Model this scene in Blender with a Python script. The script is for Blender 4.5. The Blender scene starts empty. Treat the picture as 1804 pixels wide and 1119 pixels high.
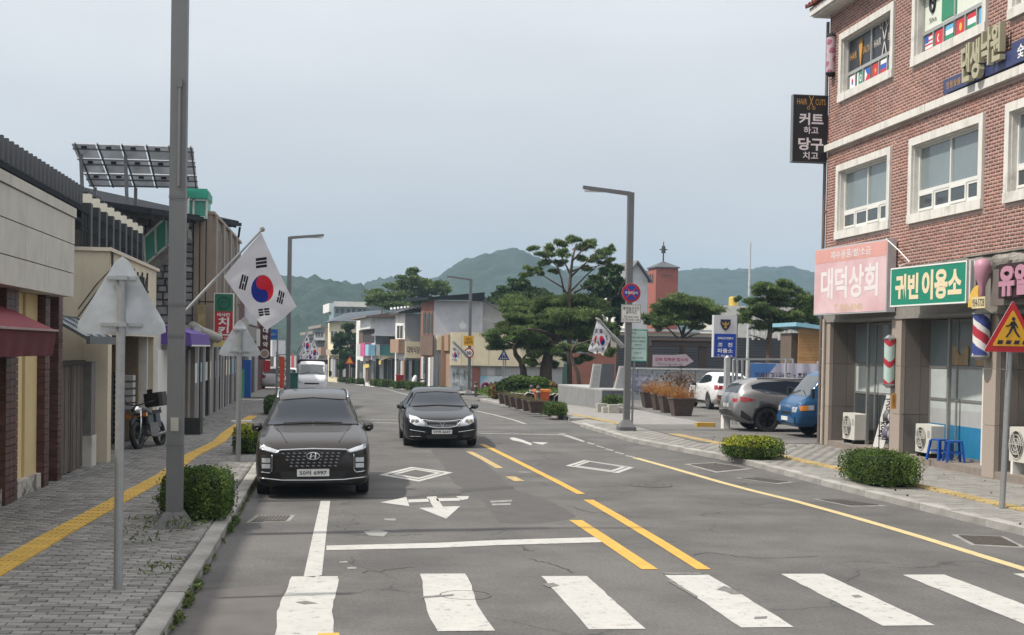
import bpy, bmesh, math, random
import numpy as np
from mathutils import Matrix, Vector
from mathutils.bvhtree import BVHTree
random.seed(7); rng = np.random.default_rng(7)
S = bpy.context.scene; C = S.collection
R = math.radians; PI = math.pi

# ---------------- camera, sky, sun, exposure ----------------
F, CX, CY, CAMH = 2400., 902., 676., 2.45
YAW, PITCH, ROLL = R(7.3829), R(-1.3982), R(1.0)
cf = Vector((math.sin(YAW)*math.cos(PITCH), math.cos(YAW)*math.cos(PITCH), math.sin(PITCH)))
cr0 = Vector((math.cos(YAW), -math.sin(YAW), 0)); cu0 = cr0.cross(cf)
cr = cr0*math.cos(ROLL)+cu0*math.sin(ROLL); cu = cu0*math.cos(ROLL)-cr0*math.sin(ROLL)
cd = bpy.data.cameras.new('camera'); cam = bpy.data.objects.new('camera', cd); C.objects.link(cam)
M = Matrix((cr, cu, -cf)).transposed().to_4x4(); M.translation = (0, 0, CAMH); cam.matrix_world = M
cd.sensor_width = 36; cd.lens = F/1804*36; cd.shift_x = 0.0; cd.shift_y = (CY-559.5)/1804
cd.clip_end = 8000; cd.clip_start = .1
S.camera = cam
SUN_EL, SUN_AZ = R(55), R(-99)      # azimuth from +Y towards +X; negative is left
w = bpy.data.worlds.new('World'); S.world = w; w.use_nodes = True
nt = w.node_tree; N = nt.nodes; L = nt.links; bg = N['Background']
sky = N.new('ShaderNodeTexSky'); sky.sky_type = 'NISHITA'; sky.sun_disc = False
sky.sun_elevation = SUN_EL; sky.sun_rotation = SUN_AZ; sky.dust_density = 4; sky.air_density = 1.2
# thin grey overcast in front of the clear sky, with soft cloud structure
tc = N.new('ShaderNodeTexCoord'); mp = N.new('ShaderNodeMapping'); mp.inputs['Scale'].default_value = (1, 1, 3.2)
no = N.new('ShaderNodeTexNoise'); no.inputs['Scale'].default_value = 2.2; no.inputs['Detail'].default_value = 5; no.inputs['Roughness'].default_value = .5
L.new(tc.outputs['Generated'], mp.inputs[0]); L.new(mp.outputs[0], no.inputs['Vector'])
rp = N.new('ShaderNodeValToRGB'); rp.color_ramp.elements[0].position = .35; rp.color_ramp.elements[1].position = .68
rp.color_ramp.elements[0].color = (5.3, 5.45, 5.7, 1); rp.color_ramp.elements[1].color = (6.3, 6.45, 6.7, 1)
L.new(no.outputs['Fac'], rp.inputs[0])
sx = N.new('ShaderNodeSeparateXYZ'); L.new(tc.outputs['Generated'], sx.inputs[0])
mr = N.new('ShaderNodeMapRange'); mr.inputs[1].default_value = 0; mr.inputs[2].default_value = 1      # CIE overcast: (1 + 2 sin e)
mr.inputs[3].default_value = .60; mr.inputs[4].default_value = 2.1
L.new(sx.outputs[2], mr.inputs[0])
vm = N.new('ShaderNodeVectorMath'); vm.operation = 'SCALE'; L.new(rp.outputs[0], vm.inputs[0]); L.new(mr.outputs[0], vm.inputs['Scale'])
wr_ = N.new('ShaderNodeMixRGB'); wr_.inputs[1].default_value = (1, 1, 1, 1); wr_.inputs[2].default_value = (1.08, 1.02, .96, 1); L.new(sx.outputs[2], wr_.inputs[0])
wm_ = N.new('ShaderNodeVectorMath'); wm_.operation = 'MULTIPLY'; L.new(vm.outputs[0], wm_.inputs[0]); L.new(wr_.outputs[0], wm_.inputs[1])
mx = N.new('ShaderNodeMixRGB'); mx.inputs[0].default_value = .92
L.new(sky.outputs[0], mx.inputs[1]); L.new(wm_.outputs[0], mx.inputs[2]); L.new(mx.outputs[0], bg.inputs['Color'])
bg.inputs['Strength'].default_value = .10
sd = bpy.data.lights.new('sun', 'SUN'); sd.energy = 3.5; sd.angle = R(1.5); sd.color = (1, .93, .82)
so = bpy.data.objects.new('sun', sd); C.objects.link(so)
sdir = Vector((math.sin(SUN_AZ)*math.cos(SUN_EL), math.cos(SUN_AZ)*math.cos(SUN_EL), math.sin(SUN_EL)))
so.rotation_euler = (-sdir).to_track_quat('-Z', 'Y').to_euler(); so.location = (0, 0, 60)
S.view_settings.view_transform = 'Standard'; S.view_settings.look = 'None'
S.view_settings.gamma = 1; S.view_settings.exposure = 0.53; S.view_settings.use_curve_mapping = False
S.render.engine = 'CYCLES'; S.cycles.max_bounces = 6; S.cycles.volume_bounces = 0
S.cycles.transparent_max_bounces = 8

# ---------------- picture <-> place ----------------
def ray(x, y): return cf*F+cr*(x-CX)-cu*(y-CY)
def gz(y):
    if y < 50: return 0.
    if y < 70: return -.0165*(y-50)**2/40
    if y < 320: return -.0165*(y-60)
    return -4.29
def G(x, y, dz=0):
    d = ray(x, y); z = dz
    for _ in range(25):
        t = (z-CAMH)/d.z; Y = d.y*t; z = .5*z+.5*(gz(Y)+dz)
    return Vector((d.x*t, d.y*t, gz(d.y*t)+dz))
def P(x, y, Y):
    d = ray(x, y); t = Y/d.y; return Vector((d.x*t, Y, CAMH+d.z*t))
def PX(x, y, X):
    d = ray(x, y); t = X/d.x; return Vector((X, d.y*t, CAMH+d.z*t))

# ---------------- materials ----------------
MATS = {}
def mat(name, col, rough=.6, metal=0, var=.15, scale=6, bump=0, bscale=60, rnd=0, spec=.5, coat=0, island=0,
        alpha=1, trans=0, emit=None, col2=None, c2pos=(.45, .62), c2scale=1.5, ior=1.45):
    if name in MATS: return MATS[name]
    m = bpy.data.materials.new(name); m.use_nodes = True; MATS[name] = m
    t = m.node_tree; n = t.nodes; l = t.links; b = n['Principled BSDF']
    b.inputs['Roughness'].default_value = rough; b.inputs['Metallic'].default_value = metal
    b.inputs['Specular IOR Level'].default_value = spec; b.inputs['Coat Weight'].default_value = coat
    b.inputs['Coat Roughness'].default_value = .04; b.inputs['IOR'].default_value = ior
    b.inputs['Transmission Weight'].default_value = trans; b.inputs['Alpha'].default_value = alpha
    if emit: b.inputs['Emission Color'].default_value = (*emit[:3], 1); b.inputs['Emission Strength'].default_value = emit[3]
    tc = n.new('ShaderNodeTexCoord'); cur = n.new('ShaderNodeRGB'); cur.outputs[0].default_value = (*col, 1); out = cur.outputs[0]
    if col2:
        a = n.new('ShaderNodeTexNoise'); a.inputs['Scale'].default_value = c2scale; a.inputs['Detail'].default_value = 7; a.inputs['Roughness'].default_value = .65
        l.new(tc.outputs['Object'], a.inputs['Vector'])
        r = n.new('ShaderNodeMapRange'); r.inputs[1].default_value = c2pos[0]; r.inputs[2].default_value = c2pos[1]; l.new(a.outputs['Fac'], r.inputs[0])
        k = n.new('ShaderNodeMixRGB'); l.new(r.outputs[0], k.inputs[0]); l.new(out, k.inputs[1]); k.inputs[2].default_value = (*col2, 1); out = k.outputs[0]
    val = None
    def mul(v, lo, hi, src=None):
        r = n.new('ShaderNodeMapRange'); r.inputs[3].default_value = lo; r.inputs[4].default_value = hi; l.new(v, r.inputs[0])
        return r.outputs[0]
    fs = []
    if var:
        a = n.new('ShaderNodeTexNoise'); a.inputs['Scale'].default_value = scale; a.inputs['Detail'].default_value = 6; a.inputs['Roughness'].default_value = .6
        l.new(tc.outputs['Object'], a.inputs['Vector'])
        r = n.new('ShaderNodeMapRange'); r.inputs[1].default_value = .25; r.inputs[2].default_value = .75
        r.inputs[3].default_value = 1-var; r.inputs[4].default_value = 1+var; l.new(a.outputs['Fac'], r.inputs[0]); fs.append(r.outputs[0])
    if rnd:
        o = n.new('ShaderNodeObjectInfo'); fs.append(mul(o.outputs['Random'], 1-rnd, 1+rnd))
    if island:
        o = n.new('ShaderNodeNewGeometry'); fs.append(mul(o.outputs['Random Per Island'], 1-island, 1+island))
    for f in fs:
        k = n.new('ShaderNodeVectorMath'); k.operation = 'SCALE'; l.new(out, k.inputs[0]); l.new(f, k.inputs['Scale']); out = k.outputs[0]
    l.new(out, b.inputs['Base Color'])
    if bump:
        a = n.new('ShaderNodeTexNoise'); a.inputs['Scale'].default_value = bscale; a.inputs['Detail'].default_value = 4; l.new(tc.outputs['Object'], a.inputs['Vector'])
        k = n.new('ShaderNodeBump'); k.inputs['Strength'].default_value = bump; k.inputs['Distance'].default_value = .01
        l.new(a.outputs['Fac'], k.inputs['Height']); l.new(k.outputs[0], b.inputs['Normal'])
    return m
def leafmat(name, col, col2, island=.45, tr=.25):
    if name in MATS: return MATS[name]
    m = mat(name, col, .75, var=.35, scale=1.8, island=island, spec=.2, col2=col2, c2scale=.9, c2pos=(.4, .6))
    t = m.node_tree; n = t.nodes; l = t.links; b = n['Principled BSDF']; o = n['Material Output']
    tl = n.new('ShaderNodeBsdfTranslucent'); ms = n.new('ShaderNodeMixShader'); ms.inputs[0].default_value = tr
    l.new(b.inputs['Base Color'].links[0].from_socket, tl.inputs[0]); l.new(b.outputs[0], ms.inputs[1]); l.new(tl.outputs[0], ms.inputs[2]); l.new(ms.outputs[0], o.inputs[0])
    return m
asph = mat('asphalt', (.112, .110, .107), .9, var=.10, scale=.8, bump=.6, bscale=160, spec=.25, col2=(.078, .077, .077), c2scale=.5, c2pos=(.40, .62))
def spice(m, scale=260, lo=.7, hi=1.35):      # fine aggregate speckle
    t = m.node_tree; n = t.nodes; l = t.links; b = n['Principled BSDF']; s = b.inputs['Base Color'].links[0].from_socket
    tc = n.new('ShaderNodeTexCoord'); a = n.new('ShaderNodeTexNoise'); a.inputs['Scale'].default_value = scale/10; a.inputs['Detail'].default_value = 8; a.inputs['Roughness'].default_value = .85
    l.new(tc.outputs['Object'], a.inputs['Vector']); r = n.new('ShaderNodeMapRange'); r.inputs[1].default_value = .3; r.inputs[2].default_value = .7; r.inputs[3].default_value = lo; r.inputs[4].default_value = hi
    l.new(a.outputs['Fac'], r.inputs[0]); k = n.new('ShaderNodeVectorMath'); k.operation = 'SCALE'; l.new(s, k.inputs[0]); l.new(r.outputs[0], k.inputs['Scale']); l.new(k.outputs[0], b.inputs['Base Color'])
def cracks(m, scale, width, amt, stretch=(1, 1, 1)):
    t = m.node_tree; n = t.nodes; l = t.links; b = n['Principled BSDF']; s = b.inputs['Base Color'].links[0].from_socket
    tc = n.new('ShaderNodeTexCoord'); mpn = n.new('ShaderNodeMapping'); mpn.inputs['Scale'].default_value = stretch; l.new(tc.outputs['Object'], mpn.inputs[0])
    nz = n.new('ShaderNodeTexNoise'); nz.inputs['Scale'].default_value = 1.3; nz.inputs['Detail'].default_value = 6; l.new(mpn.outputs[0], nz.inputs['Vector'])
    ad = n.new('ShaderNodeMixRGB'); ad.blend_type = 'ADD'; ad.inputs[0].default_value = .9; l.new(mpn.outputs[0], ad.inputs[1]); l.new(nz.outputs['Color'], ad.inputs[2])
    v = n.new('ShaderNodeTexVoronoi'); v.feature = 'DISTANCE_TO_EDGE'; v.inputs['Scale'].default_value = scale; l.new(ad.outputs[0], v.inputs['Vector'])
    r = n.new('ShaderNodeMapRange'); r.inputs[1].default_value = 0; r.inputs[2].default_value = width; r.inputs[3].default_value = amt; r.inputs[4].default_value = 1
    l.new(v.outputs['Distance'], r.inputs[0])
    g = n.new('ShaderNodeTexNoise'); g.inputs['Scale'].default_value = .5; l.new(tc.outputs['Object'], g.inputs['Vector'])
    gr = n.new('ShaderNodeMapRange'); gr.inputs[1].default_value = .47; gr.inputs[2].default_value = .56; l.new(g.outputs['Fac'], gr.inputs[0])
    mm = n.new('ShaderNodeMix'); l.new(gr.outputs[0], mm.inputs[0]); l.new(r.outputs[0], mm.inputs[3]); mm.inputs[2].default_value = 1
    k = n.new('ShaderNodeVectorMath'); k.operation = 'SCALE'; l.new(s, k.inputs[0]); l.new(mm.outputs[0], k.inputs['Scale']); l.new(k.outputs[0], b.inputs['Base Color'])
spice(asph, lo=.6, hi=1.5); cracks(asph, .35, .008, .55)
def wear(m, under=(.12, .12, .12), scale=9, lo=.56, hi=.62):    # paint rubbed through to the asphalt in places
    t = m.node_tree; n = t.nodes; l = t.links; b = n['Principled BSDF']; s = b.inputs['Base Color'].links[0].from_socket
    tc = n.new('ShaderNodeTexCoord'); a = n.new('ShaderNodeTexNoise'); a.inputs['Scale'].default_value = scale; a.inputs['Detail'].default_value = 9; a.inputs['Roughness'].default_value = .75
    l.new(tc.outputs['Object'], a.inputs['Vector']); r = n.new('ShaderNodeMapRange'); r.inputs[1].default_value = lo; r.inputs[2].default_value = hi; l.new(a.outputs['Fac'], r.inputs[0])
    k = n.new('ShaderNodeMixRGB'); l.new(r.outputs[0], k.inputs[0]); l.new(s, k.inputs[1]); k.inputs[2].default_value = (*under, 1); l.new(k.outputs[0], b.inputs['Base Color'])
paint = mat('road_white', (.37, .37, .355), .7, var=.10, scale=3, bump=.2, bscale=150); wear(paint, lo=.545, hi=.68)
paintold = mat('road_white_worn', (.30, .30, .285), .8, var=.2, scale=5); wear(paintold, lo=.50, hi=.60)
ypaint = mat('road_yellow', (.44, .27, .045), .7, var=.15, scale=4); wear(ypaint, lo=.60, hi=.68)
ypaintold = mat('road_yellow_worn', (.40, .29, .12), .8, var=.2, scale=5); wear(ypaintold, lo=.50, hi=.62)
cream_line = mat('road_cream', (.44, .36, .19), .8, var=.15, scale=4); wear(cream_line, lo=.58, hi=.68)
paver_m = mat('paver', (.20, .197, .19), .9, var=.16, scale=9, rnd=.28, bump=.4, bscale=90)
paver_i = mat('paver_joined', (.20, .197, .19), .9, var=.16, scale=9, island=.28, bump=.4, bscale=90)
paver_l = mat('paver_light', (.205, .20, .188), .9, var=.14, scale=6, rnd=.14, bump=.4, bscale=90)
paver_li = mat('paver_light_joined', (.205, .20, .188), .9, var=.14, scale=6, island=.14, bump=.4, bscale=90)
joint = mat('joint_sand', (.13, .125, .115), .95, var=.3, scale=5)
granite = mat('kerb_granite', (.30, .295, .28), .85, var=.14, scale=14, rnd=.10, bump=.4, bscale=120, col2=(.21, .205, .19), c2scale=1.2)
ytile = mat('tactile_yellow', (.46, .30, .06), .85, var=.2, scale=8, rnd=.12)
grey_metal = mat('grey_painted_metal', (.13, .135, .14), .45, .3, var=.06)
galv = mat('galvanised', (.33, .34, .35), .45, .6, var=.10, scale=20)
sign_back = mat('aluminium_sheet', (.46, .49, .52), .5, .15, var=.12, scale=4, col2=(.38, .40, .42), c2scale=3)
black = mat('black', (.012, .012, .013), .6, var=0)
rubber = mat('rubber', (.022, .022, .022), .85, var=.1)
dark = mat('dark_interior', (.02, .02, .02), .9, var=.2)
glass = mat('window_glass', (.045, .055, .06), .06, var=.1, scale=1, spec=.9)
glass_l = mat('pale_window_glass', (.17, .21, .22), .10, var=.14, scale=.9, spec=.9)
white_p = mat('white_paint', (.68, .68, .66), .5, var=.05, scale=4)
dirty_white = mat('dirty_white', (.52, .51, .48), .7, var=.12, scale=3, col2=(.36, .34, .30), c2scale=1.2, c2pos=(.5, .7))
steel = mat('steel', (.40, .41, .42), .3, .8, var=.05)
wood = mat('wood', (.16, .10, .055), .7, var=.3, scale=10)

def streaks(m, amt=.72, sc=5):      # rain streaks running down a wall
    t = m.node_tree; n = t.nodes; l = t.links; b = n['Principled BSDF']; s = b.inputs['Base Color'].links[0].from_socket
    tc = n.new('ShaderNodeTexCoord'); q = n.new('ShaderNodeMapping'); q.inputs['Scale'].default_value = (sc, sc, .35); l.new(tc.outputs['Object'], q.inputs[0])
    a = n.new('ShaderNodeTexNoise'); a.inputs['Scale'].default_value = 1; a.inputs['Detail'].default_value = 5; a.inputs['Roughness'].default_value = .7; l.new(q.outputs[0], a.inputs['Vector'])
    r = n.new('ShaderNodeMapRange'); r.inputs[1].default_value = .52; r.inputs[2].default_value = .72; r.inputs[3].default_value = 1; r.inputs[4].default_value = amt; l.new(a.outputs['Fac'], r.inputs[0])
    k = n.new('ShaderNodeVectorMath'); k.operation = 'SCALE'; l.new(s, k.inputs[0]); l.new(r.outputs[0], k.inputs['Scale']); l.new(k.outputs[0], b.inputs['Base Color'])
# ---------------- mesh tools ----------------
WM = {}
def fr(o, r, up=(0, 0, 1)):
    r = Vector(r).normalized(); u = Vector(up).normalized(); n = r.cross(u).normalized()
    m = Matrix((r, u, n)).transposed().to_4x4(); m.translation = Vector(o); return m
def TR(x, y, z, rz=0): return Matrix.Translation((x, y, z)) @ Matrix.Rotation(rz, 4, 'Z')
class MB:
    def __init__(s, M=None): s.v = []; s.f = []; s.m = []; s.M = M if M is not None else Matrix()
    def add(s, vs, fs, mi=0):
        b = len(s.v); s.v += [s.M @ Vector(v) for v in vs]; s.f += [tuple(b+i for i in f) for f in fs]
        s.m += [mi]*len(fs) if isinstance(mi, int) else list(mi); return s
    def box(s, a0, a1, b0, b1, c0, c1, mi=0):
        return s.add([(a0, b0, c0), (a1, b0, c0), (a1, b1, c0), (a0, b1, c0), (a0, b0, c1), (a1, b0, c1), (a1, b1, c1), (a0, b1, c1)],
                     [(0, 3, 2, 1), (4, 5, 6, 7), (0, 1, 5, 4), (1, 2, 6, 5), (2, 3, 7, 6), (3, 0, 4, 7)], mi)
    def rbox(s, a0, a1, b0, b1, c0, c1, r=.02, mi=0):     # box with its 4 vertical (c axis) edges cut
        p = [(a0+r, b0), (a1-r, b0), (a1, b0+r), (a1, b1-r), (a1-r, b1), (a0+r, b1), (a0, b1-r), (a0, b0+r)]
        return s.prism(p, c0, c1, mi)
    def prism(s, p, c0, c1, mi=0):
        n = len(p); vs = [(x, y, c0) for x, y in p]+[(x, y, c1) for x, y in p]
        return s.add(vs, [tuple(range(n))[::-1], tuple(range(n, 2*n))]+[(i, (i+1) % n, n+(i+1) % n, n+i) for i in range(n)], mi)
    def cyl(s, p0, p1, r0, r1=None, n=10, mi=0):
        if r1 is None: r1 = r0
        p0 = Vector(p0); p1 = Vector(p1); d = (p1-p0).normalized()
        a = d.orthogonal().normalized(); b = d.cross(a); vs = []
        for p, r in ((p0, r0), (p1, r1)):
            for i in range(n): t = 2*PI*i/n; vs.append(p+a*math.cos(t)*r+b*math.sin(t)*r)
        return s.add(vs, [tuple(range(n))[::-1], tuple(range(n, 2*n))]+[(i, (i+1) % n, n+(i+1) % n, n+i) for i in range(n)], mi)
    def tube(s, pts, r, n=8, mi=0):
        pts = [Vector(p) for p in pts]; rs = r if isinstance(r, (list, tuple)) else [r]*len(pts)
        vs = []; a = None
        for k, p in enumerate(pts):
            d = (pts[min(k+1, len(pts)-1)]-pts[max(k-1, 0)]).normalized()
            a = d.orthogonal().normalized() if a is None else (a-d*a.dot(d)).normalized()
            b = d.cross(a)
            for i in range(n): t = 2*PI*i/n; vs.append(p+a*math.cos(t)*rs[k]+b*math.sin(t)*rs[k])
        fs = [tuple(range(n))[::-1], tuple(range(n*(len(pts)-1), n*len(pts)))]
        for k in range(len(pts)-1):
            for i in range(n): fs.append((k*n+i, k*n+(i+1) % n, (k+1)*n+(i+1) % n, (k+1)*n+i))
        return s.add(vs, fs, mi)
    def beam(s, p0, p1, w, h, up=(0, 0, 1), mi=0):
        p0 = Vector(p0); p1 = Vector(p1); d = (p1-p0).normalized(); u = Vector(up); a = d.cross(u)
        a = a.normalized() if a.length > 1e-4 else Vector((1, 0, 0)); b = a.cross(d)
        vs = [p+a*x*w/2+b*y*h/2 for p in (p0, p1) for x, y in ((-1, -1), (1, -1), (1, 1), (-1, 1))]
        return s.add(vs, [(0, 3, 2, 1), (4, 5, 6, 7), (0, 1, 5, 4), (1, 2, 6, 5), (2, 3, 7, 6), (3, 0, 4, 7)], mi)
    def quad(s, *p, mi=0): return s.add(p, [tuple(range(len(p)))], mi)
    def grid(s, fn, nu, nv, mi=0):
        vs = [fn(i/nu, j/nv) for j in range(nv+1) for i in range(nu+1)]
        fs = [(j*(nu+1)+i, j*(nu+1)+i+1, (j+1)*(nu+1)+i+1, (j+1)*(nu+1)+i) for j in range(nv) for i in range(nu)]
        if callable(mi): mi = [mi((i+.5)/nu, (j+.5)/nv) for j in range(nv) for i in range(nu)]
        return s.add(vs, fs, mi)
    def lathe(s, prof, n=16, ctr=(0, 0, 0), mi=0):      # prof (r, h) along local b axis
        vs = []
        for r, h in prof:
            for i in range(n): t = 2*PI*i/n; vs.append((ctr[0]+r*math.cos(t), ctr[1]+h, ctr[2]+r*math.sin(t)))
        fs = []
        for k in range(len(prof)-1):
            for i in range(n): fs.append((k*n+i, (k+1)*n+i, (k+1)*n+(i+1) % n, k*n+(i+1) % n))
        return s.add(vs, fs, mi)
def setp(o, label=None, cat=None, group=None, kind=None):
    if label: o['label'] = label
    if cat: o['category'] = cat
    if group: o['group'] = group
    if kind: o['kind'] = kind
    return o
def B(name, mb, mats, parent=None, smooth=False, label=None, cat=None, group=None, kind=None, loc=None):
    """link one mesh object; world coordinates of mb become local to its thing"""
    if parent is not None: Mw = WM[parent.name]
    else:
        Mw = Matrix.Translation(loc) if loc is not None else Matrix()
    inv = Mw.inverted(); me = bpy.data.meshes.new(name)
    me.from_pydata([inv @ v for v in mb.v], [], mb.f)
    for m in (mats if isinstance(mats, (list, tuple)) else [mats]): me.materials.append(m)
    if any(mb.m): me.polygons.foreach_set('material_index', mb.m)
    if smooth: me.polygons.foreach_set('use_smooth', [True]*len(me.polygons))
    o = bpy.data.objects.new(name, me); C.objects.link(o)
    if parent is not None: o.parent = parent
    elif loc is not None: o.location = loc
    WM[o.name] = Mw
    return setp(o, label, cat, group, kind)
def thing(name, label, cat, loc=(0, 0, 0), rz=0, group=None, kind=None):
    o = bpy.data.objects.new(name, None); C.objects.link(o); o.location = loc; o.rotation_euler = (0, 0, rz)
    o.empty_display_size = .2; WM[o.name] = TR(*loc, rz); return setp(o, label, cat, group, kind)
def dup(o, loc=None, rz=None, label=None, parent=None, scale=None):
    c = o.copy(); C.objects.link(c); c.parent = parent
    if loc is not None: c.location = loc
    if rz is not None: c.rotation_euler = (0, 0, rz)
    if scale is not None: c.scale = (scale,)*3
    if label: c['label'] = label
    WM[c.name] = TR(*c.location, c.rotation_euler.z) if parent is None else WM[parent.name]
    for ch in list(KIDS(o)): dup(ch, parent=c)
    return c
def KIDS(o): return [x for x in C.objects if x.parent == o]
_tc = {}
def text(s, M, w, h, m, parent, name='lettering', ext=.002, bold=.0, keep=False, depth=0, **k):
    """lettering fitted to w x h metres, centred on frame M (a right, b up, c to the viewer)"""
    cu_ = bpy.data.curves.new('t', 'FONT'); cu_.body = s; cu_.offset = bold; cu_.resolution_u = 3; cu_.space_line = .95
    cu_.align_x = 'CENTER'; cu_.extrude = .5 if depth else 0
    o = bpy.data.objects.new('t', cu_); C.objects.link(o)
    me = bpy.data.meshes.new_from_object(o.evaluated_get(bpy.context.evaluated_depsgraph_get()))
    bpy.data.objects.remove(o); bpy.data.curves.remove(cu_)
    n = len(me.vertices); co = np.zeros(n*3); me.vertices.foreach_get('co', co); co = co.reshape(-1, 3)
    lo = co.min(0); hi = co.max(0); sc = np.array([w/(hi[0]-lo[0]), h/(hi[1]-lo[1])])
    if keep: sc[:] = sc.min()
    xy = (co[:, :2]-(lo[:2]+hi[:2])/2)*sc
    mb = MB(M); fs = [tuple(p.vertices) for p in me.polygons]; bpy.data.meshes.remove(me)
    mb.add([(a, b, ext+(z+.5)*depth) for (a, b), z in zip(xy, co[:, 2])], fs)
    return B(name, mb, m, parent, **k)
def rawmesh(name, V, Fq, m, parent=None, kind=None, **k):
    """numpy quads (n,4) or tris (n,3)"""
    Mw = WM[parent.name] if parent is not None else Matrix(); inv = np.array(Mw.inverted())
    V = V @ inv[:3, :3].T+inv[:3, 3]; me = bpy.data.meshes.new(name); kk = Fq.shape[1]
    me.vertices.add(len(V)); me.vertices.foreach_set('co', V.astype(np.float32).ravel())
    me.loops.add(Fq.size); me.loops.foreach_set('vertex_index', Fq.astype(np.int32).ravel())
    me.polygons.add(len(Fq)); me.polygons.foreach_set('loop_start', np.arange(0, Fq.size, kk, dtype=np.int32))
    me.polygons.foreach_set('loop_total', np.full(len(Fq), kk, dtype=np.int32)); me.update(calc_edges=True); me.validate()
    me.materials.append(m); o = bpy.data.objects.new(name, me); C.objects.link(o)
    if parent is not None: o.parent = parent
    WM[o.name] = Mw; return setp(o, kind=kind, **k)
def leaves(name, pts, size, m, parent, aspect=.5, upbias=0., **k):
    n = len(pts); a = rng.normal(size=(n, 3)); a[:, 2] += upbias; a /= np.linalg.norm(a, axis=1)[:, None]
    b = np.cross(a, rng.normal(size=(n, 3))); b /= np.linalg.norm(b, axis=1)[:, None]
    s = size*rng.uniform(.6, 1.4, (n, 1)); a = a*s; b = b*s*aspect
    V = np.stack([pts-a*.5, pts+b*.5, pts+a*.5, pts-b*.5], 1).reshape(-1, 3)
    return rawmesh(name, V, np.arange(n*4).reshape(-1, 4), m, parent, **k)

# ---------------- ground, road, pavements ----------------
def sheet(name, left, right, dz, m, parent=None, n=None, kind='structure'):
    """strip between two polylines given as lists of (x, y); same length"""
    mb = MB(); k = len(left)
    vs = [(x, y, gz(y)+dz) for x, y in left]+[(x, y, gz(y)+dz) for x, y in right]
    mb.add(vs, [(i, k+i, k+i+1, i+1) for i in range(k-1)])
    return B(name, mb, m, parent, kind=kind if parent is None else None)
ter = MB(); ys = [-30, 20, 50, 55, 60, 65, 70]+list(range(80, 330, 10))+[400, 700, 1200, 2600]
ter.add([(x, y, gz(y)-.03) for y in ys for x in (-1500, 1500)], [(2*i, 2*i+1, 2*i+3, 2*i+2) for i in range(len(ys)-1)])
B('ground', ter, mat('earth', (.10, .10, .07), .95, var=.3, scale=.3), kind='structure')
def rl(y):       # left kerb line
    pts = [(0, -1.36), (60, -1.42), (85, -1.8), (125, -4.6), (167, -7.8), (300, -19), (330, -22)]
    return np.interp(y, [p[0] for p in pts], [p[1] for p in pts])
KR = [(5, 10.1), (17.7, 9.5), (23.3, 9.17), (29.9, 9.03), (36.2, 8.0), (43, 7.95)]
def rr(y):
    pts = [(p[0], p[1]) for p in KR]+[(48, 8.1), (58, 7.5), (72, 7.1), (85, 7.2), (104, 5.9), (125, 3.7), (167, .4), (300, -10), (330, -12)]
    return np.interp(y, [p[0] for p in pts], [p[1] for p in pts])
yy = [4, 10, 17.7, 23.3, 29.9, 36.2, 43, 48, 53, 58, 62, 66, 72, 78, 85, 95, 104, 115, 125, 145, 167, 200, 250, 300, 330]
sheet('road', [(-3, y) if y < 4 else (rl(y)-.05, y) for y in yy], [(rr(y)+.05 if y < 36.3 or y > 48 else 9.2, y) for y in yy], 0, asph)
road = bpy.data.objects['road']
lot = mat('car_park_asphalt', (.115, .11, .105), .9, var=.15, scale=.7, col2=(.09, .087, .085), c2scale=.4); spice(lot)
yl = [34.6, 40, 46, 50, 55, 60, 70, 80, 90, 100, 120]
sheet('car_park', [(9.5, y) for y in yl], [(70, y) for y in yl], .125, lot)
sheet('side_street', [(rr(y)-.1, y) for y in (70.02, 73, 76, 80, 84.98)], [(30, y) for y in (70.02, 73, 76, 80, 84.98)], .004, lot)

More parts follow.
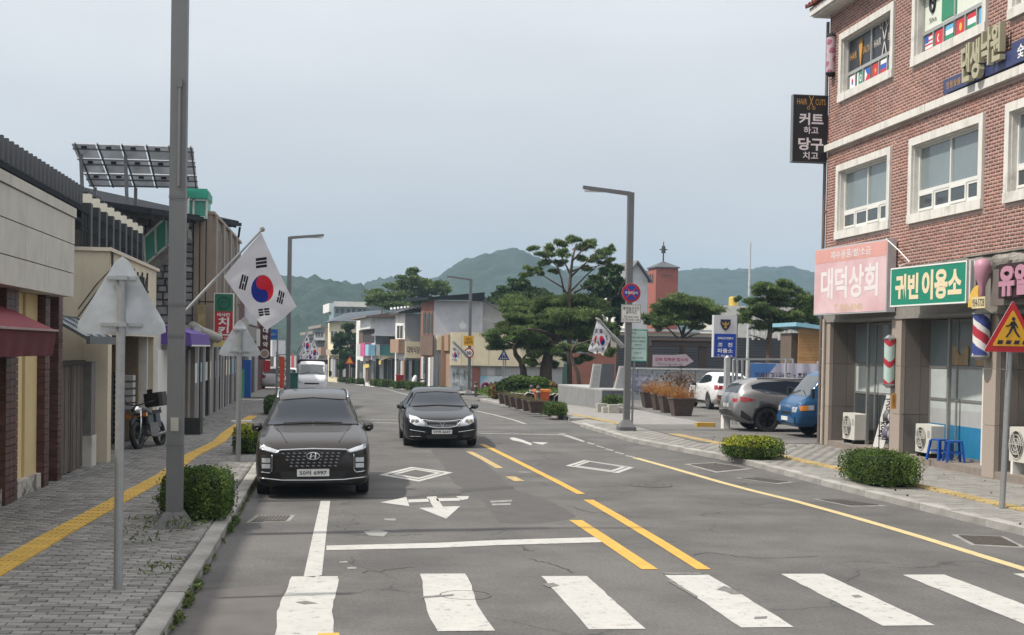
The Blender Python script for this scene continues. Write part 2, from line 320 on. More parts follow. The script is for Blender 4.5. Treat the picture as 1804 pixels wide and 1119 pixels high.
def pavers(parent, X0, X1, Y0, Y1, w, d, z, m, mi, lim=300, clip=None, jit=.004, skip=None, cl=None):
    """running-bond pavers; the nearest ones single objects, the rest one joined part"""
    cells = []; row = 0; y = Y0
    while y < Y1:
        x = X0-(w/2 if row % 2 else 0)
        while x < X1:
            a, b = max(x, X0), min(x+w, X1)
            if cl: a = max(a, cl(y))
            if b-a > .03 and not (skip and skip((a+b)/2, y+d/2)): cells.append((a, b, y, y+d))
            x += w
        y += d; row += 1
    def vis(c):
        p = Vector(((c[0]+c[1])/2, (c[2]+c[3])/2, z))-Vector((0, 0, CAMH)); zz = p.dot(cf)
        if zz < 1: return False
        px, py = CX+F*p.dot(cr)/zz, CY-F*p.dot(cu)/zz; return -20 < px < 1824 and py < 1140
    cells = [c for c in cells if vis(c)]
    cells.sort(key=lambda c: c[2]); g = .004; near, far = cells[:lim], cells[lim:]
    shapes = {}
    for a, b, y0, y1 in near:
        key = round(b-a, 3)
        if key not in shapes:
            mb = MB(); hw, hd = (b-a)/2-g, d/2-g
            mb.add([(-hw, -hd, -.03), (hw, -hd, -.03), (hw, hd, -.03), (-hw, hd, -.03), (-hw+.004, -hd+.004, 0), (hw-.004, -hd+.004, 0), (hw-.004, hd-.004, 0), (-hw+.004, hd-.004, 0)],
                   [(4, 5, 6, 7), (0, 1, 5, 4), (1, 2, 6, 5), (2, 3, 7, 6), (3, 0, 4, 7)])
            shapes[key] = B('paver', mb, m, parent); o = shapes[key]; first = True
        else: o = shapes[key].copy(); C.objects.link(o); o.parent = parent
        o.location = ((a+b)/2, (y0+y1)/2, z+random.uniform(-jit, jit)); o.rotation_euler = (random.uniform(-.008, .008), random.uniform(-.008, .008), 0)
    V = []; 
    for a, b, y0, y1 in far:
        h = gz(y0)+z+random.uniform(-jit, jit); t = random.uniform(-jit, jit)*.5
        V.append([(a+g, y0+g, h-.03), (b-g, y0+g, h-.03), (b-g, y1-g, h-.03), (a+g, y1-g, h-.03), (a+2*g, y0+2*g, h), (b-2*g, y0+2*g, h+t), (b-2*g, y1-2*g, h+t), (a+2*g, y1-2*g, h)])
    V = np.array(V).reshape(-1, 3); k = np.arange(len(far))[:, None, None]*8
    Q = (np.array([(4, 5, 6, 7), (0, 1, 5, 4), (1, 2, 6, 5), (2, 3, 7, 6), (3, 0, 4, 7)])[None]+k).reshape(-1, 4)
    rawmesh('paver_field', V, Q, mi, parent, kind='stuff')
KH = .12
ym = [4, 10, 20, 30, 40, 50, 55, 60, 66, 72, 78, 85, 95, 104, 115, 125, 145, 167, 200, 250, 300, 330]
sheet('left_pavement', [(-9 if y < 85 else rl(y)-3.4, y) for y in ym], [(rl(y)-.2, y) for y in ym], KH-.035, joint)
lpav = bpy.data.objects['left_pavement']
pavers(lpav, -4.9, -1.585, 11.0, 62, .235, .115, KH, paver_m, paver_i)
sheet('far_left_paving', [(-9 if y < 85 else rl(y)-3.4, y) for y in ym if y > 61], [(rl(y)-.2, y) for y in ym if y > 61], KH-.004, mat('far_paving', (.2, .19, .18), .9, var=.2, scale=2))
yr = [4, 10, 17.7, 23.3, 29.9, 36.2, 43.5]
sheet('right_pavement', [(rr(y)+.2, y) for y in yr], [(13.4 if y < 34 else 13.4, y) for y in yr], KH-.035, joint)
rpav = bpy.data.objects['right_pavement']
pavers(rpav, 8.2, 13.3, 15.2, 43.4, .30, .30, KH-.006, paver_l, paver_li, jit=.0015, cl=lambda y: rr(y)+.12)
# pavement island with the planters, across the car park entrance, and the far right pavement
yi = [47, 50, 55, 60, 65, 70]
sheet('planter_pavement', [(rr(y)+.15, y) for y in yi], [(12.2, y) for y in yi], KH+.01, mat('plain_paving', (.20, .195, .185), .9, var=.2, scale=3, bump=.3))
yf = [y for y in ym if y >= 85]
sheet('far_right_pavement', [(rr(y)+.15, y) for y in yf], [(rr(y)+(9 if y < 100 else 3.4), y) for y in yf], KH, mat('far_paving'  , (.2, .19, .18)))
# kerbs: one stone per object
def kerb(line, Y0, Y1, side, n_ind, parent, step=1.0):
    mbj = MB(); y = Y0; k = 0; proto = None
    while y < Y1:
        x0, x1 = line(y), line(min(y+step, Y1)); L_ = math.hypot(x1-x0, step)-.008; ang = math.atan2(x1-x0, step)
        c = ((x0+x1)/2+side*.1, y+step/2, (gz(y)+gz(y+step))/2)
        if k < n_ind:
            if proto is None:
                mb = MB(); hw = .098; e = .012
                p = [(-hw, -.1), (hw, -.1), (hw, KH-e), (hw-e, KH), (-hw+e, KH), (-hw, KH-e)]
                vs = [(x, -.496, z) for x, z in p]+[(x, .496, z) for x, z in p]; n = 6
                mb.add(vs, [tuple(range(n)), tuple(range(n, 2*n))[::-1]]+[((i+1) % n, i, n+i, n+(i+1) % n) for i in range(n)])
                o = proto = B('kerb_stone', mb, granite, parent)
            else: o = proto.copy(); C.objects.link(o); o.parent = parent
            o.location = (c[0]+random.uniform(-.006, .006), c[1], c[2]+random.uniform(-.006, .004)); o.rotation_euler = (random.uniform(-.004, .004), 0, -ang+random.uniform(-.006, .006)); o.scale = (1, (L_+.008)/step/1.0, 1)
        else:
            mbj.M = Matrix.Translation(c) @ Matrix.Rotation(-ang, 4, 'Z'); mbj.box(-.098, .098, -step/2+.004, step/2-.004, -.1, KH)
        y += step; k += 1
    if mbj.v: mbj.M = Matrix(); B('kerb_run', mbj, granite, parent, kind='stuff')
kerb(rl, 8.1, 300, -1, 70, lpav)
kerb(rr, 9.8, 43, 1, 60, rpav)
ki = bpy.data.objects['planter_pavement']; kerb(rr, 48, 68, 1, 30, ki); kf = bpy.data.objects['far_right_pavement']; kerb(rr, 85, 300, 1, 45, kf)
mb = MB(); mb.add([(8.1, 43, .006), (9.0, 43, KH+.01), (9.0, 47, KH+.01), (8.1, 47.2, .006), (12.3, 43.4, KH+.01), (12.3, 47, KH+.01)], [(0, 1, 2, 3), (1, 4, 5, 2)]); B('pavement_apron', mb, MATS['plain_paving'], kind='structure')
# tactile paving: single tiles along a line
def tactile(line, parent, z, step=.305, tm=None):
    tile = None; acc = []; pts = [Vector(p) for p in line]
    for a, b in zip(pts, pts[1:]):
        L_ = (b-a).length; k = int(L_/step)
        for i in range(k): acc.append((a.lerp(b, (i+.5)/k), b-a))
    for p, d in acc:
        if tile is None:
            mb = MB(); e = .148; mb.box(-e, e, -e, e, -.02, 0)
            for i in range(4):
                x = -e+.05+i*.065; mb.box(x, x+.028, -e+.015, e-.015, 0, .005)
            o = tile = B('tactile_tile', mb, tm or ytile, parent)
        else: o = tile.copy(); C.objects.link(o); o.parent = parent
        o.location = (p.x, p.y, z+gz(p.y)+.014); o.rotation_euler = (0, 0, -math.atan2(d.x, d.y))
gl = lambda *q: [G(x, y, KH).to_2d().to_3d() for x, y in q]
tactile(gl((-60, 1036), (100, 942), (200, 887), (290, 838), (335, 804), (385, 779), (400, 764), (432, 741), (446, 733)), lpav, KH)
tactile(gl((1186, 765), (1265, 781), (1400, 809), (1530, 837), (1650, 863), (1804, 898), (1900, 921)), rpav, KH, tm=mat('tactile_pale', (.34, .26, .12), .9, var=.2, scale=8, rnd=.15))
tactile(gl((1010, 731), (1098, 748)), ki, KH+.01, tm=MATS['tactile_pale'])

# ---------------- painted markings (each a part of the road) ----------------
def mark(name, pts, m, dz=.005, sub=1, z0=None):
    ps = [G(x, y) for x, y in pts]; mb = MB(); mb.add([(p.x, p.y, gz(p.y)+dz) for p in ps], [tuple(range(len(ps)))]); return B(name, mb, m, road)
def markm(name, pts, m, dz=.005):
    mb = MB(); mb.add([(x, y, gz(y)+dz) for x, y in pts], [tuple(range(len(pts)))]); return B(name, mb, m, road)
for k in range(-1, 8):
    x = -.47+1.36*k+(.02 if k % 2 else 0); y1 = 14.62+.05*math.sin(k*2.1)+(.1 if k == 1 else 0); y0 = 11.72+.02*k
    if k == -1: continue
    l_, r_ = [], []
    for i in range(13):
        t = i/12; y = y0+(y1-y0)*t; wv = (.03*math.sin(t*5) if k in (0, 1) else 0)
        l_.append((x-wv+random.uniform(-.008, .008), y)); r_.append((x+.5-wv+random.uniform(-.008, .008), y))
    if k == 0: l_[0] = (x-.02, 10.5); r_[0] = (x+.49, 10.5)
    markm('crosswalk_bar', l_+r_[::-1], paint)
mark('bay_line', [(565, 883), (582, 883), (576, 930), (567, 1014), (552, 1018), (535, 1016), (554, 930)], paint)
mark('stop_line', [(575, 962), (770, 957), (880, 952), (1055, 947), (1060, 956), (880, 961), (770, 966), (575, 970)], paint)
def ringmark(name, o, i, m):
    for k in range(4): mark(name, [o[k], o[(k+1) % 4], i[(k+1) % 4], i[k]], m)
def lerp2(a, b, t): return [(p[0]*(1-t)+q[0]*t, p[1]*(1-t)+q[1]*t) for p, q in zip(a, b)]
for o_, i_ in (([(667, 837), (725, 823), (798, 833), (738, 849)], [(700, 836), (731, 828), (768, 834), (738, 842)]),
               ([(996, 821), (1029, 811), (1117, 824), (1089, 834)], [(1019, 821), (1039, 814), (1095, 823), (1077, 829)])):
    ringmark('diamond_marking', o_, lerp2(o_, i_, .46), paint); ringmark('diamond_marking', lerp2(o_, i_, .62), i_, paint)
z8 = lambda q: [(560+x/2.952, 740+y/2.952) for x, y in q]
for nm, q in (('arrow_marking', [(325, 430), (460, 402), (476, 450)]), ('arrow_marking', [(468, 416), (578, 411), (586, 426), (473, 431)]), ('arrow_marking', [(614, 409), (735, 407), (742, 421), (622, 424)]),
              ('arrow_marking', [(565, 401), (615, 398), (650, 452), (740, 450), (668, 515), (525, 459), (602, 456)]), ('arrow_marking', [(718, 398), (785, 397), (780, 412), (748, 418)])):
    mark(nm, z8(q), paint)
mark('arrow_marking', [(897, 772), (905, 771), (920, 775), (938, 782), (935, 785), (918, 779), (903, 776)], paint)
mark('arrow_marking', [(936, 779), (966, 780), (956, 784), (946, 782)], paint)
z7 = lambda q: [(840+x/3.92, 640+y/3.92) for x, y in q]
for q in ([(765, 546), (815, 558), (812, 564), (760, 553)], [(828, 568), (883, 583), (880, 588), (822, 573)], [(892, 589), (944, 602), (940, 608), (886, 595)],
          [(958, 612), (1018, 626), (1015, 632), (952, 618)], [(1030, 636), (1098, 650), (1096, 656), (1026, 643)]):
    mark('edge_dash', z7(q), paintold)
mark('edge_line', z7([(560, 488), (600, 486), (750, 540), (735, 546), (600, 503)]), paintold)
def lineG(name, px, w, m, dz=.005):
    ps = [G(x, y) for x, y in px]; mb = MB(); l_, r_ = [], []
    for i, p in enumerate(ps):
        d = (ps[min(i+1, len(ps)-1)]-ps[max(i-1, 0)]).to_2d().normalized(); nx, ny = -d.y*w/2, d.x*w/2
        l_.append((p.x+nx, p.y+ny, gz(p.y)+dz)); r_.append((p.x-nx, p.y-ny, gz(p.y)+dz))
    k = len(ps); mb.add(l_+r_, [(i, k+i, k+i+1, i+1) for i in range(k-1)]); return B(name, mb, m, road)
lineG('edge_line', [(1119, 807), (1180, 824), (1270, 850), (1330, 866), (1400, 883), (1480, 905), (1560, 928), (1640, 952), (1720, 977), (1804, 1003), (1900, 1034)], .16, cream_line)
lineG('edge_line', [(838, 724), (870, 731), (905, 740), (925, 747)], .14, paintold)
lineG('edge_line', [(640, 675), (665, 681), (700, 691), (740, 702), (770, 712)], .14, paintold)
lineG('junction_line', [(845, 764), (920, 765), (1000, 766.5)], .2, paintold); lineG('junction_line', [(640, 744), (708, 746)], .25, paintold)
lineG('faded_line', [(652, 739), (700, 740)], .2, paintold); lineG('faded_line', [(915, 832), (935, 832.5)], .12, paintold)
lineG('centre_line', [(849, 783), (880, 798), (940, 828), (980, 848), (1024, 871)], .15, ypaint, .0065)
lineG('centre_line', [(1036, 881), (1090, 912), (1160, 954), (1240, 1004)], .17, ypaint, .0065)
lineG('centre_line', [(1014, 917), (1060, 947), (1145, 1004)], .19, ypaint, .0065)
lineG('centre_line', [(826, 796), (850, 808), (880, 825)], .16, ypaintold); lineG('centre_line', [(899, 840), (915, 848)], .2, ypaintold)
mark('yellow_scrap', [(560, 1117), (598, 1116), (598, 1125), (558, 1125)], ypaint, .0075)
for q in ([(930, 985), (965, 992), (1002, 1004), (1010, 1012)], [(905, 955), (925, 968), (940, 972)], [(1180, 980), (1260, 975), (1340, 985), (1460, 978)], [(640, 1010), (700, 1002), (735, 1000)],
          [(1000, 893), (1060, 905), (1100, 903)], [(600, 940), (680, 946), (760, 941)]):
    pts_ = []
    for a, b in zip(q, q[1:]):
        for i in range(6): t = i/6; pts_.append((a[0]*(1-t)+b[0]*t+rng.normal()*1.5, a[1]*(1-t)+b[1]*t+rng.normal()*1.1))
    lineG('crack', pts_, .014, mat('crack_dark', (.035, .034, .033), .9), .0042)
patch_m = mat('patch_and_shadow', (.068, .065, .066), .9, var=.15, scale=2, bump=.4, bscale=150); spice(patch_m)
mark('patch_and_shadow', [(757, 791), (815, 789), (842, 805), (880, 838), (905, 862), (975, 885), (1015, 910), (998, 916), (940, 922), (880, 921), (866, 903), (842, 872), (800, 852), (790, 836), (775, 812)], patch_m, .002)
mark('asphalt_seam', [(810, 862), (905, 856), (905, 861), (812, 868)], mat('tar', (.045, .045, .045), .8, var=.2), .0035)
mark('patch_and_shadow', [(300, 1045), (500, 1030), (490, 1119), (250, 1160)], mat('asphalt_patch_brown', (.088, .083, .080), .9, var=.2, scale=2), .002)
mark('tar_seam', [(455, 881), (700, 876), (812, 869), (812, 872), (700, 879), (455, 885)], MATS['tar'], .0035)
mark('patch_and_shadow', [(845, 772), (1030, 773), (1052, 779), (900, 782), (845, 781)], patch_m, .002)  # dark band painted on the road as a cast shadow, not a repair
for q in ([(640, 937), (668, 934), (684, 938), (676, 946), (650, 944)], [(676, 914), (698, 914), (696, 918), (678, 917)], [(598, 990), (612, 989), (612, 992), (598, 992)], [(612, 1000), (628, 999), (628, 1003), (612, 1003)], [(863, 883), (902, 881), (902, 884), (865, 886)], [(866, 888), (900, 887), (900, 890), (867, 891)]):
    mark('faded_paint', q, mat('paint_ghost', (.21, .21, .205), .9, var=.25, scale=9), .0045)
for q in ([(1262, 1040), (1276, 1033), (1290, 1039), (1306, 1048), (1288, 1048), (1278, 1043)], [(1166, 1009), (1238, 1010), (1234, 1013), (1172, 1013)], [(955, 1030), (975, 1028), (986, 1033), (966, 1036)], [(1180, 1022), (1230, 1052), (1226, 1054), (1176, 1025)], [(1330, 1088), (1352, 1087), (1350, 1091), (1328, 1092)], [(520, 1062), (540, 1060), (560, 1064), (536, 1066)], [(1500, 1050), (1512, 1049), (1520, 1053), (1506, 1054)], [(742, 1052), (800, 1048), (798, 1051), (744, 1055)]):
    mark('worn_patch', q, mat('worn_asphalt', (.13, .128, .125), .9, var=.3, scale=12), .0078)
# drains and manholes
iron = mat('cast_iron', (.11, .10, .09), .6, .5, var=.3, scale=20); conc = mat('concrete', (.23, .225, .21), .9, var=.15, scale=5, col2=(.15, .145, .135), c2scale=2)
def drain(px, label):
    ps = [G(x, y) for x, y in px]; c = sum(ps, Vector())/4; t = thing('drain_grate', label, 'drain', (c.x, c.y, c.z), 0, 'drain grates along the kerbs')
    mb = MB(); mb.add([(p.x, p.y, gz(p.y)+.004) for p in ps]+[(p.x, p.y, -.05) for p in ps], [(0, 1, 2, 3), (0, 1, 5, 4), (1, 2, 6, 5), (2, 3, 7, 6), (3, 0, 4, 7)]); B('frame', mb, conc, t)
    a, b, c_, d = [c.lerp(p, .80) for p in ps]; mb = MB()
    for i in range(9):
        t0, t1 = i/9, (i+.55)/9; q = [a.lerp(b, t0), a.lerp(b, t1), d.lerp(c_, t1), d.lerp(c_, t0)]
        mb.add([(p.x, p.y, .014) for p in q]+[(p.x, p.y, .0) for p in q], [(0, 1, 2, 3), (0, 1, 5, 4), (1, 2, 6, 5), (2, 3, 7, 6), (3, 0, 4, 7)])
    B('grate', mb, iron, t, kind='stuff'); mb = MB(); mb.add([(p.x, p.y, .008) for p in (a, b, c_, d)], [(0, 1, 2, 3)]); B('gully', mb, mat('gully', (.07, .065, .06), .9, var=.3), t)
drain([(432, 922), (510, 919), (520, 908), (450, 909)], 'iron drain grate beside the left kerb in front of the parked suv')
drain([(1205, 818), (1262, 833), (1330, 826), (1260, 815)], 'farthest drain grate along the right kerb, by the variegated hedge')
drain([(1295, 842), (1372, 853), (1400, 850), (1330, 841)], 'drain grate by the right kerb between the two clipped hedges')
drain([(1432, 879), (1500, 893), (1565, 892), (1480, 880)], 'drain grate by the right kerb in front of the green hedge')
drain([(1676, 942), (1712, 961), (1810, 966), (1768, 945)], 'nearest drain grate at the right kerb, beside the warning sign post')
for (px, py, r, lab) in ((1147, 855, .42, 'round iron manhole cover in the oncoming lane beyond the centre line'), (820, 1049, .26, 'small round cover between the crosswalk bars')):
    c = G(px, py); t = thing('manhole_cover', lab, 'manhole', (c.x, c.y, 0)); mb = MB(fr(c, (1, 0, 0), (0, 1, 0)))
    for r0, r1, z in (((r, r*.93, .006), (r*.88, r*.62, .006), (r*.55, r*.3, .006), (r*.22, 0.001, .006)) if r > .3 else ((r, r*.94, .006),)):
        for i in range(28):
            a0, a1 = 2*PI*i/28, 2*PI*(i+1)/28; mb.add([(r0*math.cos(a0), r0*math.sin(a0), z), (r0*math.cos(a1), r0*math.sin(a1), z), (r1*math.cos(a1), r1*math.sin(a1), z), (r1*math.cos(a0), r1*math.sin(a0), z)], [(0, 1, 2, 3)])
    B('lid_rings', mb, iron, t)
    if r > .3: mb = MB(fr(c, (1, 0, 0), (0, 1, 0))); mb.add([(r*math.cos(2*PI*i/28), r*math.sin(2*PI*i/28), .0028) for i in range(28)], [tuple(range(28))]); B('lid', mb, mat('iron_dark', (.04, .04, .04), .7, .3), t)
# ---------------- the brick building on the right ----------------
XW = 12.7
bb = thing('brick_building', 'three storey red brick building with white window surrounds and shops at street level', 'building', (XW, 27, 0))
RW = lambda x=XW: fr((x, 0, 0), (0, -1, 0))          # a = -Y, b = z, c = towards the street
brick_m = mat('red_brick', (.225, .110, .090), .9, var=.16, scale=12, island=.24, bump=.3, col2=(.28, .13, .10), c2scale=.6)
mortar = mat('mortar', (.44, .35, .315), .95, var=.12, scale=4, col2=(.33, .22, .19), c2scale=.7, c2pos=(.5, .65))
gran = mat('granite_cladding', (.155, .135, .12), .65, var=.18, scale=26, bump=.15, rnd=.08)
gran_l = mat('granite_column', (.30, .255, .22), .7, var=.12, scale=26, rnd=.06)
YA, YB = 34.5, 17.0; ZB, ZT = 4.5, 11.35
wins = [(y0, y1, z0, z1) for y0, y1 in ((30.3, 33.75), (25.73, 29.27), (21.2, 24.83), (17.2, 20.3)) for z0, z1 in ((5.43, 7.33), (8.93, 10.68))]
mb = MB(); mb.box(12.97, 26, YB, YA-.02, 3.4, 11.5); mb.box(13.6, 26, YB, YA-.02, 0, 3.4); B('core', mb, mat('core_wall', (.3, .28, .26)), bb)
mb = MB(); cutsz = [ZB, 5.43, 7.33, 8.93, 10.68, ZT]
for i in range(5):
    z0, z1 = cutsz[i], cutsz[i+1]
    if i in (1, 3):
        ys = [YA]+[v for w_ in sorted({(a, b) for a, b, c, d in wins}, reverse=True) for v in (w_[1], w_[0])]+[YB]
        for k in range(0, len(ys)-1, 2): mb.box(12.712, 12.969, ys[k+1]+.01, ys[k]-.01, z0, z1)
    else: mb.box(12.712, 12.969, YB, YA-.01, z0, z1)
B('mortar_wall', mb, mortar, bb)
V = []; row = 0; z = ZB+.004; ph = .0715
def bq(y0, y1, z0, z1):
    X = 12.712-rng.uniform(.001, .0035)
    V.append([(12.715, y0, z0), (12.715, y1, z0), (12.715, y1, z1), (12.715, y0, z1), (X, y0, z0), (X, y1, z0), (X, y1, z1), (X, y0, z1)])
while z+ph < ZT:
    y = YA-(.105 if row % 2 else 0)
    segs = [(YB, YA)]
    for a, b, c, d in wins:
        if z+ph > c-.02 and z < d+.02:
            segs = [s for s0, s1 in segs for s in ((s0, min(s1, a-.02)), (max(s0, b+.02), s1)) if s[1]-s[0] > .03]
    if not (z+ph > 7.76 and z < 7.97):
        for s0, s1 in segs:
            k0 = math.floor((s0-y)/.21)
            for k in range(k0, k0+int((s1-s0)/.21)+3):
                a, b = max(y+k*.21, s0), min(y+k*.21+.187, s1)
                if b-a > .03: bq(a, b, z, z+ph-.017)
    z += ph; row += 1
V = np.array(V); kk = np.arange(len(V))[:, None, None]*8
Q = (np.array([(4, 7, 6, 5), (0, 4, 5, 1), (1, 5, 6, 2), (2, 6, 7, 3), (3, 7, 4, 0)])[None]+kk).reshape(-1, 4)
rawmesh('brick_courses', V.reshape(-1, 3), Q, brick_m, bb, kind='stuff')
# far end wall quoin edge
mb = MB(); mb.box(12.70, 26, YA-.02, YA, 0, ZT); B('end_wall', mb, mat('end_wall_brick', (.2, .09, .07), .9, var=.2), bb)
stone_w = mat('white_stone', (.60, .585, .55), .8, var=.10, scale=4, col2=(.38, .36, .33), c2scale=1.5, c2pos=(.56, .72)); streaks(stone_w, .7, 7)
y = YA; cprt = None
while y > YB:
    y1 = max(y-2.05, YB); mb = MB(); mb.box(12.60, 12.712, y1+.008, y-.008, 7.78, 7.95); B('string_course', mb, stone_w, bb); y = y1
flagcols = {'kr': 'w', 'pk': 'g', 'ph': 'b', 'vn': 'r', 'ru': 'x'}
fm = {'w': mat('print_white', (.7, .7, .7), .5, var=0), 'r': mat('print_red', (.5, .03, .04), .5, var=0), 'b': mat('print_blue', (.03, .10, .42), .5, var=0),
      'g': mat('print_green', (.03, .22, .12), .5, var=0), 'y': mat('print_yellow', (.65, .42, .05), .5, var=0), 'k': mat('print_black', (.02, .02, .03), .5, var=0),
      's': mat('print_skyblue', (.12, .38, .60), .5, var=0)}
FM = list(fm.values()); FK = {k: i for i, k in enumerate(fm)}
def flagfn(kind):
    def f(u, v):
        if kind == 'kr': d = math.hypot((u-.5)*1.5, v-.5); return FK['w'] if d > .26 else (FK['r'] if v > .5 else FK['b'])
        if kind == 'pk': return FK['w'] if u < .25 or abs(math.hypot((u-.62)*1.5, v-.5)-.22) < .06 else FK['g']
        if kind == 'ph': return FK['w'] if u < .45*(1-abs(v-.5)*2) else (FK['b'] if v > .5 else FK['r'])
        if kind == 'vn': return FK['y'] if math.hypot((u-.5)*1.5, v-.5) < .17 else FK['r']
        if kind == 'kg': return FK['y'] if math.hypot((u-.5)*1.5, v-.5) < .24 else FK['r']
        if kind == 'ru': return FK['w'] if v > .67 else FK['b'] if v > .33 else FK['r']
        if kind == 'us': return FK['b'] if u < .45 and v > .5 else (FK['r'] if int(v*7) % 2 == 0 else FK['w'])
        if kind == 'tr': d = math.hypot((u-.42)*1.5, v-.5); e = math.hypot((u-.5)*1.5, v-.5); return FK['w'] if d < .25 and e > .19 else FK['r']
        if kind == 'uz': return FK['s'] if v > .67 else FK['w'] if v > .35 else FK['g']
        if kind == 'hu': return FK['r'] if v > .67 else FK['w'] if v > .33 else FK['g']
        if kind == 'kz': return FK['y'] if math.hypot((u-.5)*1.5, v-.5) < .2 else FK['s']
        return FK['w']
    return f
upvc = mat('upvc_white', (.62, .62, .60), .45, var=.03); darkfilm = mat('dark_window_film', (.022, .024, .032), .35, var=.1, spec=.5)
gold = mat('gold_print', (.50, .27, .06), .45, var=.05); silverp = mat('silver_print', (.55, .50, .44), .5, var=0)
def scissors(M, h, m, parent):
    mb = MB(M)
    for s in (-1, 1):
        mb.beam((s*.16*h, h*.48, .003), (-s*.07*h, -h*.12, .003), .05*h, .003, up=(0, 0, 1)); mb.beam((-s*.07*h, -h*.12, .003), (-s*.16*h, -h*.3, .003), .04*h, .003)
        mb.tube([(-s*.2*h+.085*h*math.cos(t), -h*.38+.1*h*math.sin(t), .004) for t in np.linspace(0, 2*PI, 12)], .016*h, 5)
    return B('scissors_emblem', mb, m, parent)
def window(y0, y1, z0, z1, kind):
    F0 = RW(12.7); a0, a1 = -y1, -y0; s = .17; mb = MB(F0)
    mb.box(a0, a1, z1-s, z1, -.02, .045); mb.box(a0, a1, z0, z0+s+.03, -.02, .06)
    mb.box(a0, a0+s, z0+s+.03, z1-s, -.02, .045); mb.box(a1-s, a1, z0+s+.03, z1-s, -.02, .045)
    i0, i1, j0, j1 = a0+s, a1-s, z0+s+.03, z1-s
    mb.box(i0, i0+.02, j0, j1, -.30, -.02); mb.box(i1-.02, i1, j0, j1, -.30, -.02); mb.box(i0+.02, i1-.02, j1-.02, j1, -.30, -.02); mb.box(i0+.02, i1-.02, j0, j0+.02, -.30, -.02)
    wo = B('window', mb, stone_w, bb)
    i0 += .02; i1 -= .02; j0 += .02; j1 -= .02; m_ = j0+.46; mid = (i0+i1)/2; c = -.16
    mb = MB(F0)       # outer frame of the sashes
    for a, b, z_0, z_1 in ((i0, i1, j1-.05, j1), (i0, i0+.05, j0, j1-.05), (i1-.05, i1, j0, j1-.05), (i0+.05, i1-.05, j0, j0+.05), (i0+.05, i1-.05, m_-.03, m_+.05), (mid-.03, mid+.03, j0+.05, m_-.03), (mid-.025, mid+.025, m_+.05, j1-.05)):
        mb.box(a, b, z_0, z_1, c-.05, c+.03)
    B('sash_frame', mb, upvc if kind == 'plain' else mat('alu_frame', (.40, .41, .40), .4, .4, var=.05), wo)
    for a, b in ((i0+.05, mid-.025), (mid+.025, i1-.05)):
        mb = MB(F0); mb.box(a, b, m_+.05, j1-.05, c-.03, c-.01)
        pm = glass_l if kind == 'plain' else darkfilm if kind == 'salon' else mat('poster_white', (.62, .66, .58), .5, var=.05)
        B('pane', mb, pm, wo)
    if kind == 'plain':
        for k, (a, b) in enumerate(((i0+.05, mid-.03), (mid+.03, i1-.05))):
            w_ = (b-a)/2
            for q in range(2):
                mb = MB(F0); x0, x1 = a+q*w_, a+(q+1)*w_; cc = c+.02-(.03 if q else 0)
                for aa, bb_, zz, z2 in ((x0, x1, j0+.05, j0+.10), (x0, x1, m_-.08, m_-.03), (x0, x0+.05, j0+.10, m_-.08), (x1-.05, x1, j0+.10, m_-.08)): mb.box(aa, bb_, zz, z2, cc, cc+.03)
                B('small_sash', mb, upvc, wo); mb = MB(F0); mb.box(x0+.05, x1-.05, j0+.10, m_-.08, cc+.004, cc+.012); B('small_pane', mb, glass, wo)
    else:
        fl = ['kr', 'pk', 'ph', 'vn', 'ru', 'uz'] if kind == 'salon' else ['us', 'tr', 'uz', 'kg', 'hu', 'kz']
        wf = (i1-i0-.1)/6
        for k, f in enumerate(fl):
            a = i0+.05+k*wf; mb = MB(F0); mb.box(a+.0, a+wf, j0+.05, m_-.03, c-.02, c-.012); B('lower_pane', mb, glass_l, wo)
            mb = MB(F0); mb.grid(lambda u, v: (a+.07+u*(wf-.14), j0+.07+v*(m_-j0-.13), c+.004), 24, 16, mi=flagfn(f)); B('flag_print', mb, FM, wo)
            mb = MB(F0); mb.box(a-.018, a+.018, j0+.05, m_-.03, c-.01, c+.03); B('mullion', mb, MATS['alu_frame'], wo)
    if kind == 'salon':
        wq = (mid-i0); ym_ = (m_+j1)/2
        for s_, ctr, mm in ((0, i0+wq/2, gold), (1, mid+wq/2, silverp)):
            cc = lambda x, y: F0 @ Matrix.Translation((x, y, c+.004))
            text('HAIR', cc(ctr-.42, ym_-.02), .42, .17, gold if not s_ else silverp, wo); text('SALON' if not s_ else 'SHOP', cc(ctr+.42, ym_-.02), .42, .17, gold if not s_ else silverp, wo)
        mb = MB(F0 @ Matrix.Translation((i0+wq/2, ym_, c+.006)))   # gold curl emblem
        for q in range(5): mb.tube([(.10*math.sin(t*2.2+q*.35)-.02*q+.04, -.42+.75*t, 0) for t in np.linspace(0, 1, 9)], [.002, .012, .018, .022, .022, .02, .016, .01, .003], 5)
        B('hair_emblem', mb, gold, wo); scissors(F0 @ Matrix.Translation((mid+wq/2, ym_, c+.004)) @ Matrix.Rotation(PI, 4, 'Z'), .95, silverp, wo)
    if kind == 'logo':
        w2 = (i1-i0)/4; top = j1-.1
        mb = MB(F0); mb.box(i0+.12+w2, i0+.1+2*w2-.05, m_+.1, j1-.05, c-.008, c+.002); B('green_poster', mb, fm['g'], wo)
        mb = MB(F0); mb.tube([(i0+.06+w2/2+.12*math.cos(t), m_+.62+.2*math.sin(t), c+.004) for t in np.linspace(0, 2*PI, 18)], .035, 6); B('ring_emblem', mb, fm['k'], wo)
        mb = MB(F0); mb.lathe([(.001, -.05), (.035, 0), (.001, .05)], 8, (i0+.06+w2/2, m_+.62, c+.002)); B('ring_core', mb, fm['k'], wo)
        text('Silva', F0 @ Matrix.Translation((i0+.08+w2/2, m_+.25, c+.004)), .36, .11, fm['k'], wo)
        text('Mom', F0 @ Matrix.Translation((i0+.12+1.5*w2, m_+.75, c+.006)), .4, .3, fm['w'], wo)
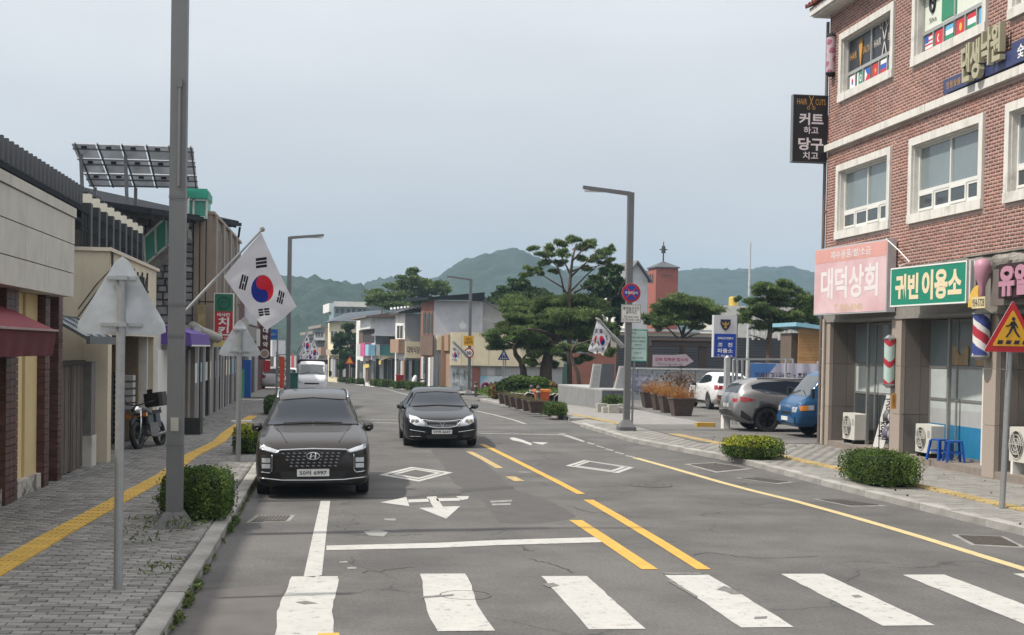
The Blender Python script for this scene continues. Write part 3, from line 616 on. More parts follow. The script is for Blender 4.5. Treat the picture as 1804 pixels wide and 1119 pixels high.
        text('96', F0 @ Matrix.Translation((mid+w2*.5, m_+.62, c+.004)), .35, .32, fm['k'], wo)
for y0, y1, z0, z1 in wins:
    window(y0, y1, z0, z1, 'plain' if z0 < 8 or y0 < 21 else 'salon' if y0 > 30 else 'logo' if y0 > 25 else 'plain')
# cornice, gutter and roof tiles
mb = MB(); mb.box(12.35, 12.97, YB, YA+.35, 11.35, 11.46); mb.box(12.28, 12.36, YB, YA+.42, 11.40, 11.56); mb.box(12.97, 26, YB, YA+.4, 11.46, 11.5); B('cornice', mb, stone_w, bb)
tile_m = mat('clay_tile', (.20, .055, .04), .7, var=.2, scale=8, rnd=.15); tl = None
mb = MB(); mb.box(12.3, 19, YB, YA+.5, 11.56, 11.62); 
mb.add([(12.3, YB, 11.62), (19, YB, 14.4), (19, YA+.5, 14.4), (12.3, YA+.5, 11.62), (19, YA+.5, 11.62), (19, YB, 11.62)], [(0, 1, 2, 3), (3, 2, 4), (0, 5, 1)]); B('roof', mb, mat('clay_roof', (.13, .045, .035), .8, var=.2), bb)
for r_ in range(6):
    for k in range(48):
        if tl is None:
            mb = MB(WM[bb.name]); n = 7
            vs = [(x, .105*math.cos(PI*i/(n-1)), .10*math.sin(PI*i/(n-1))) for x in (0, .42) for i in range(n)]
            mb.add(vs, [(i, i+1, n+i+1, n+i) for i in range(n-1)]+[tuple(range(n))]); tl = o = B('roof_tile', mb, tile_m, bb)
        else: o = tl.copy(); C.objects.link(o); o.parent = bb
        o.location = (12.2+r_*.36-XW, YA+.42-k*.235-27, 11.6+r_*.15+.02); o.rotation_euler = (0, -R(22.6), 0)
# ground floor: columns, reveals, beam
mb = MB(RW()); mb.box(-YA, -YB, 3.38, 4.12, -.25, .0); mb.box(-YA, -YB, 3.32, 3.385, -.9, .03); B('shop_beam', mb, mat('beam_grey', (.20, .19, .175), .8, var=.15), bb)
mb = MB(RW()); 
def bumpy(u, v):
    a = -26.2+u*(26.2-YB); return (a, 4.12+v*.38, .03+.10*math.sin(PI*v)+.035*math.sin(a*7+v*3)*math.sin(a*2.3)+rng.uniform(-.012, .012))
mb.grid(bumpy, 90, 6); mb.box(-YA, -26.2, 4.12, 4.5, -.25, .02); mb.box(-26.2, -YB, 4.13, 4.5, -.25, .02); mb.box(-26.3, -YB, 4.49, 4.52, -.25, .10)
B('stone_band', mb, mat('weathered_band', (.24, .225, .20), .95, var=.3, scale=6, col2=(.13, .12, .11), c2scale=2), bb)
cols = [(34.0, 34.48), (29.5, 30.05), (25.0, 25.5), (20.5, 21.0)]
for y0, y1 in cols:
    hs = [.12, 1.15, 2.25, 3.32]
    for k in range(3):
        mb = MB(RW()); mb.box(-y1, -y0, hs[k]+.004, hs[k+1]-.004, -.10, .0); B('column_slab', mb, gran_l, bb)
        for q in range(2):
            mb = MB(); mb.box(12.81+q*.37, 12.81+(q+1)*.37-.008, y0, y1, hs[k]+.004, hs[k+1]-.004); B('cladding_panel', mb, gran, bb)
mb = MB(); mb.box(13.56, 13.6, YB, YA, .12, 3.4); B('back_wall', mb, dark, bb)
mb = MB(RW()); mb.box(-YA, -YB, .12, .26, -.95, -.02); mb.box(-YA, -YB, .05, .12, -.9, .03); B('shop_step', mb, mat('step_stone', (.20, .17, .15), .8, var=.2, scale=9), bb)
alu = mat('brushed_aluminium', (.33, .335, .33), .35, .6, var=.08)
curtain = mat('frosted_film', (.40, .44, .43), .4, var=.08); blueblk = mat('blue_film', (.02, .17, .33), .35, var=.1); pale = mat('grey_film', (.34, .35, .36), .5, var=.08)
def bay(y0, y1, idx):
    F1 = RW(13.42); a0, a1 = -y1, -y0; w_ = a1-a0; t = [a0, a0+w_*.34, a0+w_*.68, a1]
    mb = MB(F1)
    for q in t: mb.box(q-.03, q+.03, .26, 3.3, -.03, .03)
    for z0 in (.26, 1.5, 2.22, 3.24): mb.box(a0+.03, a1-.03, z0, z0+.06, -.02, .02)
    B('shopfront_frame', mb, alu, bb)
    for k in range(3):
        l_, r_ = t[k]+.03, t[k+1]-.03
        for z0, z1, m in ((2.28, 3.24, glass_l), (1.56, 2.22, curtain), (.32, 1.5, glass)):
            if idx == 1 and z0 < 1: 
                mb = MB(F1); mb.box(l_, r_, .98, 1.32, -.008, .004); B('grey_film', mb, pale, bb); mb = MB(F1); mb.box(l_, r_, .32, .98, -.008, .004); B('blue_film', mb, blueblk, bb)
                mb = MB(F1); mb.box(l_, r_, 1.32, 1.5, -.008, .004); B('pane', mb, curtain, bb); continue
            mb = MB(F1); mb.box(l_, r_, z0, z1, -.008, .004); B('shop_pane', mb, m, bb)
    mb = MB(F1); mb.box(a0+w_*.38, a0+w_*.38+.07, .26, 3.3, .25, .32); B('shutter_rail', mb, alu, bb)
for i, (y0, y1) in enumerate(((30.05, 34.0), (25.5, 29.5), (21.0, 25.0), (17, 20.5))): bay(y0, y1, i)
# glazed door of the barber shop
F1 = RW(13.2); mb = MB(F1)
a0, a1 = -26.5, -25.55
for b0, b1, z0, z1 in ((a0, a0+.09, .26, 2.25), (a1-.09, a1, .26, 2.25), (a0+.09, a1-.09, 2.13, 2.25), (a0+.09, a1-.09, .26, .33)): mb.box(b0, b1, z0, z1, -.03, .03)
dr = B('door', mb, upvc, bb); mb = MB(F1); mb.box(a0+.09, a1-.09, .85, 2.13, -.01, .01); B('door_pane', mb, mat('mint_glass', (.30, .38, .37), .15, var=.15, scale=2), dr)
mb = MB(F1); mb.box(a0+.09, a1-.09, .33, .85, -.01, .012); B('kick_panel', mb, mat('blue_panel', (.01, .11, .21), .4), dr)
mb = MB(F1); mb.tube([(a1-.2, 1.05, .04), (a1-.24, 1.3, .09), (a1-.22, 1.6, .09), (a1-.16, 1.8, .04)], .02, 6); B('door_handle', mb, black, dr)
mb = MB(RW()); mb.tube([(-34.62, .15, .02), (-34.62, 9, .02), (-34.62, 11.2, .02)], .045, 8); 
for z in (.9, 2.6, 4.4, 6.2, 8): mb.box(-34.68, -34.5, z, z+.05, -.04, .03)
B('downpipe', mb, mat('brown_pipe', (.16, .13, .12), .5, .2), bb)
mb = MB(RW()); mb.tube([(-34.3, .15, .06), (-34.3, 3.4, .06)], .04, 8); B('downpipe', mb, mat('cream_pipe', (.42, .37, .32), .6), bb)
# posters on the shop glass: faded yellow print
for y in (28.0, 26.9):
    mb = MB(RW(13.40)); mb.grid(lambda u, v: (-y-.4+u*.8, 2.3+.42*v*(.75+.25*math.sin(u*9)), .01), 12, 3); B('faded_print', mb, mat('faded_ochre', (.30, .21, .12), .6, var=.3, scale=5), bb)

# --- signs fixed to the brick building: each a thing of its own
def boxsign(name, label, A, Bp, z0, z1, depth, face, side, parentless=True, cat='sign'):
    """box sign whose face runs from A to Bp (left to right for the viewer)"""
    d = (Vector((*Bp, 0))-Vector((*A, 0))); L_ = d.length; M_ = fr((A[0], A[1], 0), d)
    t = thing(name, label, cat, (*A, z0), 0); mb = MB(M_); mb.box(0, L_, z0, z1, -depth, 0); B('sign_box', mb, side, t)
    mb = MB(M_); mb.box(.03, L_-.03, z0+.03, z1-.03, 0, .006); B('sign_face', mb, face, t); return t, M_, L_
sgside = mat('sign_side', (.50, .52, .54), .4, .3, var=.06)
t, M_, L_ = boxsign('shop_sign', 'faded pink box sign with white korean shop name at the building corner', (12.1, 33.6), (12.45, 29.8), 3.48, 5.15, .22, mat('faded_pink', (.55, .36, .38), .55, var=.06, scale=1.5, col2=(.60, .44, .46), c2scale=.8), sgside)
mb = MB(M_); mb.box(.04, L_-.04, 4.78, 5.11, .006, .009); B('top_band', mb, mat('faded_coral', (.58, .30, .27), .55, var=.08, scale=2), t)
wp = mat('sign_white', (.66, .62, .63), .5, var=.03)
at = lambda M_, a, b, c=.0: M_ @ Matrix.Translation((a, b, c))
text('재수용품/쌀/소금', at(M_, L_*.52, 4.945, .011), 2.1, .2, wp, t, bold=.015)
text('대덕상회', at(M_, L_*.5, 4.25, .008), 3.0, .78, wp, t, bold=.03); text('T. 032-8140', at(M_, L_*.5, 3.64, .008), 1.5, .17, mat('sign_tan', (.55, .42, .28), .5, var=0), t, bold=.02)
gs_ = mat('sign_green', (.012, .20, .13), .45, var=.04)
t, M_, L_ = boxsign('shop_sign', 'green box sign with cream korean lettering of the barber shop', (11.98, 28.45), (12.3, 25.5), 3.54, 4.38, .2, gs_, sgside)
mb = MB(M_)
for q in ((0, L_, 3.54, 3.57), (0, L_, 4.35, 4.38), (0, .03, 3.57, 4.35), (L_-.03, L_, 3.57, 4.35)): mb.box(q[0], q[1], q[2], q[3], 0, .014)
for q in range(2): mb.box(L_-.002, L_+.03, 3.54, 4.38, -.08-q*.1, -.05-q*.1)
B('sign_rim', mb, white_p, t); cr_ = mat('sign_cream', (.66, .56, .38), .5, var=.03)
text('귀빈', at(M_, L_*.23, 3.95, .008), .96, .56, cr_, t, bold=.045); text('이용소', at(M_, L_*.69, 3.96, .008), 1.5, .62, cr_, t, bold=.045)
# hair sign standing out from the corner, facing the street's length
t = thing('projecting_sign', 'black projecting sign of the hair salon with scissors and white korean words', 'sign', (12.2, 34.5, 7.5)); M_ = fr((11.74, 34.5, 0), (1, 0, 0)); wS = .95
mb = MB(M_); mb.box(0, wS, 7.5, 9.26, -.16, 0); B('sign_box', mb, mat('sign_black', (.014, .014, .018), .4, var=0), t)
mb = MB(M_)
for q in ((0, wS, 7.5, 7.515), (0, wS, 9.245, 9.26), (0, .015, 7.515, 9.245)): mb.box(q[0]-.003, q[1], q[2], q[3], -.165, .01)
B('sign_rim', mb, mat('dark_rim', (.18, .19, .2), .4, .4), t); wl = mat('sign_bright', (.66, .62, .66), .5, var=0)
text('HAIR', at(M_, .24, 9.08), .27, .15, gold, t); text('CUTS', at(M_, .74, 9.08), .27, .15, gold, t); scissors(at(M_, .49, 9.06), .38, gold, t)
text('커트', at(M_, .5, 8.63), .66, .32, wl, t, bold=.03); text('하고', at(M_, .5, 8.34), .4, .19, wl, t, bold=.02); text('당구', at(M_, .5, 7.98), .68, .33, wl, t, bold=.03); text('치고', at(M_, .5, 7.68), .42, .2, wl, t, bold=.02)
mb = MB(); mb.box(12.69, 12.75, 34.52, 34.66, 8.1, 8.75); mb.box(12.6, 12.72, 34.55, 34.6, 7.6, 7.66); B('bracket', mb, mat('bracket_brown', (.12, .1, .1), .5), t)
# barber poles
def barber(name, label, c, r, h, fn, mats, capc, brk, M0=None):
    t = thing(name, label, 'barber pole', (c[0], c[1], c[2]-h/2)); mb = MB()
    mb.grid(lambda u, v: (c[0]+r*math.cos(-2*PI*u), c[1]+r*math.sin(-2*PI*u), c[2]-h/2+h*v), 48, 60, mi=fn); B('striped_drum', mb, mats, t, smooth=True)
    for s in (-1, 1):
        mb = MB(); z = c[2]+s*h/2; mb.cyl((c[0], c[1], z), (c[0], c[1], z+s*.035), r*1.12, r*1.12, 20); mb.cyl((c[0], c[1], z+s*.035), (c[0], c[1], z+s*.10), r*1.05, r*.45, 20); B('cap', mb, capc, t, smooth=False)
    mb = MB()
    for s in (-1, 1): mb.beam((c[0], c[1], c[2]+s*(h/2+.02)), (c[0]+brk[0], c[1]+brk[1], c[2]+s*(h/2+.02)), .05, .04)
    mb.beam((c[0]+brk[0]*.62, c[1]+brk[1]*.62, c[2]-h/2), (c[0]+brk[0]*.62, c[1]+brk[1]*.62, c[2]+h/2), .05, .05, up=(0, 1, 0)); B('bracket', mb, black, t); return t
redp = mat('stripe_red', (.38, .03, .05), .4, var=.05); bluep = mat('stripe_blue', (.04, .06, .22), .4, var=.05); mint = mat('stripe_mint', (.38, .50, .47), .4, var=.05); whp = mat('stripe_white', (.62, .60, .60), .4, var=.05)
def chev(u, v):
    w_ = abs(((u*2+.38) % 1)-.5)*.55; q = (v*2.1+w_) % 1; return 1 if q < .30 else 0
def spir(u, v):
    q = (v*1.15-u*1.0+.15) % 1; return 0 if q < .22 or .5 < q < .68 else (1 if q < .5 else 2)
cp = P(1567, 637, 29.9); barber('barber_pole', 'mint barber pole with red chevron stripes on the first shop column', (cp.x, 29.9, cp.z), .125, 1.02, chev, [mint, redp], mat('cap_chrome', (.45, .46, .47), .25, .8), (.33, 0))
cp = P(1729, 590, 25.3); barber('barber_pole', 'fat white barber pole with blue and red spirals behind the warning sign', (cp.x, 25.3, cp.z), .165, .80, spir, [whp, redp, bluep], mat('cap_grey', (.30, .30, .29), .5, .3), (.30, 0))
cp = P(1466, 97, 34.2); barber('barber_pole', 'faded pink barber light high on the brick corner below the eave', (cp.x-.02, 34.2, cp.z), .13, .92, lambda u, v: 1 if math.sin(u*13+v*7)*math.sin(v*15-u*4) > .25 else 0, [mat('faded_tube', (.42, .33, .36), .4), mat('faded_mauve', (.30, .10, .16), .4)], black, (.15, 0))
# yellow-and-pink sign on the right
t = thing('shop_sign', 'dark sign with pink outlined korean letters and a yellow arc at the right edge', 'sign', (12.3, 22, 3.5)); M_ = RW(12.32)
mb = MB(M_); mb.box(-24.75, -18, 3.46, 4.15, -.3, -.1); B('sign_box', mb, mat('sign_panel_grey', (.14, .12, .11), .7), t); mb = MB(M_); mb.box(-24.2, -22.8, 3.58, 4.22, -.1, .02); B('letter_back', mb, mat('sign_maroon', (.03, .012, .018), .5), t)
pink = mat('sign_pink', (.40, .20, .27), .5, var=0); text('유일', at(M_, -23.55, 3.90, .03), 1.15, .58, pink, t, bold=.05, depth=.03)
mb = MB(at(M_, -24.8, 3.9, .05)); mb.lathe([(.02, -.45), (.06, -.43), (.05, -.1), (.13, .1), (.16, .3), (.13, .42), (.05, .46), (.001, .47)], 14); B('glass_emblem', mb, pink, t, smooth=True)
mb = MB(at(M_, -24.95, 3.45, .0)); mb.prism([(.42*math.cos(a), .42*math.sin(a)) for a in np.linspace(PI/2, PI, 9)]+[(-.18*math.sin(a), .18*math.cos(a)) for a in np.linspace(PI/2, 0, 6)], 0, .05); B('yellow_arc', mb, mat('sign_yellow', (.60, .38, .07), .5), t)
mb = MB(at(M_, -24.75, 3.52, .12)); mb.box(-.27, .27, -.11, .11, 0, .02); pl = B('number_plate', mb, mat('cream_plate', (.55, .47, .27), .5), t); text('934-5728', at(M_, -24.75, 3.52, .142), .48, .14, fm['k'], pl)
# upper navy sign with raised letters
navy = mat('navy_sign', (.035, .045, .13), .4, var=.05)
t = thing('shop_sign', 'navy strip sign with raised cream letters above the white string course', 'sign', (12.55, 25, 7.98)); M_ = RW(12.58)
mb = MB(M_); mb.box(-27.4, -26.0, 7.98, 8.28, -.08, 0); B('sign_strip', mb, navy, t); text('정통숯불구이', at(M_, -26.75, 8.13, .004), 1.0, .15, gold, t)
mb = MB(M_); mb.box(-26.0, -24.5, 8.0, 8.3, -.1, -.02); mb.box(-24.5, -18, 8.0, 8.42, -.08, 0); B('sign_strip', mb, navy, t); text('숯불갈비 신청', at(M_, -23.4, 8.2, .004), 1.7, .26, fm['w'], t, bold=.02)
crm = mat('raised_cream', (.36, .34, .24), .6, var=.08)
text('댄생', at(M_, -25.95, 8.38, .0), .8, .78, crm, t, bold=.03, depth=.12); text('낙원', at(M_, -25.1, 8.52, .0), .78, .74, crm, t, bold=.03, depth=.12)
# air conditioner units
acw = mat('ac_casing', (.50, .49, .45), .5, var=.06)
def ac(c, label, stand=0, w_=.80, h=.62, d=.30):
    t = thing('air_conditioner', label, 'air conditioner', c, 0, 'outdoor units along the shopfronts'); M_ = fr(c, (0, -1, 0)); b0 = .10+stand
    mb = MB(M_); mb.rbox(-w_/2, w_/2, b0, b0+h, -d/2, d/2, .02); B('casing', mb, acw, t); cx, cy, r = -w_*.14, b0+h/2, h*.40
    mb = MB(M_); mb.add([(cx+r*math.cos(a), cy+r*math.sin(a), d/2+.003) for a in np.linspace(0, 2*PI, 21)[:-1]], [tuple(range(20))]); B('fan_opening', mb, mat('fan_dark', (.05, .05, .05)), t)
    mb = MB(M_)
    for k in range(3): mb.prism([(cx, cy), (cx+r*.85*math.cos(k*2.1+.1), cy+r*.85*math.sin(k*2.1+.1)), (cx+r*.85*math.cos(k*2.1+1.1), cy+r*.85*math.sin(k*2.1+1.1))], d/2+.004, d/2+.01)
    mb.cyl((cx, cy, d/2), (cx, cy, d/2+.02), r*.2); B('fan', mb, mat('fan_grey', (.25, .25, .24), .5), t)
    mb = MB(M_)
    for q in (1., .72, .44): mb.tube([(cx+r*q*math.cos(a), cy+r*q*math.sin(a), d/2+.022) for a in np.linspace(0, 2*PI, 21)], .006, 4)
    for k in range(6): mb.beam((cx, cy, d/2+.02), (cx+r*math.cos(k*PI/3), cy+r*math.sin(k*PI/3), d/2+.02), .008, .008)
    B('fan_guard', mb, acw, t)
    mb = MB(M_)
    for s in (-1, 1): mb.box(s*w_*.36-.04, s*w_*.36+.04, 0, b0, -d/2, d/2)
    B('feet', mb, white_p if stand else black, t, kind=None); mb = MB(M_); mb.box(w_*.26, w_*.42, b0+h*.55, b0+h*.8, d/2, d/2+.004); B('badge', mb, mat('badge_grey', (.3, .3, .3)), t)
ac((12.98, 32.9, .26), 'white outdoor unit beside the corner column, farthest of the three', h=.66); ac((13.0, 28.55, .26), 'white outdoor unit partly behind the blue stools'); ac((12.98, 24.25, .26), 'white outdoor unit on tall legs at the right edge', stand=.14, h=.66)
# blue plastic stools, leaning banner, wire rack
bp = mat('blue_plastic', (.01, .07, .32), .35, var=.06)
def stool(c, label, rz=0):
    t = thing('plastic_stool', label, 'stool', c, rz, 'blue plastic stools by the barber shop'); M_ = WM[t.name]
    mb = MB(M_); mb.rbox(-.15, .15, -.15, .15, .42, .45, .03); B('seat', mb, bp, t)
    for sx_, sy_ in ((-1, -1), (1, -1), (1, 1), (-1, 1)): mb = MB(M_); mb.beam((sx_*.13, sy_*.13, .42), (sx_*.18, sy_*.18, 0), .045, .045, up=(0, 1, 0)); B('leg', mb, bp, t)
    mb = MB(M_)
    for k in range(4): a, b = [(-1, -1), (1, -1), (1, 1), (-1, 1), (-1, -1)][k:k+2]; mb.beam((a[0]*.155, a[1]*.155, .2), (b[0]*.155, b[1]*.155, .2), .02, .03)
    B('stretcher', mb, bp, t)
stool((12.86, 27.75, .26), 'blue plastic stool in front of the middle outdoor unit, the left one', .3); stool((12.95, 27.25, .26), 'blue plastic stool nearer the barber shop door, the right one', -.2)
t = thing('folding_banner', 'white banner board with black writing leaning in the first shop bay', 'banner', (12.9, 31.4, .26)); M_ = fr((12.95, 31.3, .26), (.75, -.66, 0)) @ Matrix.Rotation(R(-14), 4, 'Z')
mb = MB(M_); mb.box(-.13, .13, 0, 1.3, -.01, .01); B('board', mb, white_p, t); text('강\n원\n상\n회', at(M_, 0, .7, .011), .17, .95, fm['k'], t, bold=.02)
t = thing('wire_rack', 'black wire rack with bags in the first shop bay', 'rack', (13.0, 30.7, .26)); mb = MB()
for x in (12.85, 13.15):
    for y in (30.4, 31.0): mb.cyl((x, y, .26), (x, y, 1.5), .012, n=6)
for z in (.5, .9, 1.45):
    for y in np.linspace(30.4, 31, 5): mb.beam((12.85, y, z), (13.15, y, z), .01, .01)
    mb.beam((12.85, 30.4, z), (12.85, 31, z), .012, .012); mb.beam((13.15, 30.4, z), (13.15, 31, z), .012, .012)
B('frame', mb, black, t)
for i, (z, cc) in enumerate(((.5, (.35, .33, .3)), (.5, (.12, .1, .16)), (.9, (.4, .4, .42)), (.9, (.1, .1, .1)))):
    mb = MB(); mb.lathe([(.02, 0), (.12, .03), (.13, .15), (.08, .27), (.01, .3)], 9); mb2 = MB(fr((13, 30.55+.3*(i % 2), z+.01), (1, 0, 0), (0, 0, 1))); mb2.lathe([(.02, 0), (.12, .03), (.13, .15), (.08, .27), (.01, .3)], 9)
    setp(B('bag', mb2, mat('bag%d' % i, cc, .5, var=.3), None, smooth=True), ['pale bag on the lower shelf of the wire rack', 'purple black bag on the lower shelf of the wire rack', 'light grey bag on the upper shelf of the wire rack', 'black bag on the upper shelf of the wire rack'][i], 'bag')
t = thing('notice_plate', 'small orange notice plate below the mint barber pole', 'notice', (12.6, 29.8, 1.9)); cp = P(1574, 707, 29.45)
mb = MB(); mb.box(cp.x-.06, cp.x+.06, 29.43, 29.45, cp.z-.17, cp.z+.17); B('plate', mb, mat('orange_plate', (.55, .25, .05), .5), t); text('소\n화\n기', fr((cp.x, 29.425, cp.z), (1, 0, 0)), .06, .28, fm['k'], t)
# ---------------- left side ----------------
LW = lambda x: fr((x, 0, 0), (0, 1, 0))              # a = Y, b = z, c = towards the street
cream = mat('cream_render', (.50, .43, .31), .85, var=.08, scale=1.2, bump=.1); cream2 = mat('beige_render', (.56, .50, .39), .85, var=.10, scale=1.3, col2=(.47, .42, .33), c2scale=.8, c2pos=(.5, .75))
fasc = mat('fascia_grey', (.50, .49, .44), .8, var=.07, scale=3, col2=(.42, .41, .37), c2scale=.7, c2pos=(.5, .7))
streaks(fasc, .74, 4); streaks(cream2, .78, 3)
la = thing('low_shop_building', 'single storey shop with grey panelled fascia and cream shutters at the left edge', 'building', (-5, 20, 0))
zz = [3.2, 3.6, 4.08, 4.52]
for k in range(3):
    for y0, y1 in ((10, 14.9), (14.9, 19.9), (19.9, 23.5)):
        mb = MB(LW(-4.35)); mb.box(y0+.004, y1-.004, zz[k]+.007, zz[k+1]-.007, -.06, 0+.004*k); B('fascia_panel', mb, fasc, la)
mb = MB(LW(-4.4)); mb.box(10, 23.49, 3.21, 4.5, -.7, -.012); mb.box(10, 23.53, 4.53, 4.68, -.75, .08); B('fascia_core', mb, fasc, la)
mb = MB(); mb.box(-14, -5.05, 8, 23.4, 0, 4.3); B('body', mb, cream, la)
tilem = mat('dark_red_tile', (.085, .038, .036), .45, var=.15, scale=10, rnd=.25); tp = {}
def pillar(y0, y1, x0=-4.84, x1=-4.62, z1=3.2):
    mb = MB(); mb.box(x0, x1-.02, y0+.02, y1-.02, 0, z1); B('pillar_core', mb, mat('grout', (.16, .13, .125), .9), la)
    n = 0; h = .105; z = .12
    while z < z1-.02:
        off = 0 if n % 2 else .5
        for face in (0, 1):
            W = (y1-y0) if face == 0 else (x1-x0)
            k = max(1, round(W/.22)); w_ = W/k
            for i in range(k):
                key = (round(w_, 3), face)
                if key not in tp:
                    mb = MB(WM[la.name]); mb.box(-.012, .012, -w_/2+.006, w_/2-.006, .005, h-.005) if face == 0 else mb.box(-w_/2+.006, w_/2-.006, -.012, .012, .005, h-.005)
                    tp[key] = o = B('brick_tile', mb, tilem, la)
                else: o = tp[key].copy(); C.objects.link(o); o.parent = la
                o.location = ((x1-.008+5), y0+w_*(i+.5)-20, z) if face == 0 else (x0+w_*(i+.5)+5, y0+.008-20, z)
        z += h; n += 1
pillar(20.0, 20.75); pillar(22.6, 22.95); pillar(23.65, 24.0)
mb = MB(); mb.box(-5.05, -4.72, 22.95, 23.1, 0, 3.2); B('pilaster', mb, mat('pilaster_grey', (.17, .15, .14), .8), la)
for y0, y1, x in ((8, 14.5, -4.78), (14.6, 20.0, -4.78), (20.75, 21.75, -4.78), (21.75, 22.6, -4.74)):
    mb = MB(); mb.box(-5.05, x, y0+.01, y1-.01, .35, 3.2); B('shutter_panel', mb, mat('cream_panel', (.62, .49, .26), .7, var=.06, scale=2, rnd=.08), la)
for y0, y1 in ((8, 20.0), (20.77, 22.58)):
    mb = MB(); mb.grid(lambda u, v: (-5.05+.25*min(1, v*2.2), y0+(y1-y0)*u, .36 if v > .5 else .1+.26*v*2 ), 1, 1); mb.box(-5.05, -4.66, y0, y1, 0, .36); B('plinth', mb, mat('worn_plinth', (.42, .40, .36), .9, var=.2, scale=4, col2=(.13, .12, .11), c2scale=2.5, c2pos=(.5, .56)), la)
z = .3
while z < 3.1:
    mb = MB(); mb.box(-4.80, -4.76, 23.1, 23.65, z, z+.075); o = B('shutter_slat', mb, mat('shutter_blue_grey', (.30, .34, .36), .4, .5), la); z += .085
# awning
t = thing('awning', 'dark red fabric awning hanging over the cream shutters at the left edge', 'awning', (-4.6, 17, 2.4)); ar = mat('awning_red', (.17, .018, .030), .75, var=.10, scale=3)
y1 = 20.35; mb = MB(); mb.add([(-4.75, 12, 2.98), (-4.75, y1-.1, 2.98), (-4.0, y1, 2.62), (-4.0, 12, 2.62)], [(0, 1, 2, 3)]); mb.add([(-4.93, y1-.1, 2.98), (-4.0, y1, 2.62), (-4.93, y1-.05, 2.62)], [(0, 1, 2)]); B('canopy', mb, ar, t)
mb = MB(); mb.grid(lambda u, v: (-4.0-.06*v+.012*math.sin(u*70)*(v), 12+(y1-12)*u, 2.62-.36*v), 120, 3); mb.add([(-4.0, y1, 2.62), (-4.06, y1+.0, 2.26), (-4.93, y1-.03, 2.26), (-4.93, y1-.05, 2.62)], [(0, 1, 2, 3)]); B('valance', mb, mat('awning_dark', (.10, .014, .022), .8, var=.1), t)
mb = MB(); mb.beam((-3.985, 12, 2.62), (-3.985, y1, 2.62), .03, .03); B('front_bar', mb, mat('trim_pinkish', (.32, .22, .22), .5), t)
# wooden gate and its small canopy
t = thing('wooden_gate', 'weathered grey board gate between the low shop and the cream building', 'gate', (-4.5, 25, 0)); gw = mat('grey_boards', (.115, .098, .085), .9, var=.25, scale=4, bump=.3)
y = 24.05; k = 0
while y < 26.3:
    mb = MB(); mb.box(-4.74, -4.70+.01*(k % 2), y, y+.185, .15, 2.05); B('board', mb, gw, t); y += .19; k += 1
mb = MB(); mb.box(-4.80, -4.66, 24.02, 26.4, 2.05, 2.13); mb.box(-4.80, -4.68, 25.1, 25.2, .12, 2.05); B('gate_frame', mb, mat('dark_boards', (.06, .052, .045), .9), t)
mb = MB(); mb.box(-5, -4.55, 26.4, 26.85, .12, 2.1); B('gate_pier', mb, mat('pier_block', (.15, .145, .14), .9, var=.2), t)
mb = MB(); mb.box(-4.98, -4.53, 26.37, 26.88, 0, .7); B('pier_base', mb, dirty_white, t)
t = thing('glass_canopy', 'small sloping glass canopy over the wooden gate', 'canopy', (-4.6, 25.5, 2.5))
A_, B_ = (-4.95, 2.92), (-4.25, 2.52); mb = MB(); mb.add([(A_[0], 24.3, A_[1]), (A_[0], 26.9, A_[1]), (B_[0], 27.1, B_[1]), (B_[0], 24.3, B_[1])], [(0, 1, 2, 3)]); B('canopy_glass', mb, mat('canopy_glass', (.30, .35, .42), .15, var=.2, scale=2), t)
mb = MB(); mb.beam((A_[0], 24.3, A_[1]), (A_[0], 26.9, A_[1]), .05, .05); mb.beam((B_[0], 24.3, B_[1]-.02), (B_[0], 27.1, B_[1]-.02), .06, .14)
for y in (24.3, 25.2, 26.1, 27.0): mb.beam((A_[0], y, A_[1]), (B_[0], y, B_[1]), .04, .05)
B('canopy_frame', mb, mat('dull_alu', (.13, .14, .145), .5, .5), t)
# cream building
XB = -4.4; lb = thing('cream_building', 'cream rendered building with an open garage bay under a fenced roof terrace', 'building', (XB-2, 31, 0)); y0, y1, zt = 27.3, 34.5, 4.24
mb = MB(); mb.box(-14, XB, y0, 27.75, 0, zt); mb.box(-14, XB, 27.75, y1-.15, 2.62, zt); mb.box(-14, XB-.05, y1-.15, y1+.1, 0, zt); mb.box(-14, -8.4, 27.75, y1-.15, 0, 2.62); B('walls', mb, [cream2], lb)
mb = MB(); mb.box(-14, XB+.05, y0-.05, y1+.12, zt, zt+.07); B('parapet_coping', mb, mat('coping', (.55, .50, .42), .8), lb)
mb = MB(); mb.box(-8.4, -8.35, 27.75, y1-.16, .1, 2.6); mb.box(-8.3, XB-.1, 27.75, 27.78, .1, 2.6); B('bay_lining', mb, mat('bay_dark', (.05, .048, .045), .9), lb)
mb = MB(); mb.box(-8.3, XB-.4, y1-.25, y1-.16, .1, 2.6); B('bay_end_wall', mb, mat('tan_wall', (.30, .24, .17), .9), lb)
for q in ((XB-.3, XB-.12, y1-.75, y1-.6), (XB-.28, XB-.16, 28.2, 28.32)): mb = MB(); mb.box(*q, .1, 2.62); B('post', mb, dirty_white, lb)
mb = MB(LW(XB)); 
for k in range(9):
    a = 30.0+k*.32; mb.beam((a, 3.62+rng.uniform(-.05, .1), .02), (a+rng.uniform(-.1, .25), 4.0+rng.uniform(-.05, .1), .02), .05, .03); mb.beam((a-.1, 3.7, .02), (a+.22, 3.72+.2*math.sin(k*2), .02), .05, .03)
B('iron_ornament', mb, black, lb)
mb = MB(LW(XB)); mb.tube([(27.62, 4.3, .03), (27.6, 3.9, .03), (27.7, 3.62, .03), (27.55, 3.5, .03)], .012, 5); mb.tube([(27.5, 4.35, .02), (27.25, 3.9, .06), (27.2, 3.6, -.2), (27.2, 3.1, -.55)], .012, 5); mb.tube([(27.6, 4.35, .02), (27.25, 3.8, .08), (27.2, 3.45, -.2), (27.2, 2.95, -.55)], .012, 5); B('cable', mb, black, lb)
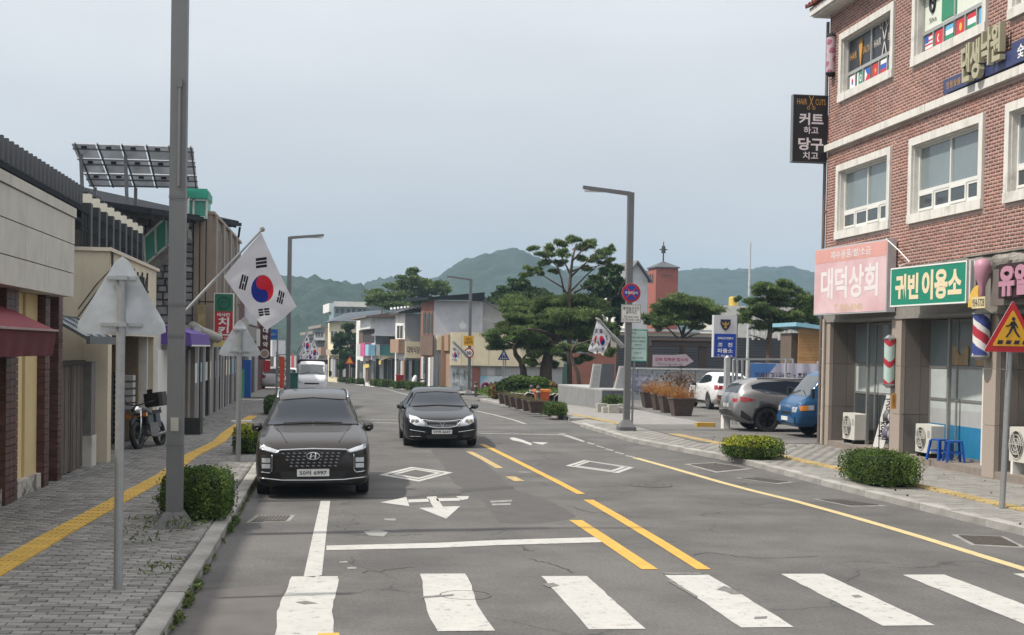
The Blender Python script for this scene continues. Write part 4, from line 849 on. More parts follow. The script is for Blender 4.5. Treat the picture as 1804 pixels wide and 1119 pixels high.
# terrace posts with lamps
dk = mat('dark_steel', (.022, .025, .030), .85, 0, var=.1, spec=.08); XP = -5.1; ys_ = np.linspace(29.1, 36.6, 9)
for k, y in enumerate(ys_):
    t = thing('lamp_post', ('black box post with white lamp cap on the roof terrace, '+['nearest the camera', 'second from the low shop', 'third in the row', 'fourth in the row', 'middle one of nine', 'sixth in the row', 'third before the green stair', 'second before the green stair', 'beside the green stair'][k]), 'post', (XP, y, 4.3), 0, 'terrace posts with lamp caps')
    mb = MB(); mb.box(XP-.12, XP+.06, y-.12, y+.12, 4.3, 5.33); B('post_body', mb, mat('charcoal', (.022, .024, .028), .5, .2), t)
    mb = MB(); mb.box(XP-.11, XP+.05, y-.09, y+.09, 5.33, 5.52); B('lamp_cap', mb, mat('lamp_opal', (.60, .58, .50), .4), t); mb = MB(); mb.box(XP-.10, XP+.0, y-.08, y+.08, 5.52, 5.56); B('cap_top', mb, MATS['charcoal'], t)
t = thing('terrace_railing', 'thin black railing running between the terrace posts', 'railing', (XP, 33, 4.3)); mb = MB()
for z in (4.4, 4.75, 5.1): mb.beam((XP, 28.2, z), (XP, 36.8, z), .03, .03)
for y in np.arange(28.3, 36.8, .33): mb.beam((XP, y, 4.3), (XP, y, 5.1), .02, .02, up=(0, 1, 0))
B('rails', mb, dk, t)
# dark terrace roof with slats
t = thing('terrace_roof', 'dark slatted canopy roof above the terrace, running off the left edge', 'roof', (-8, 31, 5.6)); dk = mat('dark_steel', (.022, .025, .030), .85, 0, var=.1, spec=.08)
XS = -6.05; mb = MB(); mb.box(-16, XS-.02, 16, 36.2, 5.62, 5.72); mb.box(-16, XS-.08, 16, 36.2, 5.35, 5.45)
for y in np.arange(18, 36, 3.0): mb.box(-16, XS-.1, y, y+.12, 5.45, 5.62)
B('roof_deck', mb, dk, t); sl = None
for y in np.arange(17, 36.2, .40):
    if sl is None: mb = MB(); mb.box(XS-.3-(-8), XS-(-8), 17-31, 17.1-31, 5.74-5.6, 6.2-5.6); mb.M = Matrix(); mb.v = [v+Vector((-8, 31, 5.6)) for v in mb.v]; sl = o = B('roof_slat', mb, mat('slat_grey', (.085, .09, .10), .7, 0, spec=.2), t)
    else: o = sl.copy(); C.objects.link(o); o.parent = t; o.location = (0, y-17, 0)
mb = MB(); mb.box(-16, XS-.31, 16, 36.2, 5.74, 6.12); B('roof_upstand', mb, dk, t)
mb = MB(); 
for y in (28.5, 36): mb.box(-8.2, -8.05, y, y+.15, 4.24, 5.35)
B('roof_post', mb, dk, t)
# second dark roof further on
t = thing('canopy_roof', 'dark corrugated lean-to roof with gutter over the stone building', 'roof', (-7, 50, 6)); mb = MB()
a = [P(150, 318, 36.6), P(345, 352, 46), P(400, 357, 52.5), P(431, 400, 59)]; 
c1, c2, c3 = P(367, 352, 47), P(400, 358, 51), P(431, 401, 58)
mb.add([(-13, 37, 6.9), (-5.0, 37, 5.9), (-4.1, 58, 7.5), (-13, 58, 9.2), (-13, 37, 7.05), (-5.0, 37, 6.05), (-4.1, 58, 7.65), (-13, 58, 9.35)], [(0, 1, 2, 3), (4, 7, 6, 5), (0, 4, 5, 1), (1, 5, 6, 2), (2, 6, 7, 3), (3, 7, 4, 0)])
B('roof_sheet', mb, dk, t)
mb = MB()
for y in np.arange(38, 58, 1.6): f = (y-37)/21; mb.beam((-13, y, 6.8+2.3*f), (-5+.9*f, y, 5.82+1.6*f), .08, .14)
B('rafters', mb, mat('rafter', (.09, .095, .1), .6, .3), t)
mb = MB(); mb.beam((-4.95, 37, 5.95), (-4.05, 58, 7.5), .14, .14); mb.tube([(-4.05, 58, 7.4), (-4.1, 58, 7.0), (-4.45, 58.2, 6.6), (-4.6, 58.3, 6.2)], .05, 6); B('gutter', mb, dk, t)
# solar rack
t = thing('solar_panel_rack', 'steel rack of tilted solar panels seen from behind on the roof', 'solar panels', (-6.5, 45, 7)); tl_, tr_, br_, bl_ = P(124, 252, 44), P(341, 259, 44), P(350, 333, 46.5), P(158, 330, 46.5)
def qd(u, v): return tl_.lerp(tr_, u).lerp(bl_.lerp(br_, u), v)
pback = leafmat('panel_backsheet', (.62, .64, .67), (.58, .60, .63), island=.05, tr=.34); cells_ = mat('panel_front', (.01, .015, .04), .2)
for i in range(5):
    for j in range(3):
        u0, u1, v0, v1 = i/5+.006, (i+1)/5-.006, j/3+.015, (j+1)/3-.015; q = [qd(u0, v0), qd(u1, v0), qd(u1, v1), qd(u0, v1)]; n_ = (q[1]-q[0]).cross(q[3]-q[0]).normalized(); n_ = n_ if n_.y > 0 else -n_
        mb = MB(); mb.add(q+[p+n_*.035 for p in q], [(0, 1, 2, 3), (4, 5, 6, 7), (0, 1, 5, 4), (1, 2, 6, 5), (2, 3, 7, 6), (3, 0, 4, 7)], [0, 0, 0, 0, 0, 0]); B('solar_panel', mb, [pback, cells_], t)
        mb = MB(); c = qd((u0+u1)/2, v0+.06); mb.box(c.x-.08, c.x+.08, c.y-.06, c.y-.01, c.z-.05, c.z+.03); B('junction_box', mb, black, t)
mb = MB(); up_ = Vector((0, -.05, 0))
for v in (.13, .36, .47, .70, .82, .97): mb.beam(qd(0, v)+up_, qd(1, v)+up_, .04, .05)
for u in (.04, .22, .42, .62, .80, .98): mb.beam(qd(u, 0)+up_*2, qd(u, 1)+up_*2, .045, .045)
for u in (.05, .42, .80): p = qd(u, .25); mb.beam((p.x, p.y-.1, p.z), (p.x+.05, p.y+.2, 6.2), .1, .1, up=(0, 1, 0)); p = qd(u, 1); mb.beam((p.x, p.y, p.z), (p.x, p.y, 6.2), .1, .1, up=(0, 1, 0))
B('rack', mb, mat('rack_steel', (.20, .21, .22), .5, .2), t)
# stone building
sb = thing('stone_building', 'grey rough stone building with beige pilasters behind the flag pole', 'building', (-6, 50, 0)); YS = 47.; zs = 6.85
XC = P(374, 450, YS).x
mb = MB(); mb.box(-14, XC, YS+.06, 60, 0, zs); B('core', mb, mat('stone_mortar', (.20, .19, .185), .95, var=.2), sb)
stm = mat('rough_stone', (.26, .255, .265), .95, var=.35, scale=3.5, rnd=.35, bump=.8, bscale=20); z = 2.6; st = []
while z < zs-.02:
    h = rng.uniform(.20, .30); h = min(h, zs-z); x = XC-.62
    while x > -8.2 and len(st) < 200:
        w_ = rng.uniform(.28, .55); mb = MB(fr((x-w_, YS, z), (1, 0, 0))); e = .03; dd = rng.uniform(.06, .13)
        mb.add([(.01, .01, -.08), (w_-.01, .01, -.08), (w_-.01, h-.01, -.08), (.01, h-.01, -.08), (e, e, dd), (w_-e, e, dd*.8), (w_-e*1.3, h-e, dd), (e, h-e*1.2, dd*.9)], [(4, 5, 6, 7), (0, 1, 5, 4), (1, 2, 6, 5), (2, 3, 7, 6), (3, 0, 4, 7)])
        st.append(B('stone', mb, stm, sb)); x -= w_
    z += h
be = mat('beige_pilaster', (.27, .22, .175), .85, var=.12, scale=2)
for k in range(3): mb = MB(); mb.box(XC-.60+k*.21, XC-.60+k*.21+.17, YS-.10, YS+.05, 2.6, zs); B('pilaster', mb, be, sb)
mb = MB(); mb.box(-14, XC+.08, YS-.14, 60.1, zs, zs+.10); B('coping', mb, be, sb)
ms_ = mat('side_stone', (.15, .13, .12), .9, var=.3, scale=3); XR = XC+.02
for k in range(4):
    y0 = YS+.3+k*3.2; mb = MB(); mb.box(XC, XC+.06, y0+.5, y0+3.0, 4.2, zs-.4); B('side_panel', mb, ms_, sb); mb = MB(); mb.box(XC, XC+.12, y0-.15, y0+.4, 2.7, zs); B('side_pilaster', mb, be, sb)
# green stair railing and booth
gt = mat('green_sheet', (.06, .30, .22), .4, var=.12, scale=2); wf_ = mat('white_frame', (.55, .60, .57), .5)
t = thing('outside_stair', 'sloping green sheet railing with white rails up the stone wall', 'stair', (-7, 45, 4)); q = [P(254, 418, 45), P(300, 376, 45), P(300, 428, 45), P(256, 466, 45)]
q[1] = q[0]+(q[1]-q[0])*1.7; q[2] = q[3]+(q[2]-q[3])*1.7
for k in range(4):
    u0, u1 = k/4, (k+1)/4; mb = MB(); pp = [q[0].lerp(q[1], u0), q[0].lerp(q[1], u1), q[3].lerp(q[2], u1), q[3].lerp(q[2], u0)]; mb.add(pp+[p+Vector((0, .03, 0)) for p in pp], [(0, 1, 2, 3), (7, 6, 5, 4), (0, 1, 5, 4), (2, 3, 7, 6)]); B('railing_sheet', mb, gt, t)
mb = MB(); mb.beam(q[0], q[1], .06, .07); mb.beam(q[3], q[2], .06, .07)
for k in range(5): mb.beam(q[0].lerp(q[1], k/4), q[3].lerp(q[2], k/4), .06, .06, up=(0, 1, 0))
B('rails', mb, wf_, t); mb = MB(); mb.add([q[3]+Vector((0, .05, -.02)), q[2]+Vector((0, .05, -.02)), q[2]+Vector((0, 1.2, -.02)), q[3]+Vector((0, 1.2, -.02)), q[3]+Vector((0, .05, -.3)), q[2]+Vector((0, .05, -.3)), q[2]+Vector((0, 1.2, -.3)), q[3]+Vector((0, 1.2, -.3))], [(0, 1, 2, 3), (4, 5, 6, 7), (0, 1, 5, 4), (1, 2, 6, 5), (2, 3, 7, 6), (3, 0, 4, 7)]); B('stair_flight', mb, conc, t)
t = thing('rooftop_booth', 'green glazed booth with white frames on top of the stone building', 'booth', (-5, 46.5, 6.9)); a, b = P(318, 382, 46.8), P(364, 382, 46.8); h1 = P(340, 350, 46.8).z; h2 = P(340, 333, 46.8).z
mb = MB(); mb.box(a.x, b.x, 46.8, 48.2, a.z-.05, h1); B('glazing', mb, gt, t); mb = MB(); mb.box(a.x-.1, b.x+.05, 46.7, 48.3, h1, h2-.08); mb.box(a.x-.06, b.x, 46.8, 48.2, h2-.08, h2+.02); B('booth_roof', mb, mat('green_roof', (.02, .25, .17), .5), t)
mb = MB()
for x in np.linspace(a.x, b.x, 3): mb.beam((x, 46.77, a.z-.05), (x, 46.77, h1), .06, .06, up=(0, 1, 0))
for z in (a.z, h1-.04): mb.beam((a.x, 46.77, z), (b.x, 46.77, z), .06, .06)
mb.beam((b.x, 46.8, h1), (b.x, 48.2, h1), .06, .06); B('booth_frame', mb, wf_, t)
# ---------------- vehicles ----------------
def cub(pts, x):
    xs = [p[0] for p in pts]; ys = [p[1] for p in pts]; n = len(xs)
    if x <= xs[0]: return ys[0]
    if x >= xs[-1]: return ys[-1]
    i = max(k for k in range(n-1) if xs[k] <= x); h = xs[i+1]-xs[i]; t = (x-xs[i])/h; dl = [(ys[k+1]-ys[k])/(xs[k+1]-xs[k]) for k in range(n-1)]
    def sl(k):
        if k == 0: return dl[0]
        if k == n-1: return dl[-1]
        a, b = dl[k-1], dl[k]; return 0 if a*b <= 0 else 2*a*b/(a+b)
    m0, m1 = sl(i)*h, sl(i+1)*h
    return (2*t**3-3*t**2+1)*ys[i]+(t**3-2*t**2+t)*m0+(-2*t**3+3*t**2)*ys[i+1]+(t**3-t**2)*m1
def paintm(name, col, metal=.5):
    m = mat(name, col, .45, metal, var=.04, scale=1.5, coat=.55, spec=.2); return m
chrome = mat('chrome', (.62, .63, .65), .12, 1, var=0); lampg = mat('lamp_glass', (.50, .54, .58), .08, .3, var=.15, scale=14, coat=1); blackp = mat('black_plastic', (.02, .02, .021), .55, var=.05)
tint = mat('tinted_glass', (.014, .020, .030), .03, var=.1, scale=1, spec=.36, coat=0); redl = mat('tail_red', (.30, .012, .015), .2, coat=1, var=.2, scale=10); amber = mat('amber_lens', (.55, .20, .03), .2, coat=1, var=.15, scale=10)
platew = mat('plate_white', (.62, .63, .62), .45, var=.04); rimm = mat('alloy', (.33, .34, .35), .3, .8, var=.05); darkrim = mat('dark_alloy', (.04, .04, .042), .35, .6)
class Car:
    def __init__(s, name, label, cat, loc, rz, spec, body, group=None):
        s.t = thing(name, label, cat, loc, rz, group); s.S = spec; s.M = WM[s.t.name]; L_ = spec['L']
        st = sorted(set([0, .03, .07, .12, .2, .3, .42, .6, .8, 1.0]+list(np.arange(1.15, L_-.9, .13))+[L_-.9, L_-.75, L_-.6, L_-.48, L_-.36, L_-.26, L_-.18, L_-.12, L_-.07, L_-.03, L_]))
        rings = []
        for y in st:
            zt, zs, w_, zl = (cub(spec[k], y) for k in ('zt', 'zs', 'w', 'zl')); zs = min(zs, zt-.02); rw = spec['rw']; k = zt-zs; cab = min(1, k/.42); wi = w_-.05
            h = zs-zl; half = [(0, zl), (w_*.82, zl), (w_-.04, zl+.05), (w_-.005, zl+.22*h), (w_+.004, zl+.50*h), (w_-.004, zl+.72*h), (w_-.02, zl+.90*h), (wi, zs)]
            for f in (.12, .4, .7, .88): half.append((wi-(wi-rw)*(f*.93+.07)*(.5+.5*cab)*(1 if cab > .5 else .9), zs+k*f))
            xr = half[-1][0]; half += [(xr-.07, zs+k*.965), (xr*.62, zs+k*.992), (0, zt)]
            rings.append([(x, y, z) for x, z in half]+[(-x, y, z) for x, z in half[-2:0:-1]])
        n = len(rings[0]); vs = [v for r in rings for v in r]; fs = []
        for i in range(len(st)-1):
            for j in range(n): fs.append((i*n+j, i*n+(j+1) % n, (i+1)*n+(j+1) % n, (i+1)*n+j))
        fs.append(tuple(range(n))[::-1]); b0 = (len(st)-1)*n; fs.append(tuple(range(b0, b0+n)))
        mb = MB(s.M); mb.add(vs, fs); s.body = B('body', mb, body, s.t, smooth=True); me = s.body.data
        bm = bmesh.new(); bm.from_mesh(me); bmesh.ops.recalc_face_normals(bm, faces=bm.faces); bm.to_mesh(me); bm.free()
        s.bvh = BVHTree.FromPolygons([v.co.copy() for v in me.vertices], [tuple(p.vertices) for p in me.polygons])
        # wheel arches cut from the closed body
        cut = MB(s.M)
        for y in spec['wy']:
            for sg in (-1, 1): cut.cyl((sg*(spec['W']/2-.30), y, spec['wr']), (sg*(spec['W']/2+.3), y, spec['wr']), spec['wr']+spec.get('gap', .05), n=28)
        co = B('cut', cut, blackp, s.t); md = s.body.modifiers.new('b', 'BOOLEAN'); md.operation = 'DIFFERENCE'; md.solver = 'EXACT'; md.object = co; md.use_self = True
        bpy.context.view_layer.update(); nm = bpy.data.meshes.new_from_object(s.body.evaluated_get(bpy.context.evaluated_depsgraph_get()))
        s.body.modifiers.remove(md)
        if len(nm.polygons) > 100: s.body.data = nm
        bpy.data.objects.remove(co)
        s.wheels()
    def wheels(s):
        sp = s.S; r = sp['wr']; ry = r*sp.get('rim', .68); W = sp['W']; proto = None
        for y in sp['wy']:
            for sg in (-1, 1):
                x1 = sg*(W/2-.015); x0 = sg*(W/2-.225)
                M_ = s.M @ Matrix.Translation((x1, y, r)) @ Matrix.Rotation(PI/2, 4, 'X') @ Matrix.Rotation(0, 4, 'Z')
                mb = MB(s.M); n = 28; prof = [(ry, 0), (r-.02, .0), (r, .03), (r, .18), (r-.02, .21), (ry, .21)]; vs = []
                for q, d in prof:
                    for i in range(n): a = 2*PI*i/n; vs.append((x1-sg*d, y+q*math.cos(a), r+q*math.sin(a)))
                mb.add(vs, [(k*n+i, k*n+(i+1) % n, (k+1)*n+(i+1) % n, (k+1)*n+i) for k in range(len(prof)-1) for i in range(n)]); wh = B('wheel', mb, rubber, s.t, smooth=False)
                mb = MB(s.M); xx = x1-sg*.03; nsp = 5
                mb.cyl((xx-sg*.12, y, r), (xx-sg*.11, y, r), ry, n=24, mi=1)
                for k in range(nsp):
                    a = 2*PI*k/nsp+.3
                    for da in (-.2, .2): mb.beam((xx, y+.04*math.cos(a), r+.04*math.sin(a)), (xx, y+ry*.97*math.cos(a+da), r+ry*.97*math.sin(a+da)), .045, .03, up=(sg, 0, 0))
                mb.tube([(xx, y+ry*.97*math.cos(a), r+ry*.97*math.sin(a)) for a in np.linspace(0, 2*PI, 25)], .02, 5); mb.cyl((xx-sg*.02, y, r), (xx+sg*.012, y, r), .06, n=12)
                B('rim', mb, [sp.get('rimm', rimm), black], wh)
    def hit(s, d, a, b, off):
        """d: 'f' front, 'r' rear, 'l' -x side, 'R' +x side, 't' top; a,b the two coordinates seen from there"""
        o, dr = {'f': ((a, -3, b), (0, 1, 0)), 'r': ((a, s.S['L']+3, b), (0, -1, 0)), 'l': ((-4, a, b), (1, 0, 0)), 'R': ((4, a, b), (-1, 0, 0)), 't': ((a, b, 4), (0, 0, -1))}[d]
        h, nrm, _, _ = s.bvh.ray_cast(Vector(o), Vector(dr))
        if h is None: return None
        if nrm.dot(Vector(dr)) > 0: nrm = -nrm
        return h+nrm*off
    def patch(s, name, d, top, bot, m, off=.006, nu=12, nv=5, parent=None, smooth=True, th=.012):
        """panel lying on the body: top and bottom edge polylines in the view's two coordinates"""
        def pl(q, u):
            x = u*(len(q)-1); i = min(int(x), len(q)-2); f = x-i; return (q[i][0]*(1-f)+q[i+1][0]*f, q[i][1]*(1-f)+q[i+1][1]*f)
        pts = {}; last = None
        for j in range(nv+1):
            for i in range(nu+1):
                a, b = pl(top, i/nu), pl(bot, i/nu); v = j/nv; p = (a[0]*(1-v)+b[0]*v, a[1]*(1-v)+b[1]*v); h = s.hit(d, p[0], p[1], off); pts[i, j] = h if h is not None else last; last = pts[i, j]
        mb = MB(s.M); vs = [pts[i, j] for j in range(nv+1) for i in range(nu+1)]
        if any(v is None for v in vs): return None
        fs = [(j*(nu+1)+i, j*(nu+1)+i+1, (j+1)*(nu+1)+i+1, (j+1)*(nu+1)+i) for j in range(nv) for i in range(nu)]
        mb.add(vs, fs); return B(name, mb, m, parent or s.t, smooth=smooth)
    def line(s, name, d, pts, r, m, off=.004, n=8, parent=None):
        q = []
        for a, b in zip(pts, pts[1:]):
            for k in range(n): f = k/n; h = s.hit(d, a[0]*(1-f)+b[0]*f, a[1]*(1-f)+b[1]*f, off); q += [h] if h is not None else []
        h = s.hit(d, *pts[-1], off); q += [h] if h is not None else []
        mb = MB(s.M); mb.tube(q, r, 6); return B(name, mb, m, parent or s.t, smooth=True)
    def mirror(s, x, y, z, m, w_=.22, h=.14):
        for sg in (-1, 1):
            mb = MB(s.M); n = 10; vs = []; prof = [(0, .35), (.03, .8), (.08, 1), (.13, .95), (.16, .7)]
            for dy, k in prof:
                for i in range(n): a = 2*PI*i/n; vs.append((sg*(x+w_/2)+math.cos(a)*w_/2*k*(1 if abs(math.cos(a)) < .9 else .95), y+dy, z+math.sin(a)*h/2*k))
            mb.add(vs, [tuple(range(n)), tuple(range(n*4, n*5))]+[(k*n+i, k*n+(i+1) % n, (k+1)*n+(i+1) % n, (k+1)*n+i) for k in range(4) for i in range(n)])
            mb.beam((sg*(x-.08), y+.1, z-h*.42), (sg*(x+.06), y+.1, z-h*.25), .05, .05); o = B('side_mirror', mb, m, s.t, smooth=True)
            mb = MB(s.M); mb.box(min(sg*(x+.02), sg*(x+w_-.02)), max(sg*(x+.02), sg*(x+w_-.02)), y+.162, y+.166, z-h*.36, z+h*.36); B('mirror_glass', mb, tint, o)
    def plate(s, txt, z, y, d='f', x=0, w_=.52, h=.11):
        M_ = s.M @ (fr((x, y, z), (1, 0, 0)) if d == 'f' else fr((x, y, z), (-1, 0, 0))); mb = MB(M_); mb.box(-w_/2, w_/2, -h/2, h/2, -.03, .006); o = B('number_plate', mb, platew, s.t)
        if txt: text(txt, M_ @ Matrix.Translation((0, 0, .007)), w_*.84, h*.66, fm['k'], o, bold=.02)
        return o
    def sidewin(s, d, q, m=None, name='side_window', **k): return s.patch(name, d, q[0], q[1], m or tint, **k)
# -- dark brown-grey suv parked at the left kerb
suvS = dict(L=4.77, W=1.89, wr=.36, wy=(.92, 3.68), rw=.60, zt=[(0, .76), (.05, .84), (.14, .90), (.35, .965), (1.0, 1.07), (1.3, 1.12), (2.0, 1.53), (2.35, 1.61), (3.2, 1.65), (4.1, 1.60), (4.45, 1.46), (4.7, 1.1), (4.77, .8)],
            zs=[(0, .70), (.08, .84), (.35, .91), (1.3, 1.03), (3, 1.06), (4.5, 1.08), (4.77, .76)], w=[(0, .78), (.05, .86), (.18, .91), (.5, .94), (4.2, .945), (4.6, .88), (4.77, .78)], zl=[(0, .26), (.1, .2), (.5, .19), (4.3, .22), (4.77, .35)])
pc = G(553, 872); suvp = paintm('suv_paint', (.026, .023, .023), .4)
c = Car('parked_suv', 'dark brown suv with hexagon mesh grille parked against the left kerb', 'car', (-.33, 22.1, 0), R(1.0), suvS, suvp)
c.patch('windscreen', 'f', [(-.61, 1.48), (0, 1.52), (.61, 1.48)], [(-.77, 1.10), (0, 1.135), (.77, 1.10)], tint, nu=16, nv=6)
c.line('windscreen_seal', 'f', [(-.77, 1.10), (-.70, 1.29), (-.61, 1.485), (0, 1.525), (.61, 1.485), (.70, 1.29), (.77, 1.10), (0, 1.13), (-.77, 1.10)], .012, black, off=.008, n=6)
for sg, d in ((-1, 'l'), (1, 'R')):
    c.sidewin(d, ([(1.75, 1.32), (2.2, 1.50), (3.0, 1.54), (3.8, 1.50)], [(1.55, 1.12), (2.2, 1.12), (3, 1.13), (3.9, 1.16)])); c.line('roof_rail', 't', [(sg*.60, 2.05), (sg*.61, 2.6), (sg*.6, 3.6), (sg*.56, 4.1)], .02, chrome, off=.03)
    c.patch('headlight', 'f', [(sg*.56, .775), (sg*.70, .82), (sg*.85, .86)], [(sg*.55, .735), (sg*.70, .765), (sg*.86, .80)], lampg, nu=8, nv=2)
    c.patch('lamp_recess', 'f', [(sg*.66, .70), (sg*.76, .715), (sg*.845, .70)], [(sg*.68, .44), (sg*.75, .41), (sg*.84, .43)], blackp, nu=8, nv=5)
    for z in (.62, .53): c.patch('lower_lamp', 'f', [(sg*.69, z+.035), (sg*.82, z+.035)], [(sg*.69, z-.035), (sg*.82, z-.035)], lampg, off=.012, nu=4, nv=3)
    c.line('lamp_trim', 'f', [(sg*.66, .71), (sg*.665, .46), (sg*.70, .42), (sg*.84, .44)], .008, chrome, off=.008, n=5)
    c.line('hood_crease', 'f', [(sg*.42, .89), (sg*.52, 1.0), (sg*.60, 1.07)], .006, suvp, off=.003, n=8)
    mb = MB(c.M); h0 = c.hit('t', sg*.5, 1.29, .02); h1 = c.hit('t', sg*.02, 1.33, .02)
    if h0 and h1: mb.tube([h0, h1], .012, 5); B('wiper', mb, black, c.t)
gr = c.patch('grille', 'f', [(-.55, .765), (0, .775), (.55, .765)], [(-.35, .50), (0, .485), (.35, .50)], black, nu=16, nv=6, off=.004)
mb = MB(c.M); row = 0
for z in np.arange(.52, .76, .05):
    hw = .35+(z-.5)/.27*.17
    for x in np.arange(-hw+(.045 if row % 2 else 0), hw, .09):
        h = c.hit('f', x, z, .012)
        if h: mb.add([(h.x+.035*math.cos(a), h.y-.004, h.z+.023*math.sin(a)) for a in np.linspace(0, 2*PI, 7)[:-1]]+[(h.x, h.y-.018, h.z)], [(i, (i+1) % 6, 6) for i in range(6)])
    row += 1
B('grille_mesh', mb, mat('grille_dark_chrome', (.10, .10, .11), .25, .9), gr)
c.line('chrome_bar', 'f', [(-.84, .79), (-.60, .735), (-.53, .775), (0, .79), (.53, .775), (.60, .735), (.84, .79)], .016, mat('satin_chrome', (.42, .43, .45), .25, .9), off=.008, n=6)
c.patch('lower_intake', 'f', [(-.54, .44), (0, .45), (.54, .44)], [(-.48, .27), (0, .26), (.48, .27)], black, nu=10, nv=3, off=.004)
c.line('skid_trim', 'f', [(-.86, .345), (-.5, .305), (0, .30), (.5, .305), (.86, .345)], .013, MATS['satin_chrome'], off=.008, n=6)
M_ = c.M @ fr((0, -.03, .685), (1, 0, 0)); mb = MB(M_); mb.tube([(.105*math.cos(a), .055*math.sin(a), 0) for a in np.linspace(0, 2*PI, 25)], .010, 6)
mb.beam((-.045, -.042, 0), (-.03, .042, 0), .022, .01); mb.beam((.03, -.042, 0), (.045, .042, 0), .022, .01); mb.beam((-.04, -.008, 0), (.04, .008, 0), .01, .018); B('emblem', mb, chrome, c.t)
c.plate('50러 6997', .42, -.01, w_=.52, h=.115); c.mirror(.86, 1.42, 1.06, suvp, .20, .17); c.t.rotation_euler = (0, R(-.9), R(1.0)); c.t.scale = (.985, 1, 1.02)
# -- black sedan driving towards the camera
sedS = dict(L=4.91, W=1.86, wr=.335, wy=(.92, 3.76), rw=.56, zt=[(0, .62), (.05, .70), (.15, .76), (.4, .83), (1.2, .94), (1.45, .97), (2.25, 1.33), (2.6, 1.41), (3.2, 1.43), (3.7, 1.36), (4.3, 1.12), (4.75, 1.03), (4.91, .8)],
            zs=[(0, .56), (.1, .70), (.4, .77), (1.4, .88), (3, .92), (4.6, .96), (4.91, .75)], w=[(0, .70), (.06, .80), (.2, .87), (.55, .92), (4.3, .925), (4.7, .86), (4.91, .72)], zl=[(0, .24), (.1, .19), (.5, .17), (4.4, .2), (4.91, .35)])
sedp = paintm('black_paint', (.006, .007, .010), .0); cx_ = P(777, 770, 34.6).x
c = Car('driving_sedan', 'black sedan with chrome grille driving towards the camera beside the centre line', 'car', (cx_-.05, 33.6, 0), R(-.6), sedS, sedp)
c.patch('windscreen', 'f', [(-.54, 1.29), (0, 1.32), (.54, 1.29)], [(-.74, .97), (0, 1.0), (.74, .97)], tint, nu=16, nv=6)
c.line('windscreen_seal', 'f', [(-.74, .97), (-.64, 1.15), (-.54, 1.295), (0, 1.325), (.54, 1.295), (.64, 1.15), (.74, .97), (0, 1.0), (-.74, .97)], .012, black, off=.008, n=6)
for sg, d in ((-1, 'l'), (1, 'R')):
    c.sidewin(d, ([(1.95, 1.13), (2.4, 1.30), (3.1, 1.32), (3.7, 1.22)], [(1.75, .95), (2.4, .95), (3.1, .97), (3.95, 1.01)])); hl = c.patch('headlight', 'f', [(sg*.36, .56), (sg*.48, .69), (sg*.62, .77), (sg*.80, .81)], [(sg*.37, .535), (sg*.52, .55), (sg*.66, .57), (sg*.79, .64)], lampg, nu=12, nv=4)
    for q in (.62, .72): 
        h = c.hit('f', sg*q, .665, .004)
        if h: mb = MB(c.M); mb.cyl(h, h+Vector((0, -.02, 0)), .045, .05, 14); B('projector', mb, chrome, hl)
    c.line('fog_trim', 'f', [(sg*.40, .40), (sg*.62, .43), (sg*.80, .46)], .009, chrome, off=.006, n=5); c.line('lower_trim', 'f', [(sg*.50, .29), (sg*.82, .30)], .007, chrome if sg < 0 else blackp, off=.006, n=5)
    c.patch('fog_recess', 'f', [(sg*.52, .39), (sg*.82, .42)], [(sg*.54, .27), (sg*.80, .29)], black, nu=6, nv=3, off=.003)
gr = c.patch('grille', 'f', [(-.50, .70), (-.2, .665), (0, .66), (.2, .665), (.50, .70)], [(-.32, .53), (-.15, .505), (0, .50), (.15, .505), (.32, .53)], black, nu=16, nv=5, off=.004)
mb = MB(c.M)
for x in np.arange(-.42, .43, .035):
    lo_, hi_ = .515+abs(x)*.05, min(.665+abs(x)*.05, .53+(.5-abs(x))*.95+.02); h0 = c.hit('f', x, lo_, .012); h1 = c.hit('f', x, hi_, .012)
    if h0 and h1 and hi_ > lo_: mb.beam(h0, h1, .012, .01, up=(0, 1, 0))
B('grille_bars', mb, mat('bar_chrome', (.38, .39, .4), .25, .9), gr)
c.line('grille_surround', 'f', [(-.50, .70), (-.2, .665), (0, .66), (.2, .665), (.50, .70), (.34, .54), (.15, .505), (-.15, .505), (-.34, .54), (-.50, .70)], .012, chrome, off=.008, n=5)
M_ = c.M @ fr((.0, -.04, .575), (1, 0, 0)); mb = MB(M_)
for s_ in (-1, 1): mb.beam((s_*.035, .045, 0), (s_*.012, -.045, 0), .02, .01); mb.beam((s_*.035, .045, 0), (s_*.07, .05, 0), .01, .014)
B('emblem', mb, chrome, c.t); c.plate('57머 6647', .405, .0, w_=.50, h=.105); c.patch('lower_intake', 'f', [(-.40, .33), (.40, .33)], [(-.36, .24), (.36, .24)], black, nu=8, nv=2, off=.003)
c.mirror(.86, 1.62, .965, sedp, .21, .14); c.t.rotation_euler = (0, R(-.7), R(-.6))
